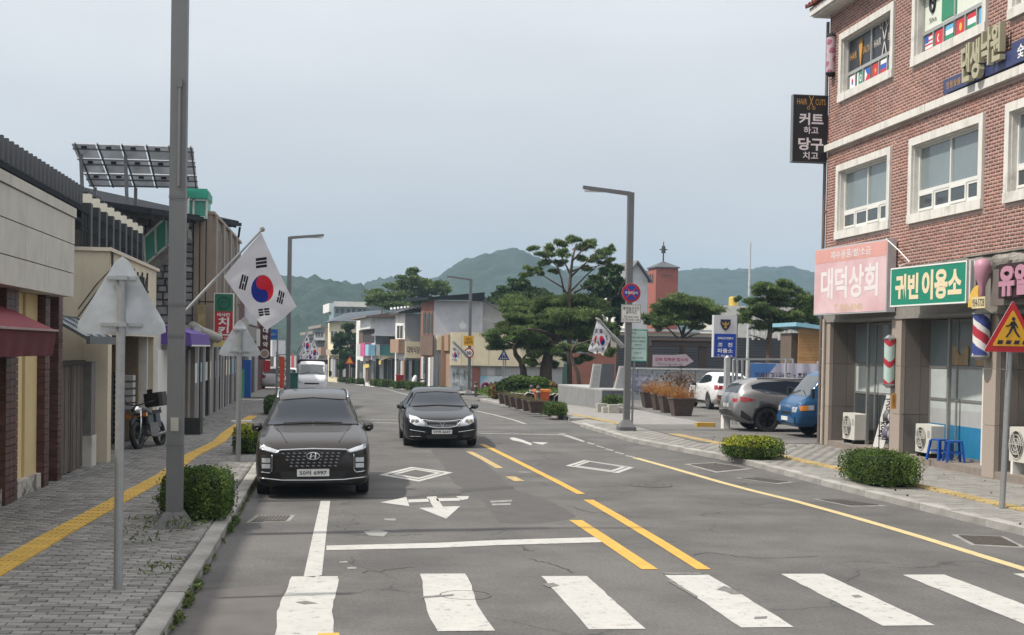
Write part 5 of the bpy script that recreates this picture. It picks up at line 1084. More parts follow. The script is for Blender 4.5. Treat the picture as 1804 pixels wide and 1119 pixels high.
# -- grey crossover, side on in the car park
spS = dict(L=4.66, W=1.865, wr=.37, wy=(.90, 3.64), rw=.60, gap=.045, rim=.70, rimm=darkrim, zt=[(0, .8), (.06, .92), (.2, 1.0), (1.0, 1.09), (1.3, 1.13), (2.1, 1.55), (2.6, 1.64), (3.7, 1.62), (4.15, 1.55), (4.36, 1.42), (4.54, 1.15), (4.63, 1.05), (4.66, .8)],
           zs=[(0, .74), (.1, .9), (.4, .98), (1.3, 1.05), (3, 1.10), (4.0, 1.22), (4.4, 1.14), (4.66, .76)], w=[(0, .70), (.06, .80), (.25, .89), (.6, .93), (4.0, .93), (4.4, .88), (4.66, .76)], zl=[(0, .3), (.1, .24), (.5, .21), (4.2, .24), (4.66, .46)])
greyp = paintm('grey_paint', (.22, .22, .225), .5); xr = P(1283, 700, 40.6).x
c = Car('parked_crossover', 'grey crossover seen from its rear quarter beside the white gate post', 'car', (xr+4.60, 40.6, .12), R(90), spS, greyp)
c.sidewin('l', ([(1.75, 1.34), (2.3, 1.50), (3.0, 1.54), (3.75, 1.50), (4.12, 1.40)], [(1.5, 1.12), (2.3, 1.10), (3.0, 1.11), (3.7, 1.17), (4.10, 1.29)]), nu=20, nv=6)
c.patch('tail_light', 'l', [(4.05, .975), (4.25, 1.03), (4.48, 1.06)], [(4.05, .955), (4.28, .91), (4.46, .90)], redl, nu=8, nv=4); c.patch('rear_window', 'r', [(-.54, 1.42), (0, 1.45), (.54, 1.42)], [(-.68, 1.16), (0, 1.18), (.68, 1.16)], tint)
c.patch('tail_light', 'r', [(-.78, 1.0), (-.60, .99)], [(-.78, .88), (-.62, .91)], redl, nu=5, nv=3); c.patch('lower_bumper', 'r', [(-.74, .60), (0, .66), (.74, .60)], [(-.72, .47), (0, .47), (.72, .47)], blackp, nu=8, nv=3)
c.patch('lower_cladding', 'l', [(4.14, .44), (4.3, .56), (4.45, .66)], [(4.12, .31), (4.3, .36), (4.46, .45)], blackp, nu=6, nv=3); c.patch('sill_cladding', 'l', [(1.4, .36), (3.15, .36)], [(1.4, .27), (3.15, .27)], blackp, nu=6, nv=2)
for y in spS['wy']:
    mb = MB(c.M); r0, r1 = .415, .475; q = []
    for a in np.linspace(-.1, PI+.1, 17):
        for r_ in (r0, r1): h = c.hit('l', y+r_*math.cos(a), .37+r_*math.sin(a), .008); q.append(h if h is not None else Vector((-.93, y+r_*math.cos(a), .37+r_*math.sin(a))))
    mb.add(q, [(2*i, 2*i+1, 2*i+3, 2*i+2) for i in range(16)]); B('arch_cladding', mb, blackp, c.t, smooth=True)
c.line('roof_rail', 't', [(-.62, 2.2), (-.63, 3.0), (-.6, 3.9)], .018, black, off=.035); c.line('door_handle', 'l', [(2.72, .97), (2.9, .97)], .013, chrome, off=.015, n=3)
for y in (1.35, 2.42, 3.33): c.line('door_gap', 'l', [(y, .40), (y+.02, 1.06)], .004, black, off=.0, n=6)
c.plate('', .78, 4.672, 'r'); c.mirror(.92, 1.55, 1.1, greyp)
# -- white compact crossover further back
qmS = dict(L=4.12, W=1.78, wr=.335, wy=(.80, 3.40), rw=.58, zt=[(0, .75), (.06, .86), (.2, .95), (.9, 1.05), (1.2, 1.1), (1.9, 1.48), (2.4, 1.56), (3.3, 1.54), (3.75, 1.45), (3.98, 1.15), (4.1, 1.0), (4.12, .8)],
           zs=[(0, .7), (.1, .85), (.4, .94), (1.2, 1.0), (3, 1.04), (3.9, 1.06), (4.12, .76)], w=[(0, .68), (.06, .78), (.25, .85), (.6, .885), (3.5, .89), (3.9, .84), (4.12, .70)], zl=[(0, .3), (.1, .24), (.5, .2), (3.7, .22), (4.12, .4)])
whitep = paintm('white_car_paint', (.60, .61, .63), .0); q = P(1292, 700, 55)
c = Car('parked_crossover', 'white compact crossover parked with its red tail light towards the camera', 'car', (q.x, 59.2, .12), R(180), qmS, whitep)
for d in 'lR': 
    c.sidewin(d, ([(1.55, 1.24), (2.1, 1.42), (2.7, 1.45), (3.3, 1.38)], [(1.35, 1.06), (2.1, 1.06), (2.7, 1.09), (3.5, 1.18)])); c.patch('sill_cladding', d, [(1.2, .36), (3.0, .36)], [(1.2, .26), (3.0, .26)], blackp, nu=5, nv=2)
c.patch('rear_window', 'r', [(-.52, 1.40), (0, 1.43), (.52, 1.40)], [(-.66, 1.10), (0, 1.10), (.66, 1.10)], tint)
for sg in (-1, 1): c.patch('tail_light', 'r', [(sg*.42, 1.0), (sg*.76, 1.03)], [(sg*.46, .86), (sg*.77, .84)], redl, nu=6, nv=3)
c.patch('lower_bumper', 'r', [(-.68, .62), (0, .58), (.68, .62)], [(-.62, .42), (0, .42), (.62, .42)], blackp, nu=8, nv=3); c.plate('', .72, 4.13, 'r'); c.mirror(.86, 1.35, 1.02, black, .2, .14)
# -- cab-over trucks
def truck(name, label, loc, rz, cabm, bed=True, plate_txt='', tilt=0, L_=4.9):
    trS = dict(L=1.75, W=1.74, wr=.31, wy=(.95,), rw=.70, zt=[(0, .80), (.04, .93), (.16, 1.05), (.32, 1.15), (.85, 1.80), (1.05, 1.90), (1.5, 1.92), (1.7, 1.88), (1.75, 1.8)],
               zs=[(0, .75), (.1, .90), (.32, 1.05), (.8, 1.10), (1.75, 1.10)], w=[(0, .74), (.05, .82), (.18, .86), (.5, .87), (1.75, .87)], zl=[(0, .36), (.1, .30), (1.75, .32)])
    c = Car(name, label, 'truck', loc, rz, trS, cabm)
    c.patch('windscreen', 'f', [(-.64, 1.72), (0, 1.75), (.64, 1.72)], [(-.74, 1.16), (0, 1.19), (.74, 1.16)], mat('truck_glass', (.05, .06, .065), .06, spec=1), nu=12, nv=6)
    for sg, d in ((-1, 'l'), (1, 'R')):
        c.sidewin(d, ([(.82, 1.62), (1.2, 1.70), (1.55, 1.70)], [(.62, 1.16), (1.1, 1.14), (1.55, 1.14)]), m=tint); c.patch('headlight', 'f', [(sg*.50, .86), (sg*.78, .87)], [(sg*.50, .72), (sg*.78, .72)], lampg, nu=5, nv=3)
        c.patch('indicator', d, [(.10, .90), (.34, .92)], [(.12, .76), (.34, .78)], amber, nu=5, nv=3); c.patch('marker_lamp', d, [(.35, .92), (.52, .93)], [(.35, .78), (.52, .79)], lampg, nu=4, nv=3)
        mb = MB(c.M); mb.tube([(sg*.84, .55, 1.35), (sg*1.0, .42, 1.4), (sg*1.0, .42, 1.15)], .012, 5); mb.box(min(sg*.94, sg*1.1), max(sg*.94, sg*1.1), .38, .44, 1.12, 1.38); B('side_mirror', mb, black, c.t)
        c.line('door_gap', d, [(.66, .55), (.62, 1.12)], .004, black, off=0, n=4)
        h0 = c.hit('f', sg*.62, 1.19, .02); h1 = c.hit('f', sg*.12, 1.32, .02)
        if h0 and h1: mb = MB(c.M); mb.tube([h0, h1], .01, 5); B('wiper', mb, black, c.t)
    c.patch('bumper', 'f', [(-.76, .60), (0, .62), (.76, .60)], [(-.74, .42), (0, .42), (.74, .42)], cabm, nu=8, nv=3, off=.03); c.patch('air_intake', 'f', [(-.42, .72), (.42, .72)], [(-.40, .64), (.40, .64)], black, nu=6, nv=2)
    c.plate(plate_txt, .52, -.05)
    mb = MB(c.M); mb.box(-.82, .82, 1.9, L_, .68, .78); mb.box(-.35, .35, 1.7, L_, .42, .62); mb.box(-.4, .4, 3.7, 3.9, .3, .42); B('chassis', mb, blackp, c.t)
    for nm, q in (('tailboard', (-.85, .85, L_, L_+.05)), ('headboard', (-.85, .85, 1.84, 1.9)), ('side_board', (-.87, -.82, 1.9, L_)), ('side_board', (.82, .87, 1.9, L_))): mb = MB(c.M); mb.box(*q, .78, 1.15 if nm != 'headboard' else 1.75); B(nm, mb, cabm, c.t)
    for sg in (-1, 1):
        mb = MB(c.M); mb.cyl((sg*.50, 4.0, .31), (sg*.80, 4.0, .31), .31, n=20); wh = B('wheel', mb, rubber, c.t); mb = MB(c.M); mb.cyl((sg*.79, 4.0, .31), (sg*.81, 4.0, .31), .18, n=14); B('rim', mb, rimm, wh)
    return c
bl = paintm('blue_truck_paint', (.015, .075, .18), .1); q = P(1384, 760, 37.8)
truck('blue_truck', 'blue cab-over pickup truck half hidden by the brick building corner', (q.x+.02, 37.85, .12), R(-90), bl)
c = truck('white_truck', 'white small cab-over truck behind the parked suv with a black canopy frame', (P(549, 690, 77).x, 77, gz(77)), 0, whitep)
mb = MB(c.M); mb.box(-.86, .86, 1.92, 4.9, 1.15, 2.0); B('cargo_cover', mb, mat('black_tarp', (.025, .025, .028), .8, var=.2), c.t)
# -- small far cars on the left
def smallcar(label, loc, rz, m, view='r'):
    c = Car('parked_car', label, 'car', loc, rz, qmS, m)
    for d in 'lR': c.sidewin(d, ([(1.55, 1.24), (2.1, 1.42), (2.7, 1.45), (3.3, 1.38)], [(1.35, 1.06), (2.1, 1.06), (2.7, 1.09), (3.5, 1.18)]))
    c.patch('rear_window', 'r', [(-.52, 1.40), (0, 1.43), (.52, 1.40)], [(-.66, 1.10), (0, 1.10), (.66, 1.10)], tint); c.patch('windscreen', 'f', [(-.56, 1.42), (0, 1.45), (.56, 1.42)], [(-.7, 1.06), (0, 1.08), (.7, 1.06)], tint)
    for sg in (-1, 1): c.patch('tail_light', 'r', [(sg*.5, 1.0), (sg*.76, 1.03)], [(sg*.5, .8), (sg*.77, .8)], redl, nu=4, nv=3); c.patch('headlight', 'f', [(sg*.4, .85), (sg*.72, .87)], [(sg*.42, .72), (sg*.72, .72)], lampg, nu=4, nv=3)
    c.plate('', .62, -.02); return c
def PG(x, y, dz=0): return G(x, y, dz)
q = P(470, 694, 92); smallcar('white hatchback on the left pavement beyond the blue column', (q.x, 96, gz(94)+.08), R(186), whitep)
q = P(482, 680, 112); smallcar('dark navy car facing the camera on the far left pavement', (q.x, 112, gz(112)+.1), R(5), paintm('navy_paint', (.012, .018, .04), .3))
q = P(508, 675, 118); smallcar('white car facing the camera behind the green box, far left', (q.x, 118, gz(118)), R(0), whitep)
q = P(470, 655, 124); smallcar('white car parked farthest away at the left', (q.x-.6, 124, gz(124)+.1), R(0), whitep)
# -- white van and red box on the far right pavement come with the street row
# -- motorcycle
t = thing('motorcycle', 'black motorcycle with a black top box leaning on its stand by the garage bay', 'motorcycle', (P(264, 795, 31.6).x, 31.6, KH), R(-15)); M_ = WM[t.name]
fy, ry_ = -.62, .62; rr_ = .29
for y, nm in ((fy, 0), (ry_, 1)):
    mb = MB(M_); mb.tube([(0, y+(rr_-.03)*math.cos(a), rr_+(rr_-.03)*math.sin(a)) for a in np.linspace(0, 2*PI, 25)], .062, 8); wh = B('wheel', mb, rubber, t, smooth=True)
    mb = MB(M_); mb.tube([(0, y+.235*math.cos(a), rr_+.235*math.sin(a)) for a in np.linspace(0, 2*PI, 25)], .018, 6); mb.cyl((-.06, y, rr_), (.06, y, rr_), .06, n=10)
    for k in range(10): a = k*PI/5; mb.beam((0, y, rr_), (0, y+.23*math.cos(a), rr_+.23*math.sin(a)), .008, .008, up=(1, 0, 0))
    B('rim', mb, mat('dull_rim', (.12, .12, .12), .4, .7), wh)
mb = MB(M_)
for s_ in (-1, 1): mb.tube([(s_*.08, fy, rr_), (s_*.09, fy+.12, .62), (s_*.07, fy+.24, .92)], .022, 7)
B('front_fork', mb, chrome, t, smooth=True); mb = MB(M_); mb.tube([(0, fy+.30*math.cos(a), rr_+.35*math.sin(a)+.02) for a in np.linspace(.5, 2.6, 10)], [.03]+[.055]*8+[.03], 8); B('mudguard', mb, black, t, smooth=True)
mb = MB(M_ @ Matrix.Translation((0, fy+.14, .86))); mb.lathe([(.001, -.11), (.07, -.09), (.10, 0), (.09, .08), (.001, .12)], 14); hl = B('headlight', mb, chrome, t, smooth=True)
mb = MB(M_); mb.tube([(-.34, fy+.42, 1.02), (-.2, fy+.30, 1.0), (0, fy+.26, .96), (.2, fy+.30, 1.0), (.34, fy+.42, 1.02)], .014, 6); B('handlebar', mb, black, t)
for s_ in (-1, 1):
    mb = MB(M_); mb.tube([(s_*.25, fy+.3, 1.0), (s_*.30, fy+.28, 1.2)], .008, 5); mb.lathe([(.001, -.01), (.07, 0), (.001, .03)], 10, (s_*.32, 1.24, 0)) if False else mb.box(s_*.32-.06, s_*.32+.06, fy+.26, fy+.29, 1.17, 1.28); B('side_mirror', mb, black, t)
mb = MB(M_)
vs = []; prof = [(-.34, .07, .80, .12), (-.2, .16, .78, .16), (0, .18, .76, .16), (.16, .13, .72, .11)]
for y, w_, z, h in prof:
    for i in range(12): a = 2*PI*i/12; vs.append((w_*math.cos(a), y, z+h*math.sin(a)))
mb.add(vs, [tuple(range(12))[::-1], tuple(range(36, 48))]+[(k*12+i, k*12+(i+1) % 12, (k+1)*12+(i+1) % 12, (k+1)*12+i) for k in range(3) for i in range(12)]); B('fuel_tank', mb, paintm('bike_paint', (.02, .02, .025)), t, smooth=True)
mb = MB(M_); mb.rbox(-.13, .13, .12, .68, .74, .82, .05); B('seat', mb, mat('seat_vinyl', (.02, .02, .02), .6), t)
mb = MB(M_); mb.rbox(-.22, .22, .50, .92, .90, 1.22, .06); mb.rbox(-.23, .23, .49, .93, 1.05, 1.08, .06); B('top_box', mb, mat('box_dark', (.025, .02, .02), .45), t)
mb = MB(M_); mb.rbox(-.17, .17, -.32, .05, .52, .72, .04); mb.rbox(-.16, .16, .15, .50, .42, .74, .05); B('side_cover', mb, MATS['bike_paint'], t); mb = MB(M_); mb.box(-.18, .18, -.24, .24, .24, .54); mb.cyl((0, -.12, .5), (0, .02, .66), .09, n=12); mb.tube([(.1, -.2, .4), (.14, -.28, .3), (.15, 0, .24), (.16, .8, .30)], .035, 8); B('engine', mb, mat('engine_metal', (.18, .18, .18), .45, .7, var=.2), t)
mb = MB(M_); mb.tube([(0, fy+.24, .92), (0, -.1, .62), (0, .3, .60), (0, ry_, rr_)], .03, 7); mb.tube([(0, .3, .6), (.1, .62, .82), (0, .9, .86)], .02, 6); mb.tube([(0, .1, .3), (-.22, -.02, .0)], .014, 5); B('frame', mb, black, t)
mb = MB(M_)
for s_ in (-1, 1): mb.beam((0, fy+.2, .72), (s_*.2, fy+.16, .74), .03, .03); mb.box(s_*.2-.04, s_*.2+.04, fy+.1, fy+.18, .70, .78)
B('indicator', mb, amber, t); t.rotation_euler = (0, R(-9), R(-15))
# ---------------- hills ----------------
from mathutils import noise as mn
lf_hill = leafmat('hill_woods', (.018, .034, .026), (.034, .054, .038), island=0, tr=.1)
def hill(label_name, ridge, Y0, depth, seed, step):
    pts = [P(x, y, Y0) for x, y in ridge]; xs = [p.x for p in pts]; zs = [p.z for p in pts]; x0, x1 = xs[0], xs[-1]
    nx = int((x1-x0)/step); ny = int(depth*1.5/step); V = np.zeros((ny+1, nx+1, 3))
    for j in range(ny+1):
        y = Y0-depth+j*step; f = (y-(Y0-depth))/depth; g = math.sin(min(f, 1)*PI/2)**1.25 if f <= 1 else max(0, 1-(f-1)*1.2)
        for i in range(nx+1):
            x = x0+i*step; r = np.interp(x*Y0/max(y, 1) if f <= 1 else x, xs, zs)+4.3
            n1 = mn.fractal(Vector((x/90+seed, y/90, seed)), 1, 2, 4); n2 = mn.fractal(Vector((x/14, y/14, seed)), .9, 2.2, 4)
            V[j, i] = (x, y, -6+(r-1.5)*g*(1+.10*n1*(1-g))+n1*6*g*(1-g)*2+n2*2.9*min(1, g*4)+rng.normal()*.7+abs(rng.normal())*.6)
    a = np.arange(ny*(nx+1)).reshape(ny, nx+1)[:, :-1].ravel(); Q = np.stack([a, a+1, a+nx+2, a+nx+1], 1)
    o = rawmesh(label_name, V.reshape(-1, 3), Q, lf_hill, kind='structure'); return o
hill('hills', [(-400, 520), (200, 500), (430, 500), (470, 492), (500, 486), (530, 487), (560, 488), (600, 493), (622, 498), (640, 501), (700, 560), (760, 600)], 620, 260, 3, 3.2)
hill('hills', [(560, 600), (610, 540), (645, 497), (670, 489), (700, 487), (735, 492), (765, 490), (790, 472), (815, 458), (850, 447), (880, 442), (905, 437), (925, 441), (950, 455), (1000, 478), (1060, 500), (1120, 560)], 880, 330, 11, 4.2)
hill('hills', [(900, 560), (960, 500), (1000, 470), (1060, 468), (1110, 470), (1160, 480), (1210, 476), (1245, 470), (1275, 475), (1330, 471), (1385, 469), (1420, 477), (1500, 485), (1700, 480), (2300, 520)], 1180, 380, 23, 5)
# ---------------- haze ----------------
hz = MB(); hz.box(-1300, 1300, -60, 1900, -9, 135); hm = bpy.data.materials.new('haze_air'); hm.use_nodes = True; n_ = hm.node_tree.nodes; n_.remove(n_['Principled BSDF'])
pv = n_.new('ShaderNodeVolumePrincipled'); pv.inputs['Color'].default_value = (.50, .75, 1, 1); pv.inputs['Density'].default_value = .00034; pv.inputs['Anisotropy'].default_value = .2
hm.node_tree.links.new(pv.outputs[0], n_['Material Output'].inputs['Volume']); B('haze', hz, hm, kind='stuff')
# ---------------- vegetation ----------------
def shell(n, c, s, k=.75, e=4):
    """points mostly near the skin of a rounded box"""
    d = rng.normal(size=(n, 3)); d /= np.abs(d).max(1)[:, None]; p = np.abs(d)**(1.0); rn = (p**e).sum(1)**(-1/e)
    r = 1-(rng.random(n)**2)*(1-k); return np.array(c)+d*rn[:, None]*r[:, None]*np.array(s)*(1+.07*np.sin(d[:, :1]*7+d[:, 1:2]*5+c[0]))
lf_box = leafmat('boxwood_leaf', (.055, .095, .022), (.085, .135, .03)); lf_yel = leafmat('golden_leaf', (.34, .34, .035), (.20, .26, .03)); lf_dark = leafmat('dark_leaf', (.025, .048, .016), (.04, .07, .02))
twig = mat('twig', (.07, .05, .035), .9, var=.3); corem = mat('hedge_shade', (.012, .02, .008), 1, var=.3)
def hedge(label, c, s, n=4500, size=.04, m=None, gold=0, group='clipped hedges along the kerbs', name='hedge'):
    t = thing(name, label, 'hedge', (c[0], c[1], c[2]), 0, group); cc = (c[0], c[1], c[2]+s[2]*.90)
    mb = MB(Matrix.Translation(cc)); mb.rbox(-s[0]*.72, s[0]*.72, -s[1]*.72, s[1]*.72, -s[2]*.8, s[2]*.72, min(s[0], s[1])*.3); B('branches', mb, corem, t)  # solid block coloured as the shade behind the leaves, no modelled twigs
    pts = shell(n, cc, s); spk = shell(n//14, cc, (s[0]*1.1, s[1]*1.1, s[2]*1.12), .95); pts = np.vstack([pts, spk]); pts = pts[pts[:, 2] > c[2]+.03]
    if gold:
        g = (pts[:, 2] > cc[2]+s[2]*.25) & (rng.random(len(pts)) < gold)
        g2 = g & ((pts[:, 0] < c[0]+s[0]*.5) | (rng.random(len(pts)) < .3)); leaves('new_leaves', pts[g2], size, lf_yel, t, .6); pts = pts[~g2]
    leaves('foliage', pts, size, m or lf_box, t, .6); return t
hedge('dark green box hedge behind the near lamp pole on the left pavement', (-1.84, 18.95, KH-.02), (.44, .72, .345), 15000, .035)
hedge('small hedge with a yellow top beside the parked suv', (P(436, 805, 30).x, 30.2, KH), (.30, .6, .31), 4500, .045, gold=.8)
hedge('small hedge far along the left pavement before the green box', (P(478, 715, 47).x, 47.5, KH), (.25, .9, .33), 2500, .06)
hedge('variegated yellow and green hedge on the right pavement', (P(1317, 800, 29.7).x+.14, 29.8, KH), (.60, .70, .25), 9000, .04, gold=.85)
hedge('longest green hedge, nearest the warning sign on the right pavement', (P(1552, 840, 23.9).x, 24.0, KH), (.50, 1.0, .31), 14000, .036)
hedge('square clipped hedge at the end of the row of six planters', (P(981, 727, 48).x, 48.4, KH), (.40, .6, .26), 3500, .05)
for px, py, Y, w_, lab in ((667, 676, 118, .75, 'hedge before the shop with the yellow awning'), (680, 677, 113, .6, 'second hedge before the yellow awning shop'), (707, 682, 103, .6, 'hedge beside the red box on the far right pavement'),
                           (731, 686, 97, .65, 'round hedge beside the white scooter, far right'), (770, 681, 96, 1.1, 'low flat hedge in front of the brown shop'), (608, 668, 150, .8, 'farthest hedge down the street'), (640, 672, 130, .8, 'hedge beyond the street tree'),
                           (625, 670, 140, .8, 'hedge under the green street tree')):
    c = P(px, py, Y); hedge(lab, (c.x, Y, gz(Y)+.1), (w_, .6, .32 if Y != 96 else .16), 900, .12)
hedge('low shrub in the stone corner bed by the grey monument', (P(1083, 712, 52).x, 52.4, .12), (.40, .5, .33), 2500, .05, name='shrub', group=None)
# weeds along the kerb and round the pole
wd = []
for y, x, r, k in [(12.2, -1.33, .10, 90), (13.1, -1.35, .12, 160), (13.9, -1.34, .10, 120), (14.9, -1.35, .08, 60), (18.2, -1.34, .10, 160), (18.9, -1.34, .12, 200), (17.6, -1.85, .22, 160), (17.5, -2.35, .2, 60), (14.2, -1.75, .2, 60), (16.2, -2.2, .25, 60), (20.5, -2.4, .25, 90)]:
    a = rng.normal(size=(k, 3))*r*.6; wd.append(np.array([x, y, (0 if x > -1.4 else KH)+.03])+np.abs(a)*[0, 0, .5]+a*[.35 if x > -1.4 else 1, 1.6, 0])
for i in range(60): y = rng.uniform(10, 34); wd.append(np.array([[-1.35+rng.normal()*.01, y+rng.normal()*.05, .02+rng.random()*.04] for _ in range(10)]))
leaves('weeds', np.vstack(wd), .065, leafmat('weed_leaf', (.07, .11, .03), (.11, .14, .05)), None, .28, kind='stuff')
# fallen dry leaves and litter on the right pavement
lp = np.array([[rng.uniform(9.5, 12.4), rng.uniform(16, 40), KH+.008] for _ in range(60)]); leaves('fallen_leaves', lp, .07, mat('dry_leaf', (.12, .08, .05), .9, island=.4), None, .6, kind='stuff')
bark = mat('pine_bark', (.085, .058, .045), .95, var=.35, scale=6, bump=.6, bscale=14); lf_pine = leafmat('pine_needles', (.080, .125, .042), (.125, .175, .058), island=.5, tr=.35)
def tree(name, label, Y, trunk, limbs, pads, n_per=900, size=.20, m=None, asp=.28, flat=.55, group=None, r0=.22, sprig=1.0):
    """trunk / limbs as picture-plane points at depth Y; pads (x, y, rx, ry) give the leaf clouds"""
    k = Y/F; base = P(*trunk[0], Y); t = thing(name, label, 'tree', (base.x, Y, gz(Y)), 0, group)
    pt = [P(x, y, Y) for x, y in trunk]; pt[0].z = gz(Y)-.1; mb = MB(); mb.tube(pt, [r0*(1-.75*i/(len(pt)-1)) for i in range(len(pt))], 9); B('trunk', mb, bark, t, smooth=True)
    for l_ in limbs:
        dz = rng.uniform(-1, 1)*Y*.012; q = [P(x, y, Y+dz*i/(len(l_)-1)*1.6) for i, (x, y) in enumerate(l_)]; mb = MB(); mb.tube(q, [r0*.36*(1-.75*i/(len(q)-1)) for i in range(len(q))], 7); B('branch', mb, bark, t, smooth=True)
    P_ = []
    for x, y, rx, ry in pads:
        rx *= 1.10; ry *= 1.25
        dy = rng.uniform(-.8, .8)*rx*k*1.2; c = P(x, y, Y+dy); n = int(n_per*rx*ry/105*sprig)+60; sub = max(4, int(rx*ry/28))
        for _ in range(sub):      # clumps inside a pad, with gaps between them
            u = rng.normal(size=3); u /= np.linalg.norm(u); o = u*rng.uniform(.2, .95)*np.array([rx*k, rx*k*.9, ry*k]); rc = np.array([rx*k*.36, rx*k*.36, ry*k*.30])*rng.uniform(.6, 1.3)
            d = rng.normal(size=(n//sub+8, 3)); d /= np.linalg.norm(d, axis=1)[:, None]; P_.append(np.array(c)+o+d*rc*(rng.random((len(d), 1))**.30)*rng.uniform(.7, 1.65, (len(d), 1)))
    pts = np.vstack(P_); leaves('crown', pts, size, m or lf_pine, t, asp, .6); return t
z1 = lambda q: [(860+x/3.29, 400+y/3.29) for x, y in q]; z1p = lambda q: [(860+x/3.29, 400+y/3.29, rx/3.29, ry/3.29) for x, y, rx, ry in q]
tree('pine_tree', 'tallest umbrella pine with spreading bare limbs beside the right lamp pole', 74, z1([(475, 930), (472, 700), (468, 520), (470, 400), (478, 280), (490, 180), (510, 100)]),
     [z1([(470, 400), (430, 350), (380, 320), (300, 270), (240, 265)]), z1([(472, 380), (520, 330), (580, 270), (640, 220), (700, 180)]), z1([(440, 380), (425, 300), (400, 230), (350, 180), (320, 130)]), z1([(478, 290), (540, 230), (600, 180), (640, 140)]),
      z1([(478, 280), (450, 220), (420, 160), (400, 110)]), z1([(500, 380), (560, 350), (640, 330)]), z1([(480, 260), (530, 240), (590, 235), (700, 215)]), z1([(485, 200), (540, 140), (590, 100)])],
     z1p([(270, 115, 42, 20), (350, 110, 45, 22), (430, 100, 50, 24), (500, 70, 60, 24), (590, 85, 50, 26), (550, 120, 60, 24), (680, 140, 60, 26), (725, 120, 22, 14), (640, 185, 70, 24), (700, 205, 40, 20), (540, 180, 60, 22), (450, 150, 60, 22), (360, 165, 50, 20), (300, 160, 40, 18),
          (330, 210, 50, 20), (250, 240, 50, 22), (220, 280, 45, 20), (300, 265, 45, 18), (430, 210, 45, 18), (560, 235, 50, 18), (620, 290, 45, 16), (390, 260, 40, 16), (670, 255, 40, 16)]), n_per=300, size=.28, asp=.16, r0=.17)
tree('pine_tree', 'broad dark pine with layered boughs reaching left over the cream shop', 77, z1([(215, 900), (205, 830), (190, 780), (160, 740), (150, 690), (200, 640), (260, 560)]),
     [z1([(150, 690), (90, 660), (20, 640)]), z1([(200, 640), (300, 600), (420, 560)]), z1([(190, 780), (240, 720), (330, 680)])],
     z1p([(170, 500, 110, 34), (60, 620, 80, 26), (30, 660, 70, 26), (130, 590, 90, 30), (230, 560, 110, 34), (90, 700, 90, 22), (250, 640, 90, 30), (60, 580, 50, 20), (200, 440, 110, 34), (300, 500, 100, 34), (330, 600, 90, 30), (180, 680, 60, 20)]), n_per=1000, size=.26, asp=.15)
tree('pine_tree', 'dense green pine in the middle of the grassy bed', 75, z1([(335, 900), (335, 820), (350, 740), (400, 640), (430, 520), (440, 440)]),
     [z1([(400, 640), (300, 600), (220, 590)]), z1([(430, 560), (540, 520), (640, 500)]), z1([(350, 740), (300, 720), (230, 730)]), z1([(430, 520), (380, 470), (330, 430)])],
     z1p([(420, 440, 130, 40), (330, 430, 90, 36), (560, 440, 110, 40), (640, 480, 60, 36), (470, 510, 150, 40), (360, 560, 110, 36), (560, 550, 130, 38), (280, 650, 80, 36), (330, 700, 100, 34), (440, 620, 130, 36), (560, 640, 80, 30), (290, 740, 70, 26), (400, 730, 80, 28), (350, 790, 70, 20), (240, 780, 60, 22), (480, 770, 60, 20), (240, 600, 60, 28), (180, 520, 70, 30), (200, 600, 80, 30), (520, 600, 110, 34), (600, 540, 70, 34), (600, 700, 60, 26), (560, 760, 50, 20), (260, 700, 70, 26), (130, 640, 60, 24), (600, 600, 60, 26), (500, 700, 60, 24)]), n_per=1000, size=.26, asp=.15, r0=.40)
tree('pine_tree', 'leaning pine trunk with a ragged crown behind the two hanging flags', 71, z1([(545, 920), (520, 850), (490, 780), (480, 720), (520, 650)]), [z1([(480, 720), (440, 690), (420, 650)]), z1([(500, 690), (580, 660), (640, 650)])],
     z1p([(560, 690, 70, 24), (460, 690, 60, 22), (620, 650, 40, 22), (700, 720, 50, 30), (730, 640, 26, 40)]), n_per=600, size=.26, asp=.15, r0=.14)
lf_br = leafmat('broad_leaf', (.030, .055, .022), (.05, .085, .03), island=.5)
tree('leafy_tree', 'dark round-topped tree behind the broad pine, left of the tall one', 95, z1([(200, 900), (200, 500), (180, 380)]), [z1([(200, 500), (260, 420), (300, 360)])], z1p([(180, 340, 70, 40), (120, 380, 80, 34), (230, 390, 90, 36), (320, 390, 60, 30), (60, 400, 60, 26), (170, 430, 120, 36)]), n_per=420, size=.34, asp=.5, m=lf_br)
tree('leafy_tree', 'loose dark tree with gaps of light behind the no-stopping sign', 90, z1([(700, 900), (700, 600), (710, 400), (690, 300)]), [z1([(700, 480), (650, 400), (600, 340)]), z1([(705, 440), (760, 370), (800, 300)])],
     z1p([(620, 330, 70, 34), (720, 270, 70, 40), (680, 340, 70, 36), (760, 330, 60, 40), (640, 400, 60, 34), (730, 420, 60, 44), (690, 500, 60, 44), (770, 500, 40, 44), (700, 600, 60, 36), (660, 660, 50, 30), (740, 570, 50, 36), (800, 400, 40, 40)]), n_per=260, size=.34, asp=.5, m=lf_br, r0=.15)
z2 = lambda q: [(1180+x/3.73, 480+y/3.73) for x, y in q]; z2p = lambda q: [(1180+x/3.73, 480+y/3.73, rx/3.73, ry/3.73) for x, y, rx, ry in q]
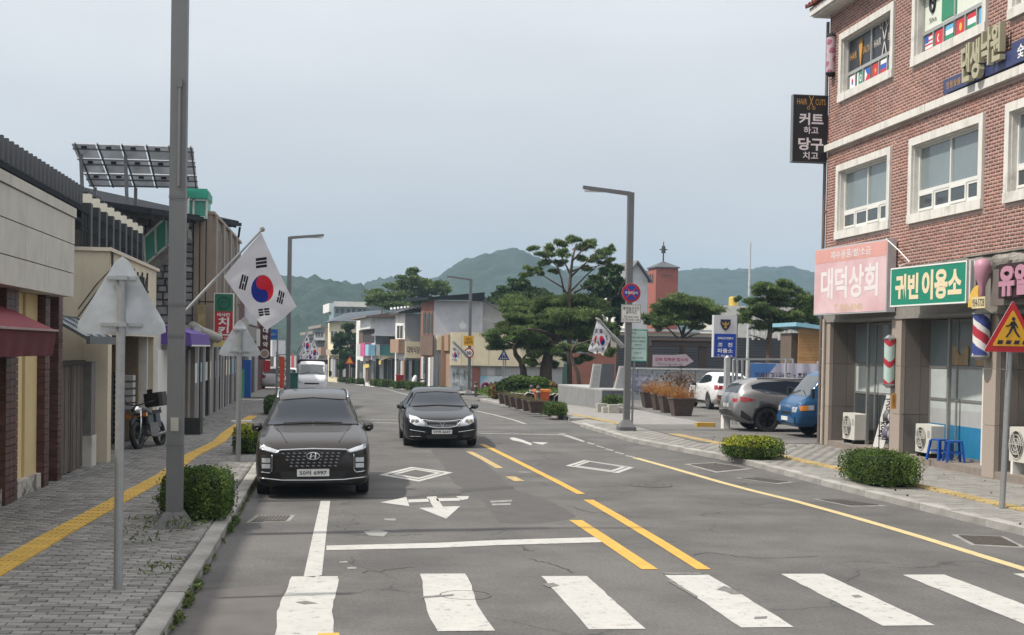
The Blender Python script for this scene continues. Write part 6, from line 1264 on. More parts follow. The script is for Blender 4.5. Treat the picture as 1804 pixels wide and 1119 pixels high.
tree('pine_tree', 'flat-crowned pine with a fan of bare branches behind the bus shelter roof', 78, z2([(80, 640), (80, 480), (85, 420), (90, 360)]),
     [z2([(80, 470), (40, 420), (0, 380), (-60, 330)]), z2([(85, 420), (60, 360), (20, 300)]), z2([(85, 430), (140, 380), (190, 330), (240, 300)]), z2([(88, 400), (110, 330), (130, 280)]), z2([(82, 450), (130, 420), (200, 400)])],
     z2p([(80, 190, 130, 34), (0, 220, 110, 40), (170, 210, 120, 40), (240, 240, 100, 44), (-60, 270, 90, 44), (-120, 310, 70, 34), (60, 320, 120, 30), (-60, 350, 70, 26), (160, 230, 120, 34), (40, 270, 120, 36), (150, 280, 120, 40), (250, 310, 90, 44), (300, 270, 60, 36), (-30, 330, 90, 28), (200, 360, 70, 22), (110, 240, 90, 30)]), n_per=800, size=.26, asp=.15)
tree('pine_tree', 'wide layered pine standing in front of the dark slatted wall', 76, z2([(655, 640), (655, 560), (650, 460), (660, 380), (665, 280), (640, 180), (650, 90)]),
     [z2([(650, 460), (590, 430), (520, 410)]), z2([(660, 400), (740, 350), (820, 320)]), z2([(662, 330), (580, 290), (500, 270)]), z2([(660, 260), (720, 200), (780, 150)]), z2([(650, 200), (590, 150), (560, 110)])],
     z2p([(640, 80, 90, 30), (740, 70, 80, 28), (570, 120, 70, 32), (700, 130, 100, 34), (800, 130, 70, 34), (530, 190, 70, 34), (640, 190, 100, 36), (760, 200, 100, 36), (880, 190, 70, 44), (930, 230, 50, 60), (560, 260, 90, 34), (680, 270, 110, 36), (800, 280, 100, 38), (900, 300, 70, 44), (500, 310, 60, 30), (620, 340, 100, 30), (760, 350, 90, 30), (850, 360, 60, 26), (470, 180, 36, 24), (600, 230, 100, 34), (720, 310, 100, 34), (880, 260, 80, 44), (950, 320, 50, 50)]), n_per=800, size=.26, asp=.15)
tree('pine_tree', 'dark pine with a pointed top rising above the far roofs', 150, [(725, 640), (724, 560), (727, 500), (730, 478)], [[(725, 520), (700, 515), (670, 512)], [(726, 510), (750, 505), (775, 505)]],
     [(728, 480, 16, 7), (725, 492, 22, 7), (712, 503, 26, 7), (745, 500, 22, 8), (670, 513, 22, 6), (690, 524, 34, 8), (730, 518, 34, 9), (760, 505, 22, 8), (775, 512, 20, 7), (660, 530, 16, 7), (705, 538, 36, 7), (745, 532, 30, 7)], n_per=650, size=.42, asp=.35)
tree('street_tree', 'green street tree between the far cream houses', 148, [(612, 668), (612, 630), (613, 600)], [[(612, 630), (600, 610)], [(612, 620), (625, 600)]], [(614, 578, 12, 10), (604, 596, 13, 12), (620, 598, 14, 14), (598, 618, 14, 10), (614, 622, 20, 12), (625, 640, 14, 10), (606, 642, 12, 8)], n_per=900, size=.34, asp=.55, m=lf_br)
# grassy bed with shrubs and edging rocks, behind the side street
t = thing('planting_bed', 'raised grassy bed with shrubs and edging rocks under the pines', 'garden bed', (P(930, 690, 70).x, 72, 0)); mb = MB()
x0, x1 = P(872, 690, 68).x, P(1012, 690, 66).x
def mound(u, v):
    x = x0+(x1-x0)*u; y = 64+14*v; e = min(u, 1-u, v*1.5, 1-v)*4; return (x, y, .05+gz(y)*.3+.55*min(1, e)**.6)
mb.grid(mound, 30, 16); B('lawn', mb, leafmat('lawn_green', (.05, .085, .025), (.08, .11, .03), tr=0), t)
pts = np.array([mound(u, v) for u, v in rng.random((9000, 2))])+[0, 0, .05]; leaves('grass', pts, .14, lf_box, t, .25, kind='stuff')
for i in range(16):
    u = i/15; c = P(905+u*100, 698-4*u, 63.8); mb = MB(Matrix.Translation((c.x, 63.8+rng.uniform(-.1, .1), .15))); r = rng.uniform(.22, .38); mb.lathe([(.001, r*.9), (r*.7, r*.7), (r, .1), (r*.9, -r*.5)], 7); B('rock', mb, mat('bed_rock', (.19, .18, .16), .95, var=.4, scale=3, rnd=.2), t)
for i, (px, py, w_, h, col) in enumerate(((893, 690, .5, .4, 0), (915, 680, .6, .3, 1), (945, 682, .8, .3, 1), (880, 698, .35, .4, 2), (975, 690, .5, .25, 2))):
    c = P(px, py, 66); leaves('shrub_foliage', shell(1600, (c.x, 66+i*.5, c.z+.2), (w_, .6, h), .3, 2), .16, [lf_dark, lf_box, leafmat('rusty_leaf', (.12, .08, .03), (.16, .11, .04))][col], t, .5)
# planters
pl_m = mat('planter_brown', (.075, .052, .045), .75, var=.2, scale=6, bump=.2); orange = leafmat('rusty_grass', (.36, .14, .045), (.26, .16, .05)); drym = leafmat('dry_plant', (.16, .13, .07), (.09, .10, .04))
def planter(label, c, w_, h, m, ph, n, group, size=.09):
    t = thing('planter', label, 'planter', c, 0, group); M_ = WM[t.name]; mb = MB(M_); a, b = w_/2*.72, w_/2
    mb.add([(-a, -a, 0), (a, -a, 0), (a, a, 0), (-a, a, 0), (-b, -b, h), (b, -b, h), (b, b, h), (-b, b, h)], [(3, 2, 1, 0), (0, 1, 5, 4), (1, 2, 6, 5), (2, 3, 7, 6), (3, 0, 4, 7)]); B('tub', mb, pl_m, t)
    mb = MB(M_); e = b*1.06
    for q in ((-e, e, -e, -b*.9), (-e, e, b*.9, e), (-e, -b*.9, -b*.9, b*.9), (b*.9, e, -b*.9, b*.9)): mb.box(*q, h, h+.05)
    B('rim', mb, pl_m, t); mb = MB(M_); mb.box(-b*.9, b*.9, -b*.9, b*.9, h-.03, h+.01); B('soil', mb, mat('soil', (.05, .04, .03), .95), t)
    p = rng.normal(size=(n, 3))*[b*.48, b*.48, ph*.30]; p[:, 2] = h+.02+np.abs(p[:, 2])*1.2; p[:, :2] *= (1+.6*(p[:, 2:]-h)/ph); leaves('plant', p+np.array(c), size, m, t, .16, 1.2); return t
for i, (px, py, Y, w_, lab) in enumerate(((1146, 727, 57, .80, 'farthest of the four big tubs with rust coloured plants'), (1165, 730, 54.5, .78, 'second farthest big tub with rust coloured plants'), (1179, 734, 52, .78, 'second nearest big tub with rust coloured plants'), (1200, 738, 49.5, .85, 'nearest big tub with rust coloured plants in the car park'))):
    c = P(px, py, Y); planter(lab, (c.x, Y, .125), w_, .62, orange, .60, 1700, 'big tubs in the car park')
c = P(1288, 735, 47.5); planter('big brown tub half hidden behind the white gate post', (c.x, 47.5, .125), .8, .62, orange, .3, 500, 'big tubs in the car park')
for i, (px, py, Y, w_) in enumerate(((888, 716, 58.5, .5), (898, 718.5, 56.8, .5), (908, 721, 55, .5), (919, 723.5, 53.4, .5), (931, 727, 51.8, .5), (946, 729, 50.4, .66))):
    c = P(px, py, Y); planter(['leftmost of six small planters on the kerb corner', 'second of six small planters from the left', 'third of six small planters from the left', 'fourth of six small planters from the left', 'fifth of six small planters, beside the widest', 'widest of six small planters, next to the square hedge'][i], (c.x, Y, KH+.01), w_, .40, drym, .18, 420, 'small planters at the kerb corner', .07)
t = thing('bonsai_tree', 'small gnarled bare tree behind the rust coloured plants', 'tree', (P(1193, 700, 58).x, 58, .12)); mb = MB()
for l_ in ([(1193, 712), (1192, 695), (1196, 682), (1190, 670)], [(1193, 698), (1184, 688), (1178, 672)], [(1194, 695), (1204, 684), (1209, 668)], [(1192, 684), (1200, 672), (1198, 662)]): mb.tube([P(x, y, 58) for x, y in l_], [.09, .07, .045, .02][:len(l_)], 6)
B('trunk', mb, bark, t); pp = np.vstack([np.array(P(x, y, 58))+rng.normal(size=(160, 3))*[.35, .3, .18] for x, y in ((1180, 670), (1195, 664), (1208, 670))]); leaves('crown', pp, .12, leafmat('russet_leaf', (.09, .05, .03), (.12, .07, .04)), t, .4)
# ---------------- street lamps, signs, flags ----------------
lampm = mat('lamp_grey', (.15, .155, .16), .5, .3, var=.05)
def lamp(label, x, y, arm, H=7.1, w_=.18, L_=1.45, z=0):
    t = thing('street_lamp', label, 'street lamp', (x, y, gz(y)+z), 0, 'grey street lamps along the road'); z0 = gz(y)+z
    mb = MB(Matrix.Translation((x, y, z0))); mb.box(-w_/2, w_/2, -w_/2, w_/2, .25, H); B('pole', mb, lampm, t)
    mb = MB(Matrix.Translation((x, y, z0))); a, b = .25, w_/2+.01
    mb.box(-a, a, -a, a, 0, .10); mb.add([(-a, -a, .10), (a, -a, .10), (a, a, .10), (-a, a, .10), (-b, -b, .32), (b, -b, .32), (b, b, .32), (-b, b, .32)], [(4, 5, 6, 7), (0, 1, 5, 4), (1, 2, 6, 5), (2, 3, 7, 6), (3, 0, 4, 7)]); B('base', mb, mat('lamp_base', (.12, .12, .125), .6, .2, var=.1), t)
    mb = MB(Matrix.Translation((x, y, z0))); s = 1 if arm > 0 else -1
    mb.add([(0, -.06, H-.10), (s*L_, -.06, H+.06), (s*L_, .06, H+.06), (0, .06, H-.10), (0, -.06, H+.02), (s*L_, -.06, H+.16), (s*L_, .06, H+.16), (0, .06, H+.02)], [(0, 1, 2, 3), (4, 7, 6, 5), (0, 4, 5, 1), (1, 5, 6, 2), (2, 6, 7, 3), (3, 7, 4, 0)]); ar = B('arm', mb, lampm, t)
    mb = MB(Matrix.Translation((x, y, z0))); mb.box(min(s*.5, s*(L_-.05)), max(s*.5, s*(L_-.05)), -.045, .045, H-.02, H+.02); B('luminaire', mb, mat('led_panel', (.5, .5, .48), .4), ar); return t
t = lamp('tall grey lamp pole in the left foreground carrying the big flag', -2.02, 17.8, 1, w_=.20)
mb = MB(); mb.tube([(-2.0, 17.68, 4.45), (-2.0, 17.68, 5.75)], .02, 6); mb.box(-2.03, -1.97, 17.66, 17.7, 5.7, 5.8); B('conduit', mb, lampm, t)
for z in (1.15, 2.55, 2.95, 4.3): mb = MB(); mb.box(-2.124, -1.916, 17.696, 17.904, z, z+.035); B('pole_band', mb, grey_metal, t)
mb = MB(); mb.box(-2.07, -1.97, 17.690, 17.699, 1.35, 1.52); B('number_tag', mb, mat('tag_pale', (.32, .32, .29), .6, var=.1), t)
lamp('grey lamp pole on the left beyond the parked suv', P(507, 700, 59.7).x, 59.7, 1, z=KH)
lamp('grey lamp pole on the right carrying the no-stopping signs', 8.66, 40, -1, z=KH)
lamp('grey lamp pole with the round 30 sign', P(826, 697, 83).x, 83, -1, z=.05); lamp('grey lamp pole with yellow warning plates, third on the right', P(671, 680, 125).x, 125, -1, z=.1); lamp('farthest grey lamp pole on the right', P(606, 670, 167).x, 167, -1, z=.1)
redb = mat('sign_red', (.42, .02, .025), .45, var=.03); yel = mat('sign_amber', (.62, .33, .02), .45, var=.04); blue_s = mat('sign_blue', (.012, .05, .30), .45, var=.03); blk = fm['k']
def tri(M_, s, m, parent, name, ext=0, r=.09):
    """rounded triangle sheet, side s"""
    h = s*.866; V_ = [Vector((0, h*.62)), Vector((-s/2, -h*.38)), Vector((s/2, -h*.38))]; pts = []
    for i in range(3):
        p = V_[i]; a = (V_[(i-1) % 3]-p).normalized(); b = (V_[(i+1) % 3]-p).normalized(); q0, q1 = p+a*r, p+b*r
        for t_ in (0, .5, 1): m_ = q0.lerp(q1, t_); pts.append(m_.lerp(p, .45*(1-abs(t_-.5)*2)) if t_ == .5 else m_)
    mb = MB(M_); mb.prism([tuple(p) for p in pts], ext, ext+.006); return B(name, mb, m, parent)
def disc(M_, r, m, parent, name, ext, n=28): mb = MB(M_); mb.prism([(r*math.cos(2*PI*i/n), r*math.sin(2*PI*i/n)) for i in range(n)], ext, ext+.004); return B(name, mb, m, parent)
def walker(M_, h, m, parent, ext, name='pedestrian_figure'):
    mb = MB(M_ @ Matrix.Translation((0, 0, ext)))
    mb.prism([(.09*h*math.cos(a)+.02*h, .42*h+.09*h*math.sin(a)) for a in np.linspace(0, 2*PI, 13)[:-1]], 0, .003)
    mb.prism([(-.09*h, .30*h), (.10*h, .32*h), (.12*h, .02*h), (-.10*h, .02*h)], 0, .003)
    for q in ([(-.08, .28), (-.20, .14), (-.36, .10), (-.35, .05), (-.17, .07), (-.03, .18)], [(.08, .29), (.20, .16), (.26, .0), (.21, -.01), (.14, .12), (.05, .18)], [(-.10, .03), (.03, .03), (-.10, -.22), (-.26, -.42), (-.36, -.42), (-.20, -.20)], [(.0, .03), (.12, .03), (.20, -.18), (.38, -.40), (.28, -.43), (.10, -.2)]):
        mb.prism([(a*h, b*h) for a, b in q], 0, .003)
    return B(name, mb, m, parent)
def post_sign(label, x, y, H, back=True, s=.68, z0=KH, rz=0, r=.045, rc=.13, front=False, lab2='warning sign', lean=0):
    t = thing('warning_sign', label, lab2, (x, y, z0)); mb = MB(); mb.cyl((x, y, z0), (x+lean, y, H+.0), r, n=14); B('post', mb, galv, t)
    sgn = -1 if back else 1
    zc = H-.25 if back else H+s*.22; rc = rc if back else .05
    F_ = fr((x+lean, y+(.06 if back else -.065), zc), (-1 if back else 1, 0, 0)) @ Matrix.Rotation(0, 4, 'Z')
    tri(F_, s, sign_back, t, 'plate', -.006, rc)
    if True:
        tri(F_, s*.99, redb, t, 'red_border', .001, rc); tri(F_, s*.70, yel, t, 'yellow_field', .008, .03); walker(F_ @ Matrix.Translation((0, s*.07, 0)), s*.36, blk, t, .016)
        mb = MB(F_ @ Matrix.Translation((0, -s*.165, .016)))
        for k in range(4): a = -s*.27+k*s*.145; mb.prism([(a, -.032*s), (a+.09*s, -.032*s), (a+.11*s, .032*s), (a+.02*s, .032*s)], 0, .003)
        B('zebra_figure', mb, blk, t)
    if back:
        for dz, w_ in ((-.02, .2), (-.46, .28)):
            mb = MB()
            zz_ = H+dz; mb.box(x+lean-w_/2*s/.68, x+lean+w_/2*s/.68, y+.02, y+.045, zz_-.015, zz_+.015); mb.box(x+lean-.06, x+lean+.06, y-.055, y+.02, zz_-.02, zz_+.02)
            B('clamp', mb, steel, t)
    return t
p = P(210, 1060, 13.3); post_sign('back of a triangular sign on a round post, nearest the camera at left', -2.02, 13.25, 3.09, s=.93, r=.043)
post_sign('back of a triangular sign beside the small yellow topped hedge', P(421, 700, 27.7).x, 27.7, 2.79, s=.92, r=.05)
post_sign('red and yellow pedestrian warning sign on a leaning post at the right edge', P(1765, 905, 20.1).x, 20.1, 2.66, back=False, s=.94, r=.045, lean=.06)
# no stopping signs on the right lamp
t = thing('no_stopping_sign', 'round blue no-stopping sign with red ring on the right lamp pole', 'sign', (8.66, 39.85, 4)); c = P(1112, 516, 39.85); M_ = fr(c, (1, 0, 0))
disc(M_, .29, sign_back, t, 'plate', -.008); disc(M_, .285, redb, t, 'red_ring', 0); disc(M_, .225, blue_s, t, 'blue_disc', .006)
mb = MB(M_ @ Matrix.Translation((0, 0, .012))); mb.beam((-.16, .16, 0), (.16, -.16, 0), .045, .003, up=(0, 0, 1)); mb.beam((-.16, -.16, .001), (.16, .16, .001), .045, .003, up=(0, 0, 1)); B('red_cross', mb, redb, t); text('주정차금지', M_ @ Matrix.Translation((0, 0, .018)), .38, .085, fm['w'], t, bold=.02)
c = P(1112, 552.5, 39.85); M_ = fr(c, (1, 0, 0)); t = thing('plate_sign', 'white rectangular plate with black korean text under the no-stopping sign', 'sign', (c.x, c.y, c.z)); mb = MB(M_); mb.box(-.30, .30, -.27, .27, -.01, 0); B('plate', mb, white_p, t)
mb = MB(M_)
for q in ((-.29, .29, .25, .262), (-.29, .29, -.262, -.25), (-.29, -.278, -.25, .25), (.278, .29, -.25, .25)): mb.box(*q, 0, .003)
B('plate_border', mb, blk, t); text('황색실선구간\n금지시간', M_ @ Matrix.Translation((0, .10, .004)), .5, .22, blk, t, bold=.015); text('평일 08:00~20:00\n토요일 08:00~14:00', M_ @ Matrix.Translation((0, -.14, .004)), .5, .17, blk, t)
c = P(1123, 609, 40); t = thing('notice_board', 'pale green notice board with green rim on a thin post beside the lamp', 'notice board', (P(1113, 765, 40).x, 40, KH)); M_ = fr((c.x, 39.95, c.z), (1, 0, 0)); xg = P(1113, 765, 40).x
mb = MB(); mb.cyl((xg, 40, KH), (xg+.04, 40, c.z+.5), .03, n=8); B('post', mb, galv, t); mb = MB(M_); mb.box(-.30, .30, -.48, .48, -.02, 0); B('board', mb, mat('board_green', (.02, .26, .17), .5), t); mb = MB(M_); mb.box(-.27, .27, -.45, .45, 0, .004); B('sheet', mb, mat('pale_mint', (.45, .62, .58), .5, var=.03), t)
for i, (s_, dz, w_, h_) in enumerate((('안내', .37, .16, .05), ('이곳은 어린이 보호', .24, .46, .055), ('구역으로 교통안전', .13, .46, .055), ('서행하세요', .02, .24, .04), ('어린이가 안전한 거리', -.09, .44, .04), ('감사합니다', -.22, .24, .045), ('김천시 조천면', -.37, .34, .055))): text(s_, M_ @ Matrix.Translation((-.15 if i == 0 else 0, dz, .006)), w_, h_, blk, t, bold=.01)
# flags
cloth_w = mat('flag_cloth', (.56, .56, .60), .85, var=.03); cloth_r = mat('flag_red', (.45, .015, .03), .8, var=0); cloth_b = mat('flag_blue', (.012, .025, .22), .8, var=0); cloth_k = mat('flag_black', (.012, .012, .018), .8, var=0)
def translu(m, a=.35):
    t = m.node_tree; n = t.nodes; l = t.links; b = n['Principled BSDF']; o = n['Material Output']; tl = n.new('ShaderNodeBsdfTranslucent'); ms = n.new('ShaderNodeMixShader'); ms.inputs[0].default_value = a
    l.new(b.inputs['Base Color'].links[0].from_socket if b.inputs['Base Color'].links else b.outputs[0], tl.inputs[0]); l.new(b.outputs[0], ms.inputs[1]); l.new(tl.outputs[0], ms.inputs[2]); l.new(ms.outputs[0], o.inputs[0])
for m_ in (cloth_w, cloth_r, cloth_b, cloth_k): translu(m_)
def tg(u, v):
    """index of the colour at (u along fly, v up) of the national flag, 3:2"""
    x, y = (u-.5)*1.5, v-.5; d = math.hypot(x, y); th = math.atan2(2, 3)
    if d < .25:
        a, b = x*math.cos(th)-y*math.sin(th), x*math.sin(th)+y*math.cos(th); r = .125
        if math.hypot(a+r, b) < r: return 1
        if math.hypot(a-r, b) < r: return 2
        return 1 if b > 0 else 2
    for sx_, sy_, code in ((-1, 1, '111'), (1, 1, '010'), (-1, -1, '101'), (1, -1, '000')):
        cx, cy = sx_*.458*math.cos(th), sy_*.458*math.sin(th); dx, dy = x-cx, y-cy; ex, ey = sx_*math.cos(th), sy_*math.sin(th)
        p_ = dx*ex+dy*ey; q_ = -dx*ey+dy*ex
        if abs(q_) < .125 and abs(p_) < .085:
            k = min(2, int((p_+.085)/.0567)); f = (p_+.085)-k*.0567
            if f < .043 and (code[k] == '1' or abs(q_) > .012): return 3
    return 0
def flag(label, q, Y, pole, nu=150, nv=100, wave=.05, dy=.12, name='flag', grp=None, back=False, sc=1):
    """q: picture points hoist top, hoist bottom, fly bottom, fly top"""
    HT, HB, FB, FT = [P(x, y, Y) for x, y in q]; FB.y += dy; FT.y += dy*1.5
    t = thing(name, label, 'flag', P(*pole[0], Y), 0, grp)
    def sf(u, v):
        a = HB.lerp(HT, v); b = FB.lerp(FT, v); p = a.lerp(b, u); L_ = (b-a).length
        p.y += wave*math.sin(u*9+v*3+Y)*min(1, u*3)+wave*.5*math.sin(u*17-v*6); p.z -= L_*.05*math.sin(PI*u)*(1-v*.5); p.x += .3*wave*math.sin(v*8+u*4)*u; return p
    mb = MB(); mb.grid(sf, nu, nv, mi=(lambda u, v: tg(1-u, v)) if back else tg); B('cloth', mb, [cloth_w, cloth_r, cloth_b, cloth_k], t, smooth=True)
    mb = MB(); ps = [P(x, y, Y) for x, y in pole]; r = .016*Y/18*sc; mb.cyl(ps[0], ps[0].lerp(ps[1], .42), r*1.3, n=8); mb.cyl(ps[0].lerp(ps[1], .40), ps[1], r, n=8); B('flagpole', mb, steel, t)
    mb = MB(Matrix.Translation(ps[1])); mb.lathe([(.001, -.02), (.03, 0), (.035, .03), (.02, .055), (.001, .06)], 8); B('finial', mb, mat('finial_grey', (.25, .24, .2), .5), t); return t
flag('large white national flag with red and blue circle on the near left lamp pole', [(460, 410), (394, 487), (470, 582), (523, 540)], 18, [(322, 553), (462, 404)], wave=.03)
flag('white national flag on the right lamp pole, the front one of two', [(1056, 564), (1071, 600) if False else (1064, 583), (1058, 627), (1046, 618)], 39.7, [(1096, 614), (1053, 562)], 60, 40, .03, .1) if False else None
flag('white national flag hanging from the right lamp pole, the front one of two', [(1056, 565), (1077, 591), (1063, 627), (1049, 612)], 39.6, [(1096, 613), (1055, 563)], 70, 48, .03, .05)
flag('second white national flag hanging behind the front one on the right lamp pole', [(1052, 563), (1062, 588), (1052, 624), (1040, 618)], 40.1, [(1100, 612), (1051, 561)], 70, 48, .04, .2)
flag('white flag on the lamp pole with the 30 sign', [(799, 604), (812, 622), (804, 640), (796, 632)], 82.6, [(824, 628), (799, 602)], 40, 26, .05, .2)
for i, (x, y, Y) in enumerate(((535, 592, 96), (548, 606, 110), (541, 614, 128), (530, 618, 140))): flag(['nearest of the white flags in the distance at the left', 'second white flag in the distance above the white truck', 'third white flag in the distance at the left', 'farthest white flag down the left side'][i], [(x+5, y-6), (x-4, y+14), (x+8, y+36-i*4), (x+16, y+22-i*3)], Y, [(x-12, y+30), (x+6, y-8)], 36, 24, .06, .3, sc=.6)
# signs on the 30 lamp and further ones
c = P(825.5, 600.5, 82.7); t = thing('plate_sign', 'square yellow plate above the round 30 sign', 'sign', (c.x, c.y, c.z)); M_ = fr(c, (1, 0, 0)); mb = MB(M_); mb.box(-.31, .31, -.30, .30, -.01, 0); B('plate', mb, yel, t); text('어린이\n보호구역', M_ @ Matrix.Translation((0, 0, .004)), .48, .40, mat('sign_brown', (.12, .05, .01), .5), t, bold=.02)
c = P(826, 622, 82.7); t = thing('speed_limit_sign', 'round white 30 speed limit sign with red ring on the second right lamp', 'sign', (c.x, c.y, c.z)); M_ = fr(c, (1, 0, 0)); disc(M_, .31, redb, t, 'red_ring', -.004); disc(M_, .225, white_p, t, 'white_disc', .004); text('30', M_ @ Matrix.Translation((0, 0, .012)), .30, .22, blk, t, bold=.03)
c = P(887.5, 627, 79); t = thing('crossing_sign', 'blue triangular pedestrian crossing sign on two thin posts', 'sign', (c.x, 79, gz(79))); M_ = fr(c, (1, 0, 0)); tri(M_, .72, blue_s, t, 'plate', 0, .04); walker(M_ @ Matrix.Translation((0, .08, 0)), .34, fm['w'], t, .008)
mb = MB(M_ @ Matrix.Translation((0, -.14, .008)))
for k in range(4): mb.prism([(-.23+k*.12, -.03), (-.15+k*.12, -.03), (-.13+k*.12, .03), (-.21+k*.12, .03)], 0, .003)
B('zebra_figure', mb, fm['w'], t)
for dx in (-.02, .10): mb = MB(); mb.cyl((c.x+dx, 79.05, gz(79)), (c.x+dx, 79.05, c.z), .03, n=8); B('post', mb, galv, t)
for (px, py, r, m, lab) in ((672, 612, .40, yel, 'round amber plate on the third right lamp pole'),): c = P(px, py, 124.6); t = thing('plate_sign', lab, 'sign', (c.x, c.y, c.z)); disc(fr(c, (1, 0, 0)), r, m, t, 'plate', 0); mb = MB(fr(c, (1, 0, 0))); mb.box(-.2, .2, -.04, .04, .005, .009); B('bar', mb, blk, t)
c = P(673, 631, 124.6); t = thing('warning_sign', 'small amber triangle below the round amber plate, far right', 'sign', (c.x, c.y, c.z)); M_ = fr(c, (1, 0, 0)); tri(M_, 1.0, redb, t, 'plate', 0, .08); tri(M_, .72, yel, t, 'field', .008, .05)
c = P(616, 636, 140); t = thing('warning_sign', 'small orange triangle sign on a thin post in the distance', 'sign', (c.x, c.y, gz(140))); M_ = fr(c, (1, 0, 0)); tri(M_, 1.0, redb, t, 'plate', 0, .08); tri(M_, .6, yel, t, 'field', .008, .05); mb = MB(); mb.cyl((c.x, 140.1, gz(140)), (c.x, 140.1, c.z), .04); B('post', mb, galv, t)
# police box sign, gate post, fence, banner
c0 = P(1258, 555, 50); c1 = P(1297, 630, 50); t = thing('police_sign', 'tall police station sign, white above with a shield, navy blue below', 'sign', ((c0.x+c1.x)/2, 50, .12)); xm, hw = (c0.x+c1.x)/2, (c1.x-c0.x)/2
mb = MB(); mb.box(xm-hw, xm+hw, 50, 50.25, c1.z, c0.z); B('sign_box', mb, mat('sign_white_box', (.50, .51, .53), .5, var=.04), t); zb = P(1270, 588, 50).z; mb = MB(); mb.box(xm-hw+.03, xm+hw-.03, 49.985, 50, c1.z+.02, zb); B('blue_panel', mb, blue_s, t)
M_ = fr((xm, 49.98, 0), (1, 0, 0)); zc = (zb+c0.z)/2; mb = MB(M_); s_ = .19; mb.prism([(-s_, zc+s_), (s_, zc+s_), (s_*1.05, zc+.1*s_), (s_*.6, zc-.8*s_), (0, zc-1.25*s_), (-s_*.6, zc-.8*s_), (-s_*1.05, zc+.1*s_)][::-1], 0, .01); sh = B('shield', mb, mat('shield_navy', (.015, .02, .05), .5), t)
mb = MB(M_); mb.prism([(-.16, zc+.10), (-.05, zc+.04), (0, zc+.13), (.05, zc+.04), (.16, zc+.10), (.10, zc-.03), (.04, zc-.02), (.05, zc-.14), (-.05, zc-.14), (-.04, zc-.02), (-.10, zc-.03)][::-1], .01, .015); B('eagle_emblem', mb, mat('gold', (.45, .32, .08), .4, .5), sh)
for s_, y_, w_, h_ in (('경북김천경찰서', 596, .60, .09), ('조   천', 607.5, .56, .16), ('파출소', 618, .60, .17), ('T. 453-0112', 627, .58, .08)): text(s_, fr((xm, 49.98, P(1278, y_, 50).z), (1, 0, 0)), w_, h_, fm['w'], t, bold=.02)
for dx in (hw+.06,): mb = MB(); mb.cyl((xm+dx, 50.2, .12), (xm+dx, 50.2, c0.z), .035); B('post', mb, mat('post_grey', (.16, .17, .18), .5, .4), t)
t = thing('gate_post', 'white gate post with grey top section at the car park entrance', 'post', (P(1278, 762, 41.4).x, 41.4, .12)); x = P(1278, 762, 41.4).x; zt_, zm_ = P(1278, 630, 41.4).z, P(1278, 702, 41.4).z
mb = MB(); mb.rbox(x-.12, x+.12, 41.3, 41.54, .1, zm_, .03); B('lower_post', mb, white_p, t); mb = MB(); mb.rbox(x-.075, x+.10, 41.32, 41.5, zm_, zt_, .03); mb.cyl((x+.01, 41.41, zt_), (x+.01, 41.41, zt_+.06), .07, .03, 10); B('upper_post', mb, mat('light_galv', (.42, .44, .46), .5, .3), t)
t = thing('wheel_stop', 'yellow concrete wheel stop beside the white gate post', 'wheel stop', (x-.5, 42.2, .12)); mb = MB(); mb.rbox(x-.75, x-.12, 42.1, 42.3, .12, .26, .03); B('block', mb, ypaint, t)
ca, cb = P(1292, 633, 44.0), P(1397, 633, 44.2); t = thing('low_gate', 'low grey tube gate behind the white gate post', 'gate', (ca.x, 44, .12)); gm_ = MATS['light_galv']; mb = MB()
mb.beam((ca.x, 44, ca.z), (cb.x, 44.2, cb.z), .06, .06); mb.beam((ca.x, 44, .4), (cb.x, 44.2, .4), .06, .06)
B('rails', mb, gm_, t)
for px in (1292, 1299, 1308, 1385, 1397): q = P(px, 633, 44.1); mb = MB(); mb.beam((q.x, 44.1, .12), (q.x, 44.1, q.z), .06, .06, up=(0, 1, 0)); B('upright', mb, gm_, t)
mb = MB()
for px in range(1312, 1385, 6): q = P(px, 633, 44.1); mb.beam((q.x, 44.1, .4), (q.x, 44.1, 1.3), .015, .015, up=(0, 1, 0))
for z in np.arange(.55, 1.7, .17): mb.beam((ca.x, 44.05, z), (P(1308, 633, 44).x, 44.05, z), .02, .03)
B('bars', mb, gm_, t, kind='stuff')
q0, q1 = P(1322, 640, 47), P(1440, 640, 47); zt_ = P(1380, 640, 47).z; zl_ = P(1380, 690, 47).z; t = thing('banner', 'lavender banner with a blue corner and dark korean lettering behind the grey crossover', 'banner', (q0.x, 47, zl_)); mb = MB()
mb.grid(lambda u, v: (q0.x+(q1.x-q0.x)*u, 47+.02*math.sin(u*30), zl_+(zt_-zl_)*v), 30, 2); B('cloth', mb, mat('banner_cloth', (.47, .47, .58), .7, var=.05), t)
M_ = fr((q0.x, 46.95, 0), (1, 0, 0)); mb = MB(M_); mb.prism([(0, zt_-.6), (.7, zt_-.35), (.95, zt_-.02), (0, zt_-.02)], 0, .004); B('blue_corner', mb, mat('banner_blue', (.06, .17, .42), .7), t)
text('미래시기 나비드는 조천 소확', fr(((q0.x+q1.x)/2+.1, 46.94, zl_+.52), (1, 0, 0)), (q1.x-q0.x)*.94, .36, mat('banner_ink', (.06, .05, .10), .7), t, bold=.02); mb = MB()
for x in (q0.x-.05, q1.x+.05): mb.beam((x, 47.05, .12), (x, 47.05, zt_+.1), .07, .07, up=(0, 1, 0))
B('poles', mb, gm_, t)
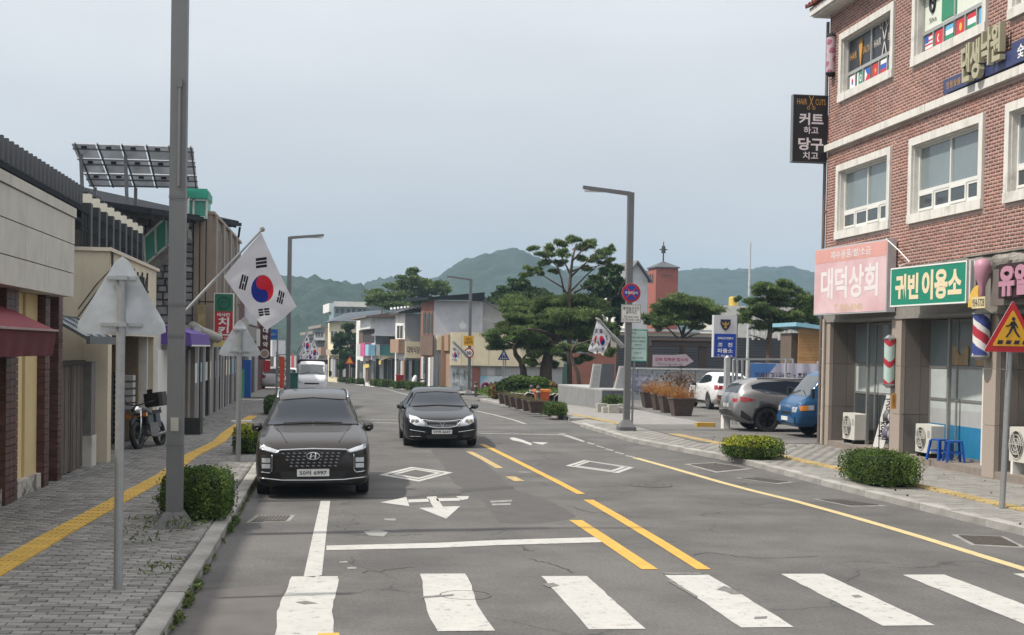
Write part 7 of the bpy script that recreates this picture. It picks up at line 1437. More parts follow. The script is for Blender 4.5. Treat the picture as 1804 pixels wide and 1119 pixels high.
# dark slatted wall, wood shed, yellow tank, mast
a, b = P(1296, 597, 88), P(1412, 597, 88); t = thing('slatted_wall', 'long dark slatted wall behind the widest pine with small lamps on top', 'wall', (a.x, 88, 0)); sm_ = mat('slat_dark', (.045, .048, .056), .7, var=.08, rnd=.1); mb = MB(); mb.box(a.x-8, b.x+6, 88.1, 88.3, -.5, a.z); B('wall_core', mb, dark, t)
z = 0; proto = None
while z < a.z-.05: mb = MB(); mb.box(a.x-8, b.x+6, 88, 88.08, z, z+.15); B('slat', mb, sm_, t); z += .18
mb = MB()
for px in (1327, 1337, 1347, 1373, 1383, 1392): q = P(px, 586, 88); mb.lathe([(.001, 0), (.10, .05), (.12, .2), (.05, .38), (.001, .4)], 8, (0, 0, 0)) if False else mb.cyl((q.x, 88, a.z-.05), (q.x, 88, q.z+.15), .09, .13, 8)
B('wall_lamps', mb, mat('lamp_pale', (.45, .46, .44), .5), t, kind='stuff')
a, b = P(1400, 575, 62), P(1450, 583, 62); t = thing('wooden_shed', 'small wooden shed with pale blue roof beside the brick building', 'shed', (a.x, 62, .1)); wm = mat('shed_wood', (.38, .21, .08), .7, var=.15, scale=6, rnd=.12); z = .12; zr = a.z-.2
while z < zr: mb = MB(); mb.box(a.x+.2, a.x+1.5, 62, 62.06, z, z+.14); B('board', mb, wm, t); z += .15
mb = MB(); mb.add([(a.x-.1, 61.5, a.z), (a.x+5, 61.5, b.z-.35), (a.x+5, 65, b.z-.35), (a.x-.1, 65, a.z), (a.x-.1, 61.5, a.z+.18), (a.x+5, 61.5, b.z-.17), (a.x+5, 65, b.z-.17), (a.x-.1, 65, a.z+.18)], [(0, 1, 2, 3), (4, 7, 6, 5), (0, 4, 5, 1), (1, 5, 6, 2), (2, 6, 7, 3), (3, 7, 4, 0)]); B('roof', mb, mat('roof_skyblue', (.22, .42, .52), .5), t)
mb = MB(); mb.box(a.x+.2, a.x+5, 63, 64.6, .1, zr-.1); B('walls', mb, mat('shed_inside', (.12, .09, .07), .9), t)
for dx in (1.55, 2.3): mb = MB(); mb.box(a.x+dx, a.x+dx+.08, 61.7, 61.8, .1, zr); B('shed_post', mb, dirty_white, t)
mb = MB(); mb.box(a.x+2.3, a.x+4.8, 61.7, 61.76, 2.2, 2.32); B('rail', mb, dark, t)
c = P(1292, 531, 120); t = thing('water_tank', 'yellow water tank on a roof beyond the police sign', 'tank', (c.x, 120, c.z-.5)); mb = MB(Matrix.Translation((c.x, 120, c.z-.45)) @ Matrix.Rotation(0, 4, 'X')); mb.cyl((0, 0, 0), (0, 0, .75), .42, n=20); mb.cyl((0, 0, .75), (0, 0, .86), .42, .3, 20); B('tank_body', mb, mat('tank_yellow', (.48, .34, .06), .5), t)
mb = MB(); mb.box(c.x-2.0, c.x+5.5, 118.5, 124, 0-2, c.z-.45); B('tank_house', mb, dirty_white, t)
a = P(1322, 427, 85); t = thing('mast', 'thin white antenna mast rising beyond the widest pine', 'mast', (a.x, 85, 0)); mb = MB(); mb.cyl((a.x-.05, 85, 0), (a.x, 85, a.z), .10, .06, 8); B('mast_tube', mb, mat('mast_white', (.45, .47, .48), .5), t)
# picture wall and shelter
a, b = P(1098, 648, 66), P(1276, 652, 66); t = thing('picture_wall', 'low grey panel wall with faded picture prints along the car park', 'wall', (a.x, 66, .1)); n = 7; pm = mat('wall_panel', (.26, .28, .30), .6, .2, var=.08, rnd=.05); w_ = (b.x-a.x)/n
for i in range(n): mb = MB(); mb.box(a.x+i*w_+.02, a.x+(i+1)*w_-.02, 66, 66.08, .1, a.z-.06); B('panel', mb, pm, t)
mb = MB(); mb.box(a.x-.1, b.x+.1, 65.96, 66.12, a.z-.06, a.z+.02); B('top_rail', mb, mat('rail_light', (.42, .43, .44), .5), t)
for i, (x0, x1, y0, y1) in enumerate(((1118, 1150, 660, 690), (1108, 1116, 665, 692), (1205, 1222, 660, 680), (1160, 1172, 668, 684))):
    p0, p1 = P(x0, y0, 65.98), P(x1, y1, 65.98); mb = MB(); mb.box(p0.x, p1.x, 65.97, 65.99, p1.z, p0.z); B('picture_print', mb, mat('faded_print_blue%d' % i, ((.10, .12, .20), (.14, .16, .22), (.2, .17, .15), (.30, .32, .34))[i], .6, var=.7, scale=3.5, col2=(.30, .31, .36), c2scale=2.5), t)
a, b = P(1140, 604, 74), P(1246, 604, 74); t = thing('bus_shelter', 'dark brown flat-roofed shelter behind the car park wall', 'shelter', (a.x, 74, 0)); br_ = mat('shelter_brown', (.055, .040, .035), .7, var=.1); z1_ = P(1190, 598, 74).z; z0_ = P(1190, 610, 74).z
mb = MB(); mb.box(a.x, b.x, 73, 76, z0_, z1_); B('roof', mb, br_, t); mb = MB(); mb.box(a.x-.1, b.x+.1, 72.9, 73.0, z1_-.08, z1_+.04); B('roof_edge', mb, mat('edge_brown', (.09, .065, .055), .6), t)
for px in (1144, 1235, 1242): q = P(px, 610, 73.2); mb = MB(); mb.box(q.x-.12, q.x+.12, 73.1, 73.3, 0, z0_); B('shelter_post', mb, br_, t)
a, b = P(1150, 625, 72), P(1222, 647, 72); t = thing('banner', 'pinkish arrow shaped banner hanging under the brown shelter roof', 'banner', (a.x, 72, b.z)); M_ = fr((a.x, 72, b.z), (1, 0, 0)); W_, H_ = b.x-a.x, a.z-b.z; mb = MB(M_); mb.prism([(0, 0), (W_*.8, .1*H_), (W_, .5*H_), (W_*.8, H_*1.1), (W_*.5, H_), (0, H_)], -.02, 0); B('board', mb, mat('banner_pink', (.36, .30, .33), .7), t)
text('경북 행복관 접수처', M_ @ Matrix.Translation((W_*.45, H_*.62, .003)), W_*.8, H_*.32, mat('banner_red', (.28, .06, .12), .7), t, bold=.03); text('종합민원 안내 053-430', M_ @ Matrix.Translation((W_*.42, H_*.22, .003)), W_*.6, H_*.15, MATS['banner_ink'], t)
mb = MB(); mb.box(8.1, 12.2, 46.8, 47.0, -.1, KH+.012); B('kerb_stone', mb, granite, ki)
# monument on a stone base
gs = mat('grey_stone', (.20, .205, .21), .7, var=.12, scale=3, rnd=.06); gl_ = mat('pale_stone', (.36, .36, .35), .6, var=.06); t = thing('stone_monument', 'grey stone monument with dark slab between two leaning pale frames on a long plinth', 'monument', (P(1040, 720, 56).x, 56, .12))
A0 = G(983, 716); A1 = P(1060, 728, 54.5); A0 = P(983, 712, 62); zt_ = P(1060, 686, 54.5).z
d = Vector((A1.x-A0.x, A1.y-A0.y, 0)); Ms = fr((A0.x, A0.y, 0), d); L_ = d.length; nB = 6
for i in range(nB): mb = MB(Ms); mb.box(L_*i/nB+.01, L_*(i+1)/nB-.01, .1, zt_-.06, -.3, 0); B('plinth_block', mb, gs, t)
A2 = P(1100, 728, 54.6); Mf = fr((A1.x, A1.y, 0), (1, 0.02, 0)); 
for i in range(2): mb = MB(Mf); mb.box((A2.x-A1.x)*i/2+.01, (A2.x-A1.x)*(i+1)/2-.01, .1, zt_-.06, -.3, 0); B('plinth_block', mb, mat('dark_stone', (.085, .09, .10), .5, var=.2), t)
mb = MB(); mb.add([(A0.x, A0.y, zt_-.06), (A1.x, A1.y, zt_-.06), (A2.x+.3, A1.y, zt_-.06), (A2.x+.3, A0.y, zt_-.06)], [(0, 1, 2, 3)]); mb.v += [v+Vector((0, 0, .06)) for v in mb.v[:4]]; mb.f += [(4, 5, 6, 7), (0, 1, 5, 4), (1, 2, 6, 5)]; mb.m += [0]*3; B('plinth_top', mb, mat('plinth_cap', (.30, .31, .31), .6, var=.1), t)
def slab(name, q, Y, m, th=.18): mb = MB(); ps = [P(x, y, Y) for x, y in q]; mb.add(ps+[p_+Vector((0, th, 0)) for p_ in ps], [(0, 1, 2, 3), (7, 6, 5, 4), (0, 1, 5, 4), (1, 2, 6, 5), (2, 3, 7, 6), (3, 0, 4, 7)]); return B(name, mb, m, t)
slab('frame_slab', [(1046, 641), (1060, 642), (1054, 690), (1038, 689)], 56.5, gl_); slab('slab_face', [(1048, 644), (1058, 645), (1052, 686), (1041, 686)], 56.48, mat('slab_grey', (.25, .26, .26), .6)); slab('dark_slab', [(1061, 641), (1083, 641), (1080, 690), (1055, 690)], 57, mat('slate', (.075, .08, .09), .45, var=.1)); slab('frame_slab', [(1092, 645), (1106, 645), (1098, 693), (1081, 693)], 56, gl_); slab('slab_face', [(1094, 648), (1103, 648), (1096, 690), (1084, 690)], 55.98, MATS['slab_grey'])
rs = thing('corner_bed', 'corner bed of pale edging stones round the low shrub', 'garden bed', (P(1080, 722, 52).x, 52, .12))
for i, (px, py, Y) in enumerate(((1063, 716, 52.6), (1060, 722, 51.8), (1070, 726, 51.2), (1080, 727, 51), (1090, 726, 51.2), (1098, 722, 51.8))): q = P(px, py, Y); mb = MB(Matrix.Translation((q.x, Y, .3))); mb.box(-.2, .2, -.2, .2, -.2, .05+.1*(i % 2)); B('edging_stone', mb, mat('edging', (.34, .33, .30), .9, var=.2, rnd=.1), rs)
# orange tub and bollards at the side street
c = P(955, 693, 66); t = thing('salt_box', 'orange plastic box on the pavement by the grassy bed', 'box', (c.x, 62.5, .12)); c = P(955, 697, 62.5); mb = MB(); s_ = .32; mb.add([(c.x-s_*.8, 62.2, .12), (c.x+s_*.8, 62.2, .12), (c.x+s_*.8, 62.9, .12), (c.x-s_*.8, 62.9, .12), (c.x-s_, 62.1, .55), (c.x+s_, 62.1, .55), (c.x+s_, 63, .55), (c.x-s_, 63, .55)], [(0, 1, 5, 4), (1, 2, 6, 5), (2, 3, 7, 6), (3, 0, 4, 7)]); B('box_body', mb, mat('orange_plastic', (.50, .09, .02), .5, var=.1), t); mb = MB(); mb.box(c.x-.38, c.x+.36, 62.05, 63.05, .55, .66); B('box_lid', mb, mat('orange_lid', (.55, .16, .03), .5), t)
bm_ = mat('bollard_brown', (.05, .04, .037), .6)
for i, (px, py, Y) in enumerate(((838, 701, 80), (864, 705, 76), (873, 699, 82), (899, 700, 70), (936, 695, 64), (948, 700, 62))):
    c = P(px, py, Y); z = gz(Y)+.02; t = thing('bollard', ['leftmost brown bollard by the 30 sign lamp', 'second brown bollard from the left, tallest in view', 'third brown bollard, in front of the mural', 'brown bollard beside the crossing sign', 'brown bollard left of the orange box', 'brown bollard in front of the orange box'][i], 'bollard', (c.x, Y, z), 0, 'brown bollards round the side street'); mb = MB(Matrix.Translation((c.x, Y, z))); mb.cyl((0, 0, 0), (0, 0, .8), .10, .09, 12); mb.cyl((0, 0, .8), (0, 0, .9), .11, .05, 12); B('bollard_body', mb, bm_, t)
    mb = MB(Matrix.Translation((c.x, Y, z))); mb.cyl((0, 0, .58), (0, 0, .66), .105, n=12); B('reflector_band', mb, mat('band_pale', (.4, .38, .34), .4), t)

# ---------------- buildings down the street ----------------
class FB:
    """building with a street front (pixels xa..xb) and a side wall facing the camera (xb..xc), near corner at depth Y"""
    def __init__(s, name, label, xa, xb, xc, ytop, Y, mS, mC, side=1, cat='building', base=None, sd=(-.09, 1)):
        K = P(xb, ytop, Y); s.K = K; s.z1 = K.z; s.Y = Y; z0 = gz(Y)-1.2; dS = Vector((*sd, 0)).normalized()
        r = ray(xa, ytop); # length along the street front
        # K.xy + L*dS lies on ray(x): solve
        n = Vector((r.y, -r.x)); L_ = abs((K.x*n.x+K.y*n.y)/(dS.x*n.x+dS.y*n.y)); s.L = L_
        E = P(xc, ytop, Y); s.W = abs(E.x-K.x); s.t = thing(name, label, cat, (K.x, Y, gz(Y)))
        Bk = K+dS*L_; s.MS = fr((Bk.x, Bk.y, 0), -dS) if side > 0 else fr((K.x, K.y, 0), dS); s.MC = fr((min(K.x, E.x), Y, 0), (1, 0, 0))
        x0, x1 = (K.x, E.x); q = [Vector((K.x, Y, 0)), Vector((E.x, Y, 0)), Vector((E.x, Y, 0))+dS*L_, Vector((K.x, Y, 0))+dS*L_]
        if side < 0: q = [q[1], q[0], q[3], q[2]]
        mb = MB(); vs = [Vector((p.x, p.y, z0)) for p in q]+[Vector((p.x, p.y, s.z1)) for p in q]
        fs = [(0, 1, 5, 4), (1, 2, 6, 5), (2, 3, 7, 6), (3, 0, 4, 7), (4, 5, 6, 7)]; mi = [1, 1, 1, 0, 1] if side > 0 else [1, 0, 1, 1, 1]; mb.add(vs, fs, mi); s.wall = B('walls', mb, [mS, mC], s.t)
    def px(s, M_, x, y):
        d = ray(x, y); o = Vector((0, 0, CAMH)); n = M_.col[2].to_3d(); p0 = M_.translation; t_ = (p0-o).dot(n)/d.dot(n); p = o+d*t_-p0; return p.dot(M_.col[0].to_3d()), p.z
    def rect(s, name, pl, x0, y0, x1, y1, m, c0=0, c1=.06, parent=None):
        M_ = s.MS if pl == 'S' else s.MC; ym = (y0+y1)/2; a0, _ = s.px(M_, x0, ym); a1, _ = s.px(M_, x1, ym); xm = (x0+x1)/2; _, b0 = s.px(M_, xm, y1); _, b1 = s.px(M_, xm, y0)
        mb = MB(M_); mb.box(min(a0, a1), max(a0, a1), b0, b1, c0+.003, c1); s.last = (M_, (a0+a1)/2, (b0+b1)/2, abs(a1-a0), b1-b0, c1); return B(name, mb, m, parent or s.t)
    def win(s, pl, x0, y0, x1, y1, panes=2, m=None, fm_=None):
        w_ = s.rect('window', pl, x0, y0, x1, y1, fm_ or MATS['alu_frame'], 0, .05)
        for k in range(panes): f0, f1 = (k+.08)/panes, (k+.92)/panes; s.rect('pane', pl, x0+(x1-x0)*f0, y0+(y1-y0)*.08, x0+(x1-x0)*f1, y1-(y1-y0)*.08, m or glass, .05, .058, w_)
    def txt(s, st, m, fw=.85, fh=.7, **k): M_, a, b, w_, h, c1 = s.last; text(st, M_ @ Matrix.Translation((a, b, c1+.004)), w_*fw, h*fh, m, s.t, **k)
    def cut(s, *a): pass
Cm = {k: mat('wall_'+k, v, .85, var=.10, scale=1.2, col2=tuple(x*.8 for x in v), c2scale=.5, c2pos=(.5, .7)) for k, v in dict(white=(.64, .64, .62), grey=(.44, .45, .48), grey2=(.30, .31, .32), cream=(.66, .59, .42), brown=(.13, .085, .065), brick=(.24, .10, .075), tan=(.30, .20, .14), dark=(.035, .035, .035), teal=(.05, .16, .18), green=(.06, .14, .10), blueg=(.20, .27, .30), maroon=(.09, .03, .03), beige=(.38, .33, .26), red=(.35, .02, .03), yellow=(.60, .47, .16), pink=(.50, .08, .22), stone=(.22, .20, .18), ltblue=(.22, .42, .55), silver=(.42, .43, .44)).items()}
inkb = mat('dark_lettering', (.10, .07, .05), .6)
def shopglass(b, pl, x0, x1, y0, y1, n, ms):
    for k in range(n): f0, f1 = k/n, (k+.86)/n; b.rect(['shutter', 'shop_window', 'door'][k % 3], pl, x0+(x1-x0)*f0, y0+(k % 2)*2, x0+(x1-x0)*f1, y1, ms[k % len(ms)], 0, .05+.04*(k % 2))
# near one: grey upper storey with brick front, cream fascia shop with mural
b = FB('two_storey_shop', 'two storey house with brick front and plain grey side wall behind the cream fascia', 742, 765, 851, 529, 97, Cm['brick'], Cm['grey'])
for x0, x1 in ((746, 750), (752, 757), (759, 763)): b.win('S', x0, 549, x1, 590, 1, m=glass, fm_=Cm['brown'])
b.rect('lower_cladding', 'S', 743, 591, 765, 626, Cm['brown'], 0, .12)
shopglass(b, 'S', 743, 765, 628, 684, 5, [Cm['silver'], glass, Cm['dark'], Cm['white'], Cm['grey2']])
q = [P(738, 530, 108), P(765, 521, 97), P(850, 516, 96.5), P(852, 527, 96.5), P(766, 530, 96.5)]
mb = MB(); rl_, rr_2 = P(739, 533, 109), P(852, 526, 96.6); K = b.K; mb.add([(K.x-.5, 96.4, K.z+.0), (K.x+8.2*(b.W/3.4)*.42, 96.4, K.z+.05), (K.x+8.2*(b.W/3.4)*.42, 109, K.z+.6), (K.x-1.6, 109, K.z+.3), (K.x-.5, 96.4, K.z+.18), (K.x+8.2*(b.W/3.4)*.42, 96.4, K.z+.62), (K.x+8.2*(b.W/3.4)*.42, 109, K.z+.8), (K.x-1.6, 109, K.z+.5)], [(0, 1, 2, 3), (4, 7, 6, 5), (0, 4, 5, 1), (1, 5, 6, 2), (2, 6, 7, 3), (3, 7, 4, 0)]); B('roof', mb, dk, b.t)
gx0, gx1 = P(850, 530, 98), P(902, 562, 98); mb = MB(); mb.add([(gx0.x, 98, -2), (gx1.x, 98, -2), (gx1.x, 98, gx1.z), (gx0.x, 98, gx0.z), (gx0.x, 106, -2), (gx1.x, 106, -2), (gx1.x, 106, gx1.z), (gx0.x, 106, gx0.z)], [(0, 1, 2, 3), (1, 5, 6, 2), (3, 2, 6, 7)]); B('gable_wall', mb, Cm['white'], b.t)
mb = MB(); mb.beam((gx0.x-.2, 97.4, gx0.z+.25), (gx1.x+.3, 97.4, gx1.z+.05), .25, .35); mb.add([(gx0.x-.2, 97.3, gx0.z+.3), (gx1.x+.3, 97.3, gx1.z+.1), (gx1.x+.3, 107, gx1.z+.1), (gx0.x-.2, 107, gx0.z+.3)], [(0, 1, 2, 3)]); B('gable_roof', mb, mat('roof_grey', (.13, .135, .14), .7, var=.2), b.t)
t = thing('satellite_dish', 'round grey satellite dish on the grey side wall', 'dish', P(815, 575, 96.8)); mb = MB(fr(P(815, 574, 96.5), (1, 0, 0), (0, 0, 1)) ); mb.prism([(.26*math.cos(a), .26*math.sin(a)) for a in np.linspace(0, 2*PI, 17)[:-1]], .0, .05); mb.beam((0, 0, 0), (0, .55, -.1), .04, .04); mb.beam((0, .55, -.1), (2.2, .45, -.2), .04, .04); B('dish', mb, Cm['silver'], t)
b = FB('low_shop', 'single storey shop with long cream fascia and a pale blue mural beside the side street', 777, 793, 992, 588, 95, Cm['tan'], Cm['silver'])
b.rect('fascia', 'C', 793.5, 587, 992, 645, Cm['cream'], 0, .35); b.rect('fascia', 'S', 778, 590, 793, 618, Cm['tan'], 0, .15)
for x in (812, 832, 860, 890, 920, 950): b.rect('fascia_joint', 'C', x, 588, x+.7, 644, Cm['beige'], .35, .356)
b.rect('brick_pier', 'C', 832, 647, 845, 692, Cm['brick'], 0, .12); 
for x0, x1 in ((797, 808), (810, 820), (822, 831)): b.rect('shop_window', 'C', x0, 650, x1, 690, mat('shop_poster', (.42, .47, .48), .4, var=.5, scale=3, col2=(.10, .12, .12), c2scale=2), 0, .04)
for x0, x1, m_ in ((846, 857, Cm['grey2']), (858, 872, Cm['silver']), (873, 885, Cm['grey2']), (886, 916, Cm['silver'])): b.rect('upper_panel', 'C', x0, 648, x1, 662, m_, 0, .04)
mural = mat('mural', (.20, .45, .60), .6, var=.25, scale=1.2, col2=(.52, .60, .62), c2scale=.55, c2pos=(.44, .56)); b.rect('mural', 'C', 846, 663, 917, 690, mural, 0, .05); Mm, a_, b__, w_, h_, c1_ = b.last
mb = MB(Mm @ Matrix.Translation((a_-w_*.36, b__-h_*.18, c1_+.004)))
for k in range(9): an = k*.7; x_, y_ = .35*math.cos(an)*(.4+.07*k), .35*math.sin(an)*(.4+.07*k); mb.prism([(x_+.13*math.cos(a), y_+.13*math.sin(a)) for a in np.linspace(0, 2*PI, 8)[:-1]], 0, .004)
B('painted_blossom', mb, Cm['pink'], b.t); b.rect('plinth', 'C', 794, 690, 920, 697, mat('pink_plinth', (.42, .34, .32), .8, var=.2), 0, .25)
b2 = b; b = FB('sign_shop', 'narrow shop front with cream hanging sign between brown and tan fascias', 764, 778, 794, 592, 96.5, Cm['tan'], Cm['tan']); b.rect('sign_board', 'S', 765, 592, 777, 617, Cm['cream'], 0, .3); b.txt('조\n천\n당', inkb, .4, .8); shopglass(b, 'S', 765, 777, 622, 686, 4, [Cm['dark'], glass, Cm['silver'], Cm['stone']])
b = FB('shop_house', 'pale two storey house with white window frame and cream shop sign', 697, 714, 745, 552, 108, Cm['white'], Cm['grey2']); b.win('S', 700, 572, 711, 598, 2, m=Cm['dark'], fm_=Cm['white']); b.rect('cladding', 'S', 698, 598, 713, 622, Cm['tan'], 0, .5); b.rect('sign_board', 'C', 714, 602, 742, 631, Cm['yellow'] if False else Cm['cream'], 0, .3); b.txt('대박식당', inkb, .8, .45, bold=.02)
shopglass(b, 'S', 699, 714, 632, 676, 4, [Cm['dark'], glass, Cm['silver'], Cm['tan']]); shopglass(b, 'C', 715, 742, 634, 684, 5, [glass, Cm['silver'], Cm['dark'], Cm['green']])
mb = MB(); K = b.K; mb.add([(K.x-.5, 107.7, K.z-.05), (K.x+1.7, 107.7, K.z+.1), (K.x+1.7, 114, K.z+.5), (K.x-1.0, 114, K.z), (K.x-.5, 107.7, K.z+.1), (K.x+1.7, 107.7, K.z+.75), (K.x+1.7, 114, K.z+.9), (K.x-1.0, 114, K.z+.1)], [(0, 1, 2, 3), (4, 7, 6, 5), (0, 4, 5, 1), (1, 5, 6, 2), (2, 6, 7, 3), (3, 7, 4, 0)]); B('roof', mb, mat('dark_tiles', (.055, .06, .065), .7, var=.3, scale=6), b.t)
mb = MB(); 
for i in range(14): x = K.x-1.1+i*.27; mb.cyl((x, 107.5, K.z+.2+i*.035), (x, 108.3, K.z+.36+i*.035), .10, n=6)
B('ridge_tiles', mb, Cm['silver'], b.t, kind='stuff')
b = FB('awning_shop', 'two storey white and grey house with teal band and yellow awning shop', 628, 661, 699, 560, 122, Cm['white'], Cm['grey']); b.rect('upper_panel', 'S', 642, 561, 660, 580, mat('bright_panel', (.62, .62, .62), .6), 0, .4); b.win('S', 642, 581, 660, 604, 3, m=Cm['dark'], fm_=Cm['dark']); b.rect('wall_bay', 'S', 634, 582, 641, 612, Cm['brown'], 0, .1)
b.rect('side_glazing', 'C', 662, 593, 698, 607, glass, 0, .05); b.rect('ledge', 'C', 655, 589, 698, 592, Cm['silver'], 0, .6); b.rect('teal_band', 'C', 662, 608, 697, 626, Cm['teal'], 0, .1)
b.rect('banner_panel', 'S', 640, 606, 646, 628, Cm['silver'], 0, .6); b.rect('banner_panel', 'S', 646.5, 605, 654, 628, Cm['pink'], 0, .6); b.rect('banner_panel', 'S', 655, 607, 661, 627, Cm['ltblue'], 0, .6); b.rect('banner_panel', 'C', 662, 607, 669, 627, Cm['silver'], .1, .3)
shopglass(b, 'S', 630, 661, 634, 672, 6, [Cm['dark'], glass, Cm['silver'], Cm['brown']]); shopglass(b, 'C', 662, 697, 632, 680, 5, [Cm['dark'], Cm['grey2'], Cm['dark'], glass])
p0, p1 = P(641, 643, 128), P(671, 631, 121); mb = MB(); mb.add([(p0.x, 128, p0.z), (p1.x, 121, p1.z-.2), (p1.x+1.4, 121.5, p1.z+.35), (p0.x+1.4, 128.5, p0.z+.6), (p0.x, 128, p0.z-.35), (p1.x, 121, p1.z-.55)], [(0, 1, 2, 3), (0, 1, 5, 4)]); B('awning', mb, Cm['yellow'], b.t)
K = b.K; mb = MB(); mb.add([(K.x-.9, 121.5, K.z), (K.x+2.2, 121.5, K.z+.05), (K.x+2.2, 134, K.z+.05), (K.x-2.1, 134, K.z), (K.x-.8, 121.5, K.z+.14), (K.x+2.2, 121.5, K.z+.62), (K.x+2.2, 134, K.z+.65), (K.x-2.0, 134, K.z+.14)], [(0, 1, 2, 3), (4, 7, 6, 5), (0, 4, 5, 1), (1, 5, 6, 2), (2, 6, 7, 3), (3, 7, 4, 0)]); B('roof', mb, mat('roof_rusty', (.10, .075, .06), .8, var=.3), b.t)
b = FB('cream_house', 'cream two storey house with hipped dark roof beyond the street tree', 578, 596, 640, 566, 160, Cm['cream'], Cm['cream']); b.win('S', 583, 582, 595, 605, 2, m=Cm['dark']); b.win('C', 600, 572, 608, 580, 1); b.rect('shop_band', 'S', 580, 616, 596, 626, Cm['beige'], 0, .4); shopglass(b, 'S', 580, 596, 630, 664, 4, [Cm['dark'], Cm['silver'], Cm['grey2']]); shopglass(b, 'C', 597, 628, 630, 666, 4, [Cm['dark'], Cm['white'], Cm['brown']])
K = b.K; mb = MB(); E = 6.2; mb.add([(K.x-.7, 159.3, K.z), (K.x+E, 159.3, K.z), (K.x+E, 172, K.z), (K.x-1.9, 172, K.z), (K.x+1.2, 163, K.z+1.1), (K.x+E-1, 163, K.z+1.5), (K.x+E-1, 168, K.z+1.5), (K.x+.8, 168, K.z+1.1)], [(4, 7, 6, 5), (0, 4, 5, 1), (1, 5, 6, 2), (2, 6, 7, 3), (3, 7, 4, 0), (0, 1, 2, 3)]); B('roof', mb, mat('blue_tiles', (.05, .065, .085), .6, var=.3, scale=5), b.t)
b = FB('far_house', 'small grey roofed houses beyond the white truck', 553, 572, 582, 578, 185, Cm['grey2'], Cm['beige']); b.rect('eave', 'S', 550, 574, 573, 579, Cm['stone'], 0, .6); b.win('S', 556, 584, 570, 594, 3, m=Cm['dark']); b.rect('mid_eave', 'S', 552, 600, 572, 604, Cm['dark'], 0, 1); b.rect('fascia', 'S', 560, 612, 576, 626, Cm['tan'], 0, .8); shopglass(b, 'S', 558, 572, 628, 655, 3, [Cm['dark'], Cm['silver'], Cm['grey2']])
b = FB('far_house', 'grey tiled house at the vanishing point of the street', 538, 556, 574, 590, 215, Cm['grey2'], Cm['grey2']); b.rect('eave', 'S', 535, 585, 557, 590, Cm['stone'], 0, .6); b.rect('window_band', 'S', 541, 596, 553, 604, Cm['dark'], 0, .05)
b = FB('school_building', 'pale blue block with white roof band and wide windows before the hill', 580, 588, 652, 533, 235, Cm['blueg'], Cm['blueg']); b.rect('roof_band', 'C', 588, 532, 652, 541, Cm['white'], 0, 1.2); b.rect('white_panel', 'S', 573, 536, 584, 551, Cm['white'], 0, .4); b.win('C', 590, 543, 607, 553, 2, m=glass); b.win('C', 610, 543, 627, 553, 2, m=glass); b.win('C', 630, 543, 646, 553, 2, m=glass)
# church, its house, low buildings behind the car park
b = FB('church_tower', 'square red brick church tower with a pyramid roof and tall cross', 1142, 1156, 1195, 470, 150, mat('tower_brick', (.30, .10, .075), .85, var=.12, scale=2), mat('tower_brick2', (.26, .085, .065), .85, var=.12, scale=2)); 
for x in (1145, 1149): b.rect('slot_window', 'S', x, 483, x+1.8, 499, Cm['dark'], -.02, .03)
b.rect('brick_band', 'C', 1168, 484, 1182, 486, Cm['brown'], 0, .05); K = b.K; dS = Vector((-.09, 1, 0)).normalized(); q = [K, K+Vector((b.W, 0, 0)), K+Vector((b.W, 0, 0))+dS*b.L, K+dS*b.L]; ctr = sum(q, Vector())/4; q = [ctr+(p-ctr)*1.12 for p in q]; ap = ctr+Vector((0, 0, .75)); mb = MB(); mb.add(q+[ap]+[p-Vector((0, 0, .12)) for p in q], [(0, 1, 4), (1, 2, 4), (2, 3, 4), (3, 0, 4), (0, 1, 6, 5), (3, 0, 5, 8)]); B('roof', mb, mat('spire_roof', (.06, .07, .08), .6), b.t)
mb = MB(); z = ap.z-.1; zt_ = P(1170, 424, 150).z; mb.cyl((ctr.x, ctr.y, z), (ctr.x, ctr.y, zt_), .09, .05, 8); mb.beam((ctr.x-.45, ctr.y, zt_-.9), (ctr.x+.45, ctr.y, zt_-.9), .12, .12); mb.lathe([(.02, 0), (.25, .3), (.25, .6), (.02, .95)], 10, (0, 0, 0)) if False else mb.cyl((ctr.x, ctr.y, zt_-1.3), (ctr.x, ctr.y, zt_-.5), .26, .2, 10); B('spire_cross', mb, mat('spire_dark', (.03, .035, .04), .6), b.t)
b = FB('gabled_house', 'grey gabled house between the lamp pole and the church tower', 1062, 1104, 1141, 492, 140, Cm['white'], Cm['grey']); K = b.K; xm_ = K.x+b.W*.45; ap = P(1122, 464, 140); mb = MB(); mb.add([(K.x, 140, K.z), (K.x+b.W, 140, K.z), (ap.x, 140, ap.z)], [(0, 1, 2)]); B('gable', mb, Cm['grey'], b.t)
mb = MB(); 
for s_, e in ((-1, K.x-.4), (1, K.x+b.W+.4)): zz_ = K.z-.25; mb.add([(ap.x, 139.5, ap.z+.12), (e, 139.5, zz_), (e-1, 152, zz_), (ap.x-1.1, 152, ap.z+.12), (ap.x, 139.5, ap.z+.3), (e, 139.5, zz_+.2), (e-1, 152, zz_+.2), (ap.x-1.1, 152, ap.z+.3)], [(0, 1, 2, 3), (4, 5, 6, 7), (0, 1, 5, 4), (1, 2, 6, 5)])
B('roof', mb, MATS['roof_grey'], b.t)
b = FB('cream_hall', 'long low cream hall behind the shelter', 1040, 1072, 1258, 584, 108, Cm['beige'], mat('hall_cream', (.42, .38, .31), .85, var=.1)); b.rect('roof_edge', 'C', 1072, 580, 1258, 584, Cm['silver'], 0, .4); b.rect('brick_wall', 'C', 1075, 622, 1240, 672, Cm['brick'], 0, .1); b.win('C', 1168, 628, 1190, 640, 2)
b = FB('brick_shed', 'low red brick wall behind the pine trunks', 1008, 1010, 1078, 622, 88, Cm['brick'], Cm['brick'])
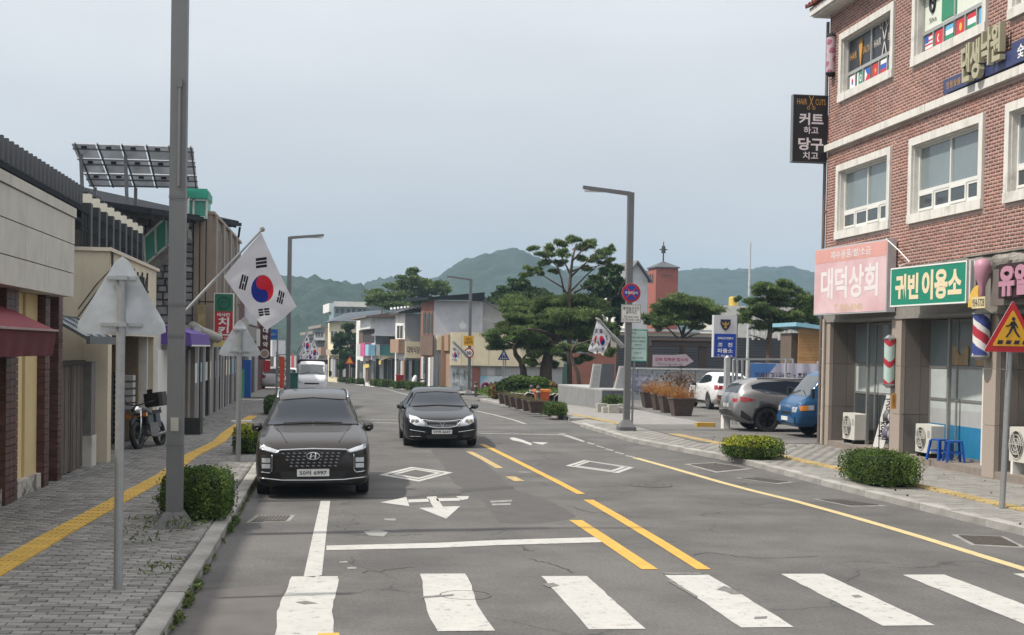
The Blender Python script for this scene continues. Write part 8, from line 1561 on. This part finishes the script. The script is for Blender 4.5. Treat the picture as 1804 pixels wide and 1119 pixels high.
# far backdrop houses between trunks
b = FB('far_house', 'low white building seen between the trunks behind the grassy bed', 925, 945, 1010, 640, 100, Cm['beige'], Cm['green']); b.win('C', 960, 650, 975, 664, 1)
# white scooter and red box
c = P(705, 676, 104); t = thing('red_box', 'red box standing on the far right pavement', 'box', (c.x, 104, gz(104)+.1)); a, b_ = P(698, 662, 104), P(711, 676, 104); mb = MB(); mb.box(a.x, b_.x, 104, 104.5, b_.z-.1, a.z); B('box_body', mb, Cm['red'], t); mb = MB(); mb.box(a.x-.04, b_.x+.04, 103.96, 104.54, a.z, a.z+.06); B('lid', mb, Cm['red'], t)
c = P(737, 672, 100); t = thing('scooter', 'white scooter parked nose out on the far right pavement', 'scooter', (c.x, 100, gz(100)+.1)); z = gz(100)+.1
for dx, dy in ((-.3, 0), (.45, .6)): mb = MB(); mb.tube([(c.x+dx, 100+dy+.22*math.cos(a), z+.25+.22*math.sin(a)) for a in np.linspace(0, 2*PI, 15)], .07, 6); B('wheel', mb, rubber, t)
mb = MB(); mb.tube([(c.x-.3, 100, z+.3), (c.x-.28, 100.05, z+.75), (c.x-.2, 100.15, z+1.05)], [.16, .2, .1], 8); mb.tube([(c.x-.2, 100.2, z+.35), (c.x+.2, 100.4, z+.35), (c.x+.45, 100.6, z+.7)], [.12, .16, .2], 8); B('body', mb, whitep, t, smooth=True); mb = MB(); mb.tube([(c.x-.55, 100.1, z+1.08), (c.x+.1, 100.1, z+1.08)], .03, 6); B('handlebar', mb, black, t); mb = MB(); mb.box(c.x+.15, c.x+.65, 100.4, 100.9, z+.72, z+.8); B('seat', mb, black, t)
# ---------------- left row beyond the stone building ----------------
XL = -4.35; LS = LW(XL)
def lpx(x, y, M_=None):
    M_ = M_ or LS; d = ray(x, y); o = Vector((0, 0, CAMH)); n = M_.col[2].to_3d(); t_ = (M_.translation-o).dot(n)/d.dot(n); p = o+d*t_-M_.translation; return p.dot(M_.col[0].to_3d()), p.z
def lrect(parent, name, x0, y0, x1, y1, m, c0=0, c1=.06, M_=None):
    M_ = M_ or LS; a0, _ = lpx(x0, (y0+y1)/2, M_); a1, _ = lpx(x1, (y0+y1)/2, M_); _, b0 = lpx((x0+x1)/2, y1, M_); _, b1 = lpx((x0+x1)/2, y0, M_); mb = MB(M_); mb.box(min(a0, a1), max(a0, a1), b0, b1, c0+.003, c1); B(name, mb, m, parent); return (M_, (a0+a1)/2, (b0+b1)/2, abs(a1-a0), b1-b0, c1)
t = thing('shop_row', 'row of narrow grey and green shop fronts under the stone building', 'building', (XL, 48, 0)); mb = MB(); mb.box(-14, XL, 40.5, 61, 0, 3.0); B('walls', mb, Cm['stone'], t)
mb = MB(); mb.box(-14, -4.5, 34.75, 40.4, 0, 2.9); B('side_block', mb, dirty_white, t); mb = MB(LW(-4.5)); mb.box(35.2, 37.2, .12, 2.3, 0, .05); B('white_door', mb, white_p, t)
cols_ = [Cm['stone'], glass, Cm['grey2'], Cm['green'], Cm['silver'], glass, Cm['dark'], Cm['beige'], Cm['grey2'], glass, Cm['stone'], Cm['dark']]; y = 40.7; k = 0
while y < 60.5:
    w_ = [.75, 1.1, .55, .9, .7, 1.2, .5][k % 7]; z1_ = [2.3, 2.15, 2.5, 2.3][k % 4]; mb = MB(LS); mb.box(y, y+w_-.1, .14, z1_, .003, [.08, .04, .16, .05, .10][k % 5]); B(['shutter', 'shop_window', 'door_leaf', 'post_panel'][k % 4], mb, cols_[k % len(cols_)], t)
    mb = MB(LS); mb.box(y+w_-.1, y+w_-.02, .12, 2.7, 0, .2); B('jamb', mb, [Cm['stone'], Cm['silver'], Cm['dark']][k % 3], t)
    if k % 2: mb = MB(LS); mb.box(y+.1, y+w_-.25, 1.3, 1.9, .17, .18); B('poster', mb, [Cm['white'], Cm['ltblue'], Cm['silver'], Cm['cream']][(k//2) % 4], t)
    y += w_; k += 1
mb = MB(LS); mb.box(40.6, 61, 2.5, 2.98, .2, .26); B('fascia', mb, Cm['grey2'], t)
t = thing('awning', 'purple awning at the left beyond the cream building', 'awning', (-4.3, 40, 2.4)); pu = mat('purple_cloth', (.10, .05, .26), .7, var=.08); a0, a1 = 36.2, 41.5; mb = MB(); mb.add([(-4.5, a0, 2.98), (-4.5, a1, 2.98), (-3.75, a1, 2.75), (-3.75, a0, 2.75)], [(0, 1, 2, 3)]); mb.add([(-3.75, a0, 2.75), (-3.75, a1, 2.75), (-3.72, a1, 2.42), (-3.72, a0, 2.42)], [(0, 1, 2, 3)]); mb.add([(-4.5, a0, 2.98), (-3.75, a0, 2.75), (-3.72, a0, 2.42), (-4.5, a0, 2.45)], [(0, 1, 2, 3)]); B('canopy', mb, pu, t); mb = MB(); mb.beam((-3.73, a0, 2.43), (-3.73, a1, 2.43), .03, .04); B('trim', mb, white_p, t)
t = thing('ventilation_duct', 'bent grey ventilation duct above the purple awning', 'duct', P(365, 590, 44)); mb = MB(); mb.tube([P(340, 575, 42), P(352, 583, 43), P(368, 590, 43.5), P(384, 596, 44)], .16, 10); mb.tube([P(350, 590, 43), P(362, 596, 43.5), P(372, 604, 44)], .10, 8); B('duct', mb, mat('duct_grey', (.30, .29, .26), .7, var=.2), t, smooth=True)
t = thing('faded_sign', 'faded yellow vertical sign strip on the stone building', 'sign', P(355, 560, 46.6)); a, b_ = P(349, 537, 46.6), P(362, 582, 46.6); mb = MB(); mb.box(a.x, b_.x, 46.5, 46.6, b_.z, a.z); B('sign_box', mb, mat('faded_yellow', (.36, .28, .14), .7, var=.4, scale=4), t)
# chicken sign
Yc = 46.2; a, b_ = P(377, 516, Yc), P(411, 612, Yc); t = thing('vertical_sign', 'vertical green and red chicken restaurant sign with white korean letters', 'sign', (a.x, Yc, b_.z)); xm, hw = (a.x+b_.x)/2, (b_.x-a.x)/2; H_ = a.z-b_.z; mb = MB(); mb.box(a.x, b_.x, Yc, Yc+.2, b_.z, a.z); B('sign_box', mb, white_p, t)
zs_ = [b_.z+.03, b_.z+H_*.13, b_.z+H_*.66, a.z-.03]
for (z0, z1_), m_, nm in (((zs_[0], zs_[1]), Cm['yellow'], 'yellow_band'), ((zs_[1], zs_[2]), redb, 'red_panel'), ((zs_[2], zs_[3]), mat('sign_dark_green', (.01, .13, .07), .5), 'green_panel')): mb = MB(); mb.box(xm-hw+.03, xm+hw-.03, Yc-.01, Yc, z0, z1_); B(nm, mb, m_, t)
Mf = lambda z: fr((xm, Yc-.015, z), (1, 0, 0)); mb = MB(Mf((zs_[2]+zs_[3])/2)); mb.tube([(.2*math.cos(a_), .2*math.sin(a_), 0) for a_ in np.linspace(0, 2*PI, 21)], .015, 5); B('ring_emblem', mb, mat('emblem_dark', (.01, .05, .03), .5), t); text('BBQ' if False else '맛나', Mf((zs_[2]+zs_[3])/2), .22, .12, MATS['emblem_dark'], t)
text('바사칸', Mf(b_.z+H_*.60), hw*1.3, .12, fm['w'], t, bold=.03); text('치', Mf(b_.z+H_*.47), hw*1.1, .30, fm['w'], t, bold=.03); text('킨', Mf(b_.z+H_*.30), hw*1.1, .30, fm['w'], t, bold=.03); text('안심', Mf(b_.z+H_*.17), hw*.9, .10, fm['w'], t)
mb = MB(); mb.beam((xm-hw-.5, Yc+.1, a.z-.3), (xm-hw, Yc+.1, a.z-.3), .04, .04); mb.beam((xm-hw-.5, Yc+.1, b_.z+.3), (xm-hw, Yc+.1, b_.z+.3), .04, .04); B('bracket', mb, black, t)
b = FB('maroon_building', 'maroon brick building with grey windows behind the chicken sign', 470, 414, 380, 470, 62, Cm['maroon'], Cm['maroon'], side=-1, sd=(-.01, 1)); b.win('S', 430, 535, 452, 572, 1, m=Cm['grey'], fm_=Cm['silver']); b.rect('fascia', 'S', 416, 575, 460, 600, Cm['stone'], 0, .1)
shopglass(b, 'S', 418, 452, 615, 700, 6, [Cm['grey2'], Cm['dark'], Cm['green'], Cm['silver'], Cm['dark']])
t = thing('blue_column', 'bright blue storefront column behind the second triangular sign', 'column', P(434, 690, 66)); a, b_ = P(428, 634, 66), P(441, 705, 66); mb = MB(); mb.box(a.x, b_.x, 66, 66.6, 0, a.z); B('column', mb, mat('column_blue', (.01, .08, .34), .5), t)
t = thing('round_mirror', 'round pale traffic mirror on a dark slanting arm', 'mirror', P(431, 568, 50)); c = P(431, 569, 50); mb = MB(Matrix.Translation(c)); mb.lathe([(.001, .0)]+[(.16*math.sin(q), .0) for q in (.5, 1)]+[(.16, 0)], 12) if False else None; mb = MB(fr(c, (1, 0, 0))); mb.prism([(.15*math.cos(q), .21*math.sin(q)) for q in np.linspace(0, 2*PI, 17)[:-1]], -.05, .03); B('mirror_back', mb, mat('mirror_shell', (.46, .46, .44), .5), t); mb = MB(); mb.tube([P(433, 578, 50.1), P(440, 595, 50.2), P(446, 612, 50.4)], .05, 7); B('mirror_arm', mb, dk, t)
Yd = 72; a, b_ = P(457, 574, Yd), P(476, 634, Yd); t = thing('vertical_sign', 'dark red vertical sign with white korean letters and a round badge', 'sign', (a.x, Yd, b_.z)); mb = MB(); mb.box(a.x, b_.x, Yd, Yd+.2, b_.z, a.z); B('sign_box', mb, Cm['maroon'], t); xm = (a.x+b_.x)/2
for s_, y_ in (('대', 582), ('박', 595), ('약', 607)): text(s_, fr((xm+.03, Yd-.01, P(466, y_, Yd).z), (1, 0, 0)), .26, .28, fm['w'], t, bold=.03)
disc(fr((xm, Yd-.02, P(466, 623, Yd).z), (1, 0, 0)), .24, Cm['silver'], t, 'badge', 0); disc(fr((xm, Yd-.02, P(466, 623, Yd).z), (1, 0, 0)), .17, Cm['tan'], t, 'badge_centre', .006)
a, b_ = P(452, 580, Yd-.3), P(458, 610, Yd-.3); t = thing('vertical_sign', 'narrow white sign strip left of the dark red sign', 'sign', (a.x, Yd-.3, b_.z)); mb = MB(); mb.box(a.x, b_.x, Yd-.3, Yd-.2, b_.z, a.z); B('sign_box', mb, white_p, t)
a, b_ = P(464, 635, 76), P(476, 655, 76); t = thing('hanging_sign', 'small red sign below the dark red vertical sign', 'sign', (a.x, 76, b_.z)); mb = MB(); mb.box(a.x, b_.x, 76, 76.15, b_.z, a.z); B('sign_box', mb, Cm['red'], t)
a, b_ = P(475, 580, 88), P(489, 598, 88); t = thing('road_sign', 'blue rectangular road sign with white marks far left', 'sign', (a.x, 88, b_.z)); mb = MB(); mb.box(a.x, b_.x, 88, 88.05, b_.z, a.z); B('plate', mb, mat('road_blue', (.01, .12, .42), .5), t); text('김천→', fr(((a.x+b_.x)/2, 87.98, (a.z+b_.z)/2), (1, 0, 0)), .36, .16, fm['w'], t)
mb = MB(); mb.cyl((b_.x, 88.1, gz(88)), (b_.x, 88.1, a.z), .05); B('post', mb, galv, t)
t = thing('orange_post', 'orange red roadside marker post left of the white truck', 'post', P(497, 690, 64)); a, b_ = P(493.5, 628, 64), P(500, 692, 64); mb = MB(); mb.box(a.x, b_.x, 64, 64.1, gz(64), a.z); B('post_body', mb, mat('marker_orange', (.55, .06, .02), .5), t)
t = thing('utility_frame', 'grey steel utility frame with cables behind the orange post', 'frame', P(495, 690, 66)); mb = MB(); 
for px in (488, 506): q = P(px, 620, 66); mb.beam((q.x, 66, gz(66)), (q.x, 66, q.z), .09, .09, up=(0, 1, 0))
for k in range(5): y0_, y1_ = 625+k*12, 637+k*12; mb.beam(P(488, y0_, 66), P(506, y1_, 66), .05, .05); mb.beam(P(488, y0_, 66), P(506, y0_, 66), .05, .05)
B('frame', mb, Cm['stone'], t)
t = thing('green_bin', 'dark green metal box left of the white truck', 'box', P(515, 690, 68)); a, b_ = P(504, 659, 68), P(524, 690, 68); mb = MB(); mb.box(a.x, b_.x, 68, 68.8, gz(68), a.z); B('box_body', mb, mat('bin_green', (.015, .10, .075), .5), t); mb = MB(); mb.box(a.x-.04, b_.x+.04, 67.96, 68.84, a.z, a.z+.07); B('lid', mb, MATS['bin_green'], t)
t = thing('green_banner', 'narrow green leaf banner standing on the left pavement', 'banner', P(424, 700, 42)); a, b_ = P(418, 650, 42), P(430, 703, 42); mb = MB(); mb.add([(a.x, 42, b_.z), (b_.x, 42, b_.z+.05), (b_.x, 42, a.z), (a.x, 42, a.z-.05)], [(0, 1, 2, 3)]); B('cloth', mb, mat('banner_green', (.06, .26, .13), .7, var=.2), t); mb = MB(); mb.cyl((a.x, 42.02, KH), (a.x, 42.02, a.z), .02); mb.box(a.x-.15, a.x+.45, 41.9, 42.2, KH, KH+.06); B('stand', mb, white_p, t)
c = P(337, 768, 36.4); t = thing('crate', 'black plastic crate on the left pavement behind the lamp pole', 'crate', (c.x, 36.4, KH)); mb = MB(Matrix.Translation((c.x, 36.4, KH))); w_, d_, h_ = .26, .35, .40
for q in ((-w_, w_, -d_, -d_+.03), (-w_, w_, d_-.03, d_), (-w_, -w_+.03, -d_+.03, d_-.03), (w_-.03, w_, -d_+.03, d_-.03)): mb.box(*q, .0, h_)
mb.box(-w_+.03, w_-.03, -d_+.03, d_-.03, 0, .04); mb.box(-w_-.02, w_+.02, -d_-.02, -d_, h_-.05, h_); mb.box(w_, w_+.02, -d_, d_, h_-.05, h_); B('crate_body', mb, blackp, t)
t = thing('slatted_rack', 'tall dark slatted crate stack inside the garage bay', 'rack', (-5.1, 33.2, KH)); mb = MB(); x0, x1, Yr = -5.62, -5.05, 33.0
for z in np.arange(.2, 1.75, .125): mb.box(x0, x1, Yr, Yr+.05, z, z+.05)
for x in np.linspace(x0, x1-.04, 5): mb.box(x, x+.035, Yr-.01, Yr+.06, .12, 1.75)
B('grille', mb, mat('rack_grey', (.14, .14, .14), .6, .3), t, kind='stuff'); mb = MB(); mb.box(x0, x1, Yr+.08, Yr+.7, .12, 1.75); B('rack_body', mb, dark, t)
for k in range(5): mb = MB(); mb.box(x1+.02, x1+.30, Yr+.1, Yr+.5, .9+k*.17, 1.02+k*.17); B('tray', mb, Cm['silver'], t)
# far left closing houses and pole
b = FB('far_house', 'pale low house beyond the parked cars on the far left', 500, 474, 440, 610, 112, Cm['beige'], Cm['white'], side=-1, sd=(-.09, 1)); shopglass(b, 'S', 476, 500, 628, 655, 4, [Cm['dark'], Cm['silver'], Cm['grey2']])
b = FB('far_house', 'grey house with sign band behind the distant flags', 528, 503, 480, 600, 150, Cm['grey2'], Cm['grey'], side=-1, sd=(-.10, 1)); shopglass(b, 'S', 504, 527, 625, 655, 5, [Cm['dark'], Cm['silver'], Cm['red'], Cm['grey2']])
# overhead cables on the brick building signs
t = thing('cable', 'white cable sagging between the pink and green signs', 'cable', (12.4, 29.6, 5)); mb = MB(); mb.tube([(12.45, 29.9, 5.15), (12.5, 29.3, 4.85), (12.5, 28.7, 4.55), (12.1, 28.3, 4.42)], .014, 5); B('wire', mb, white_p, t)
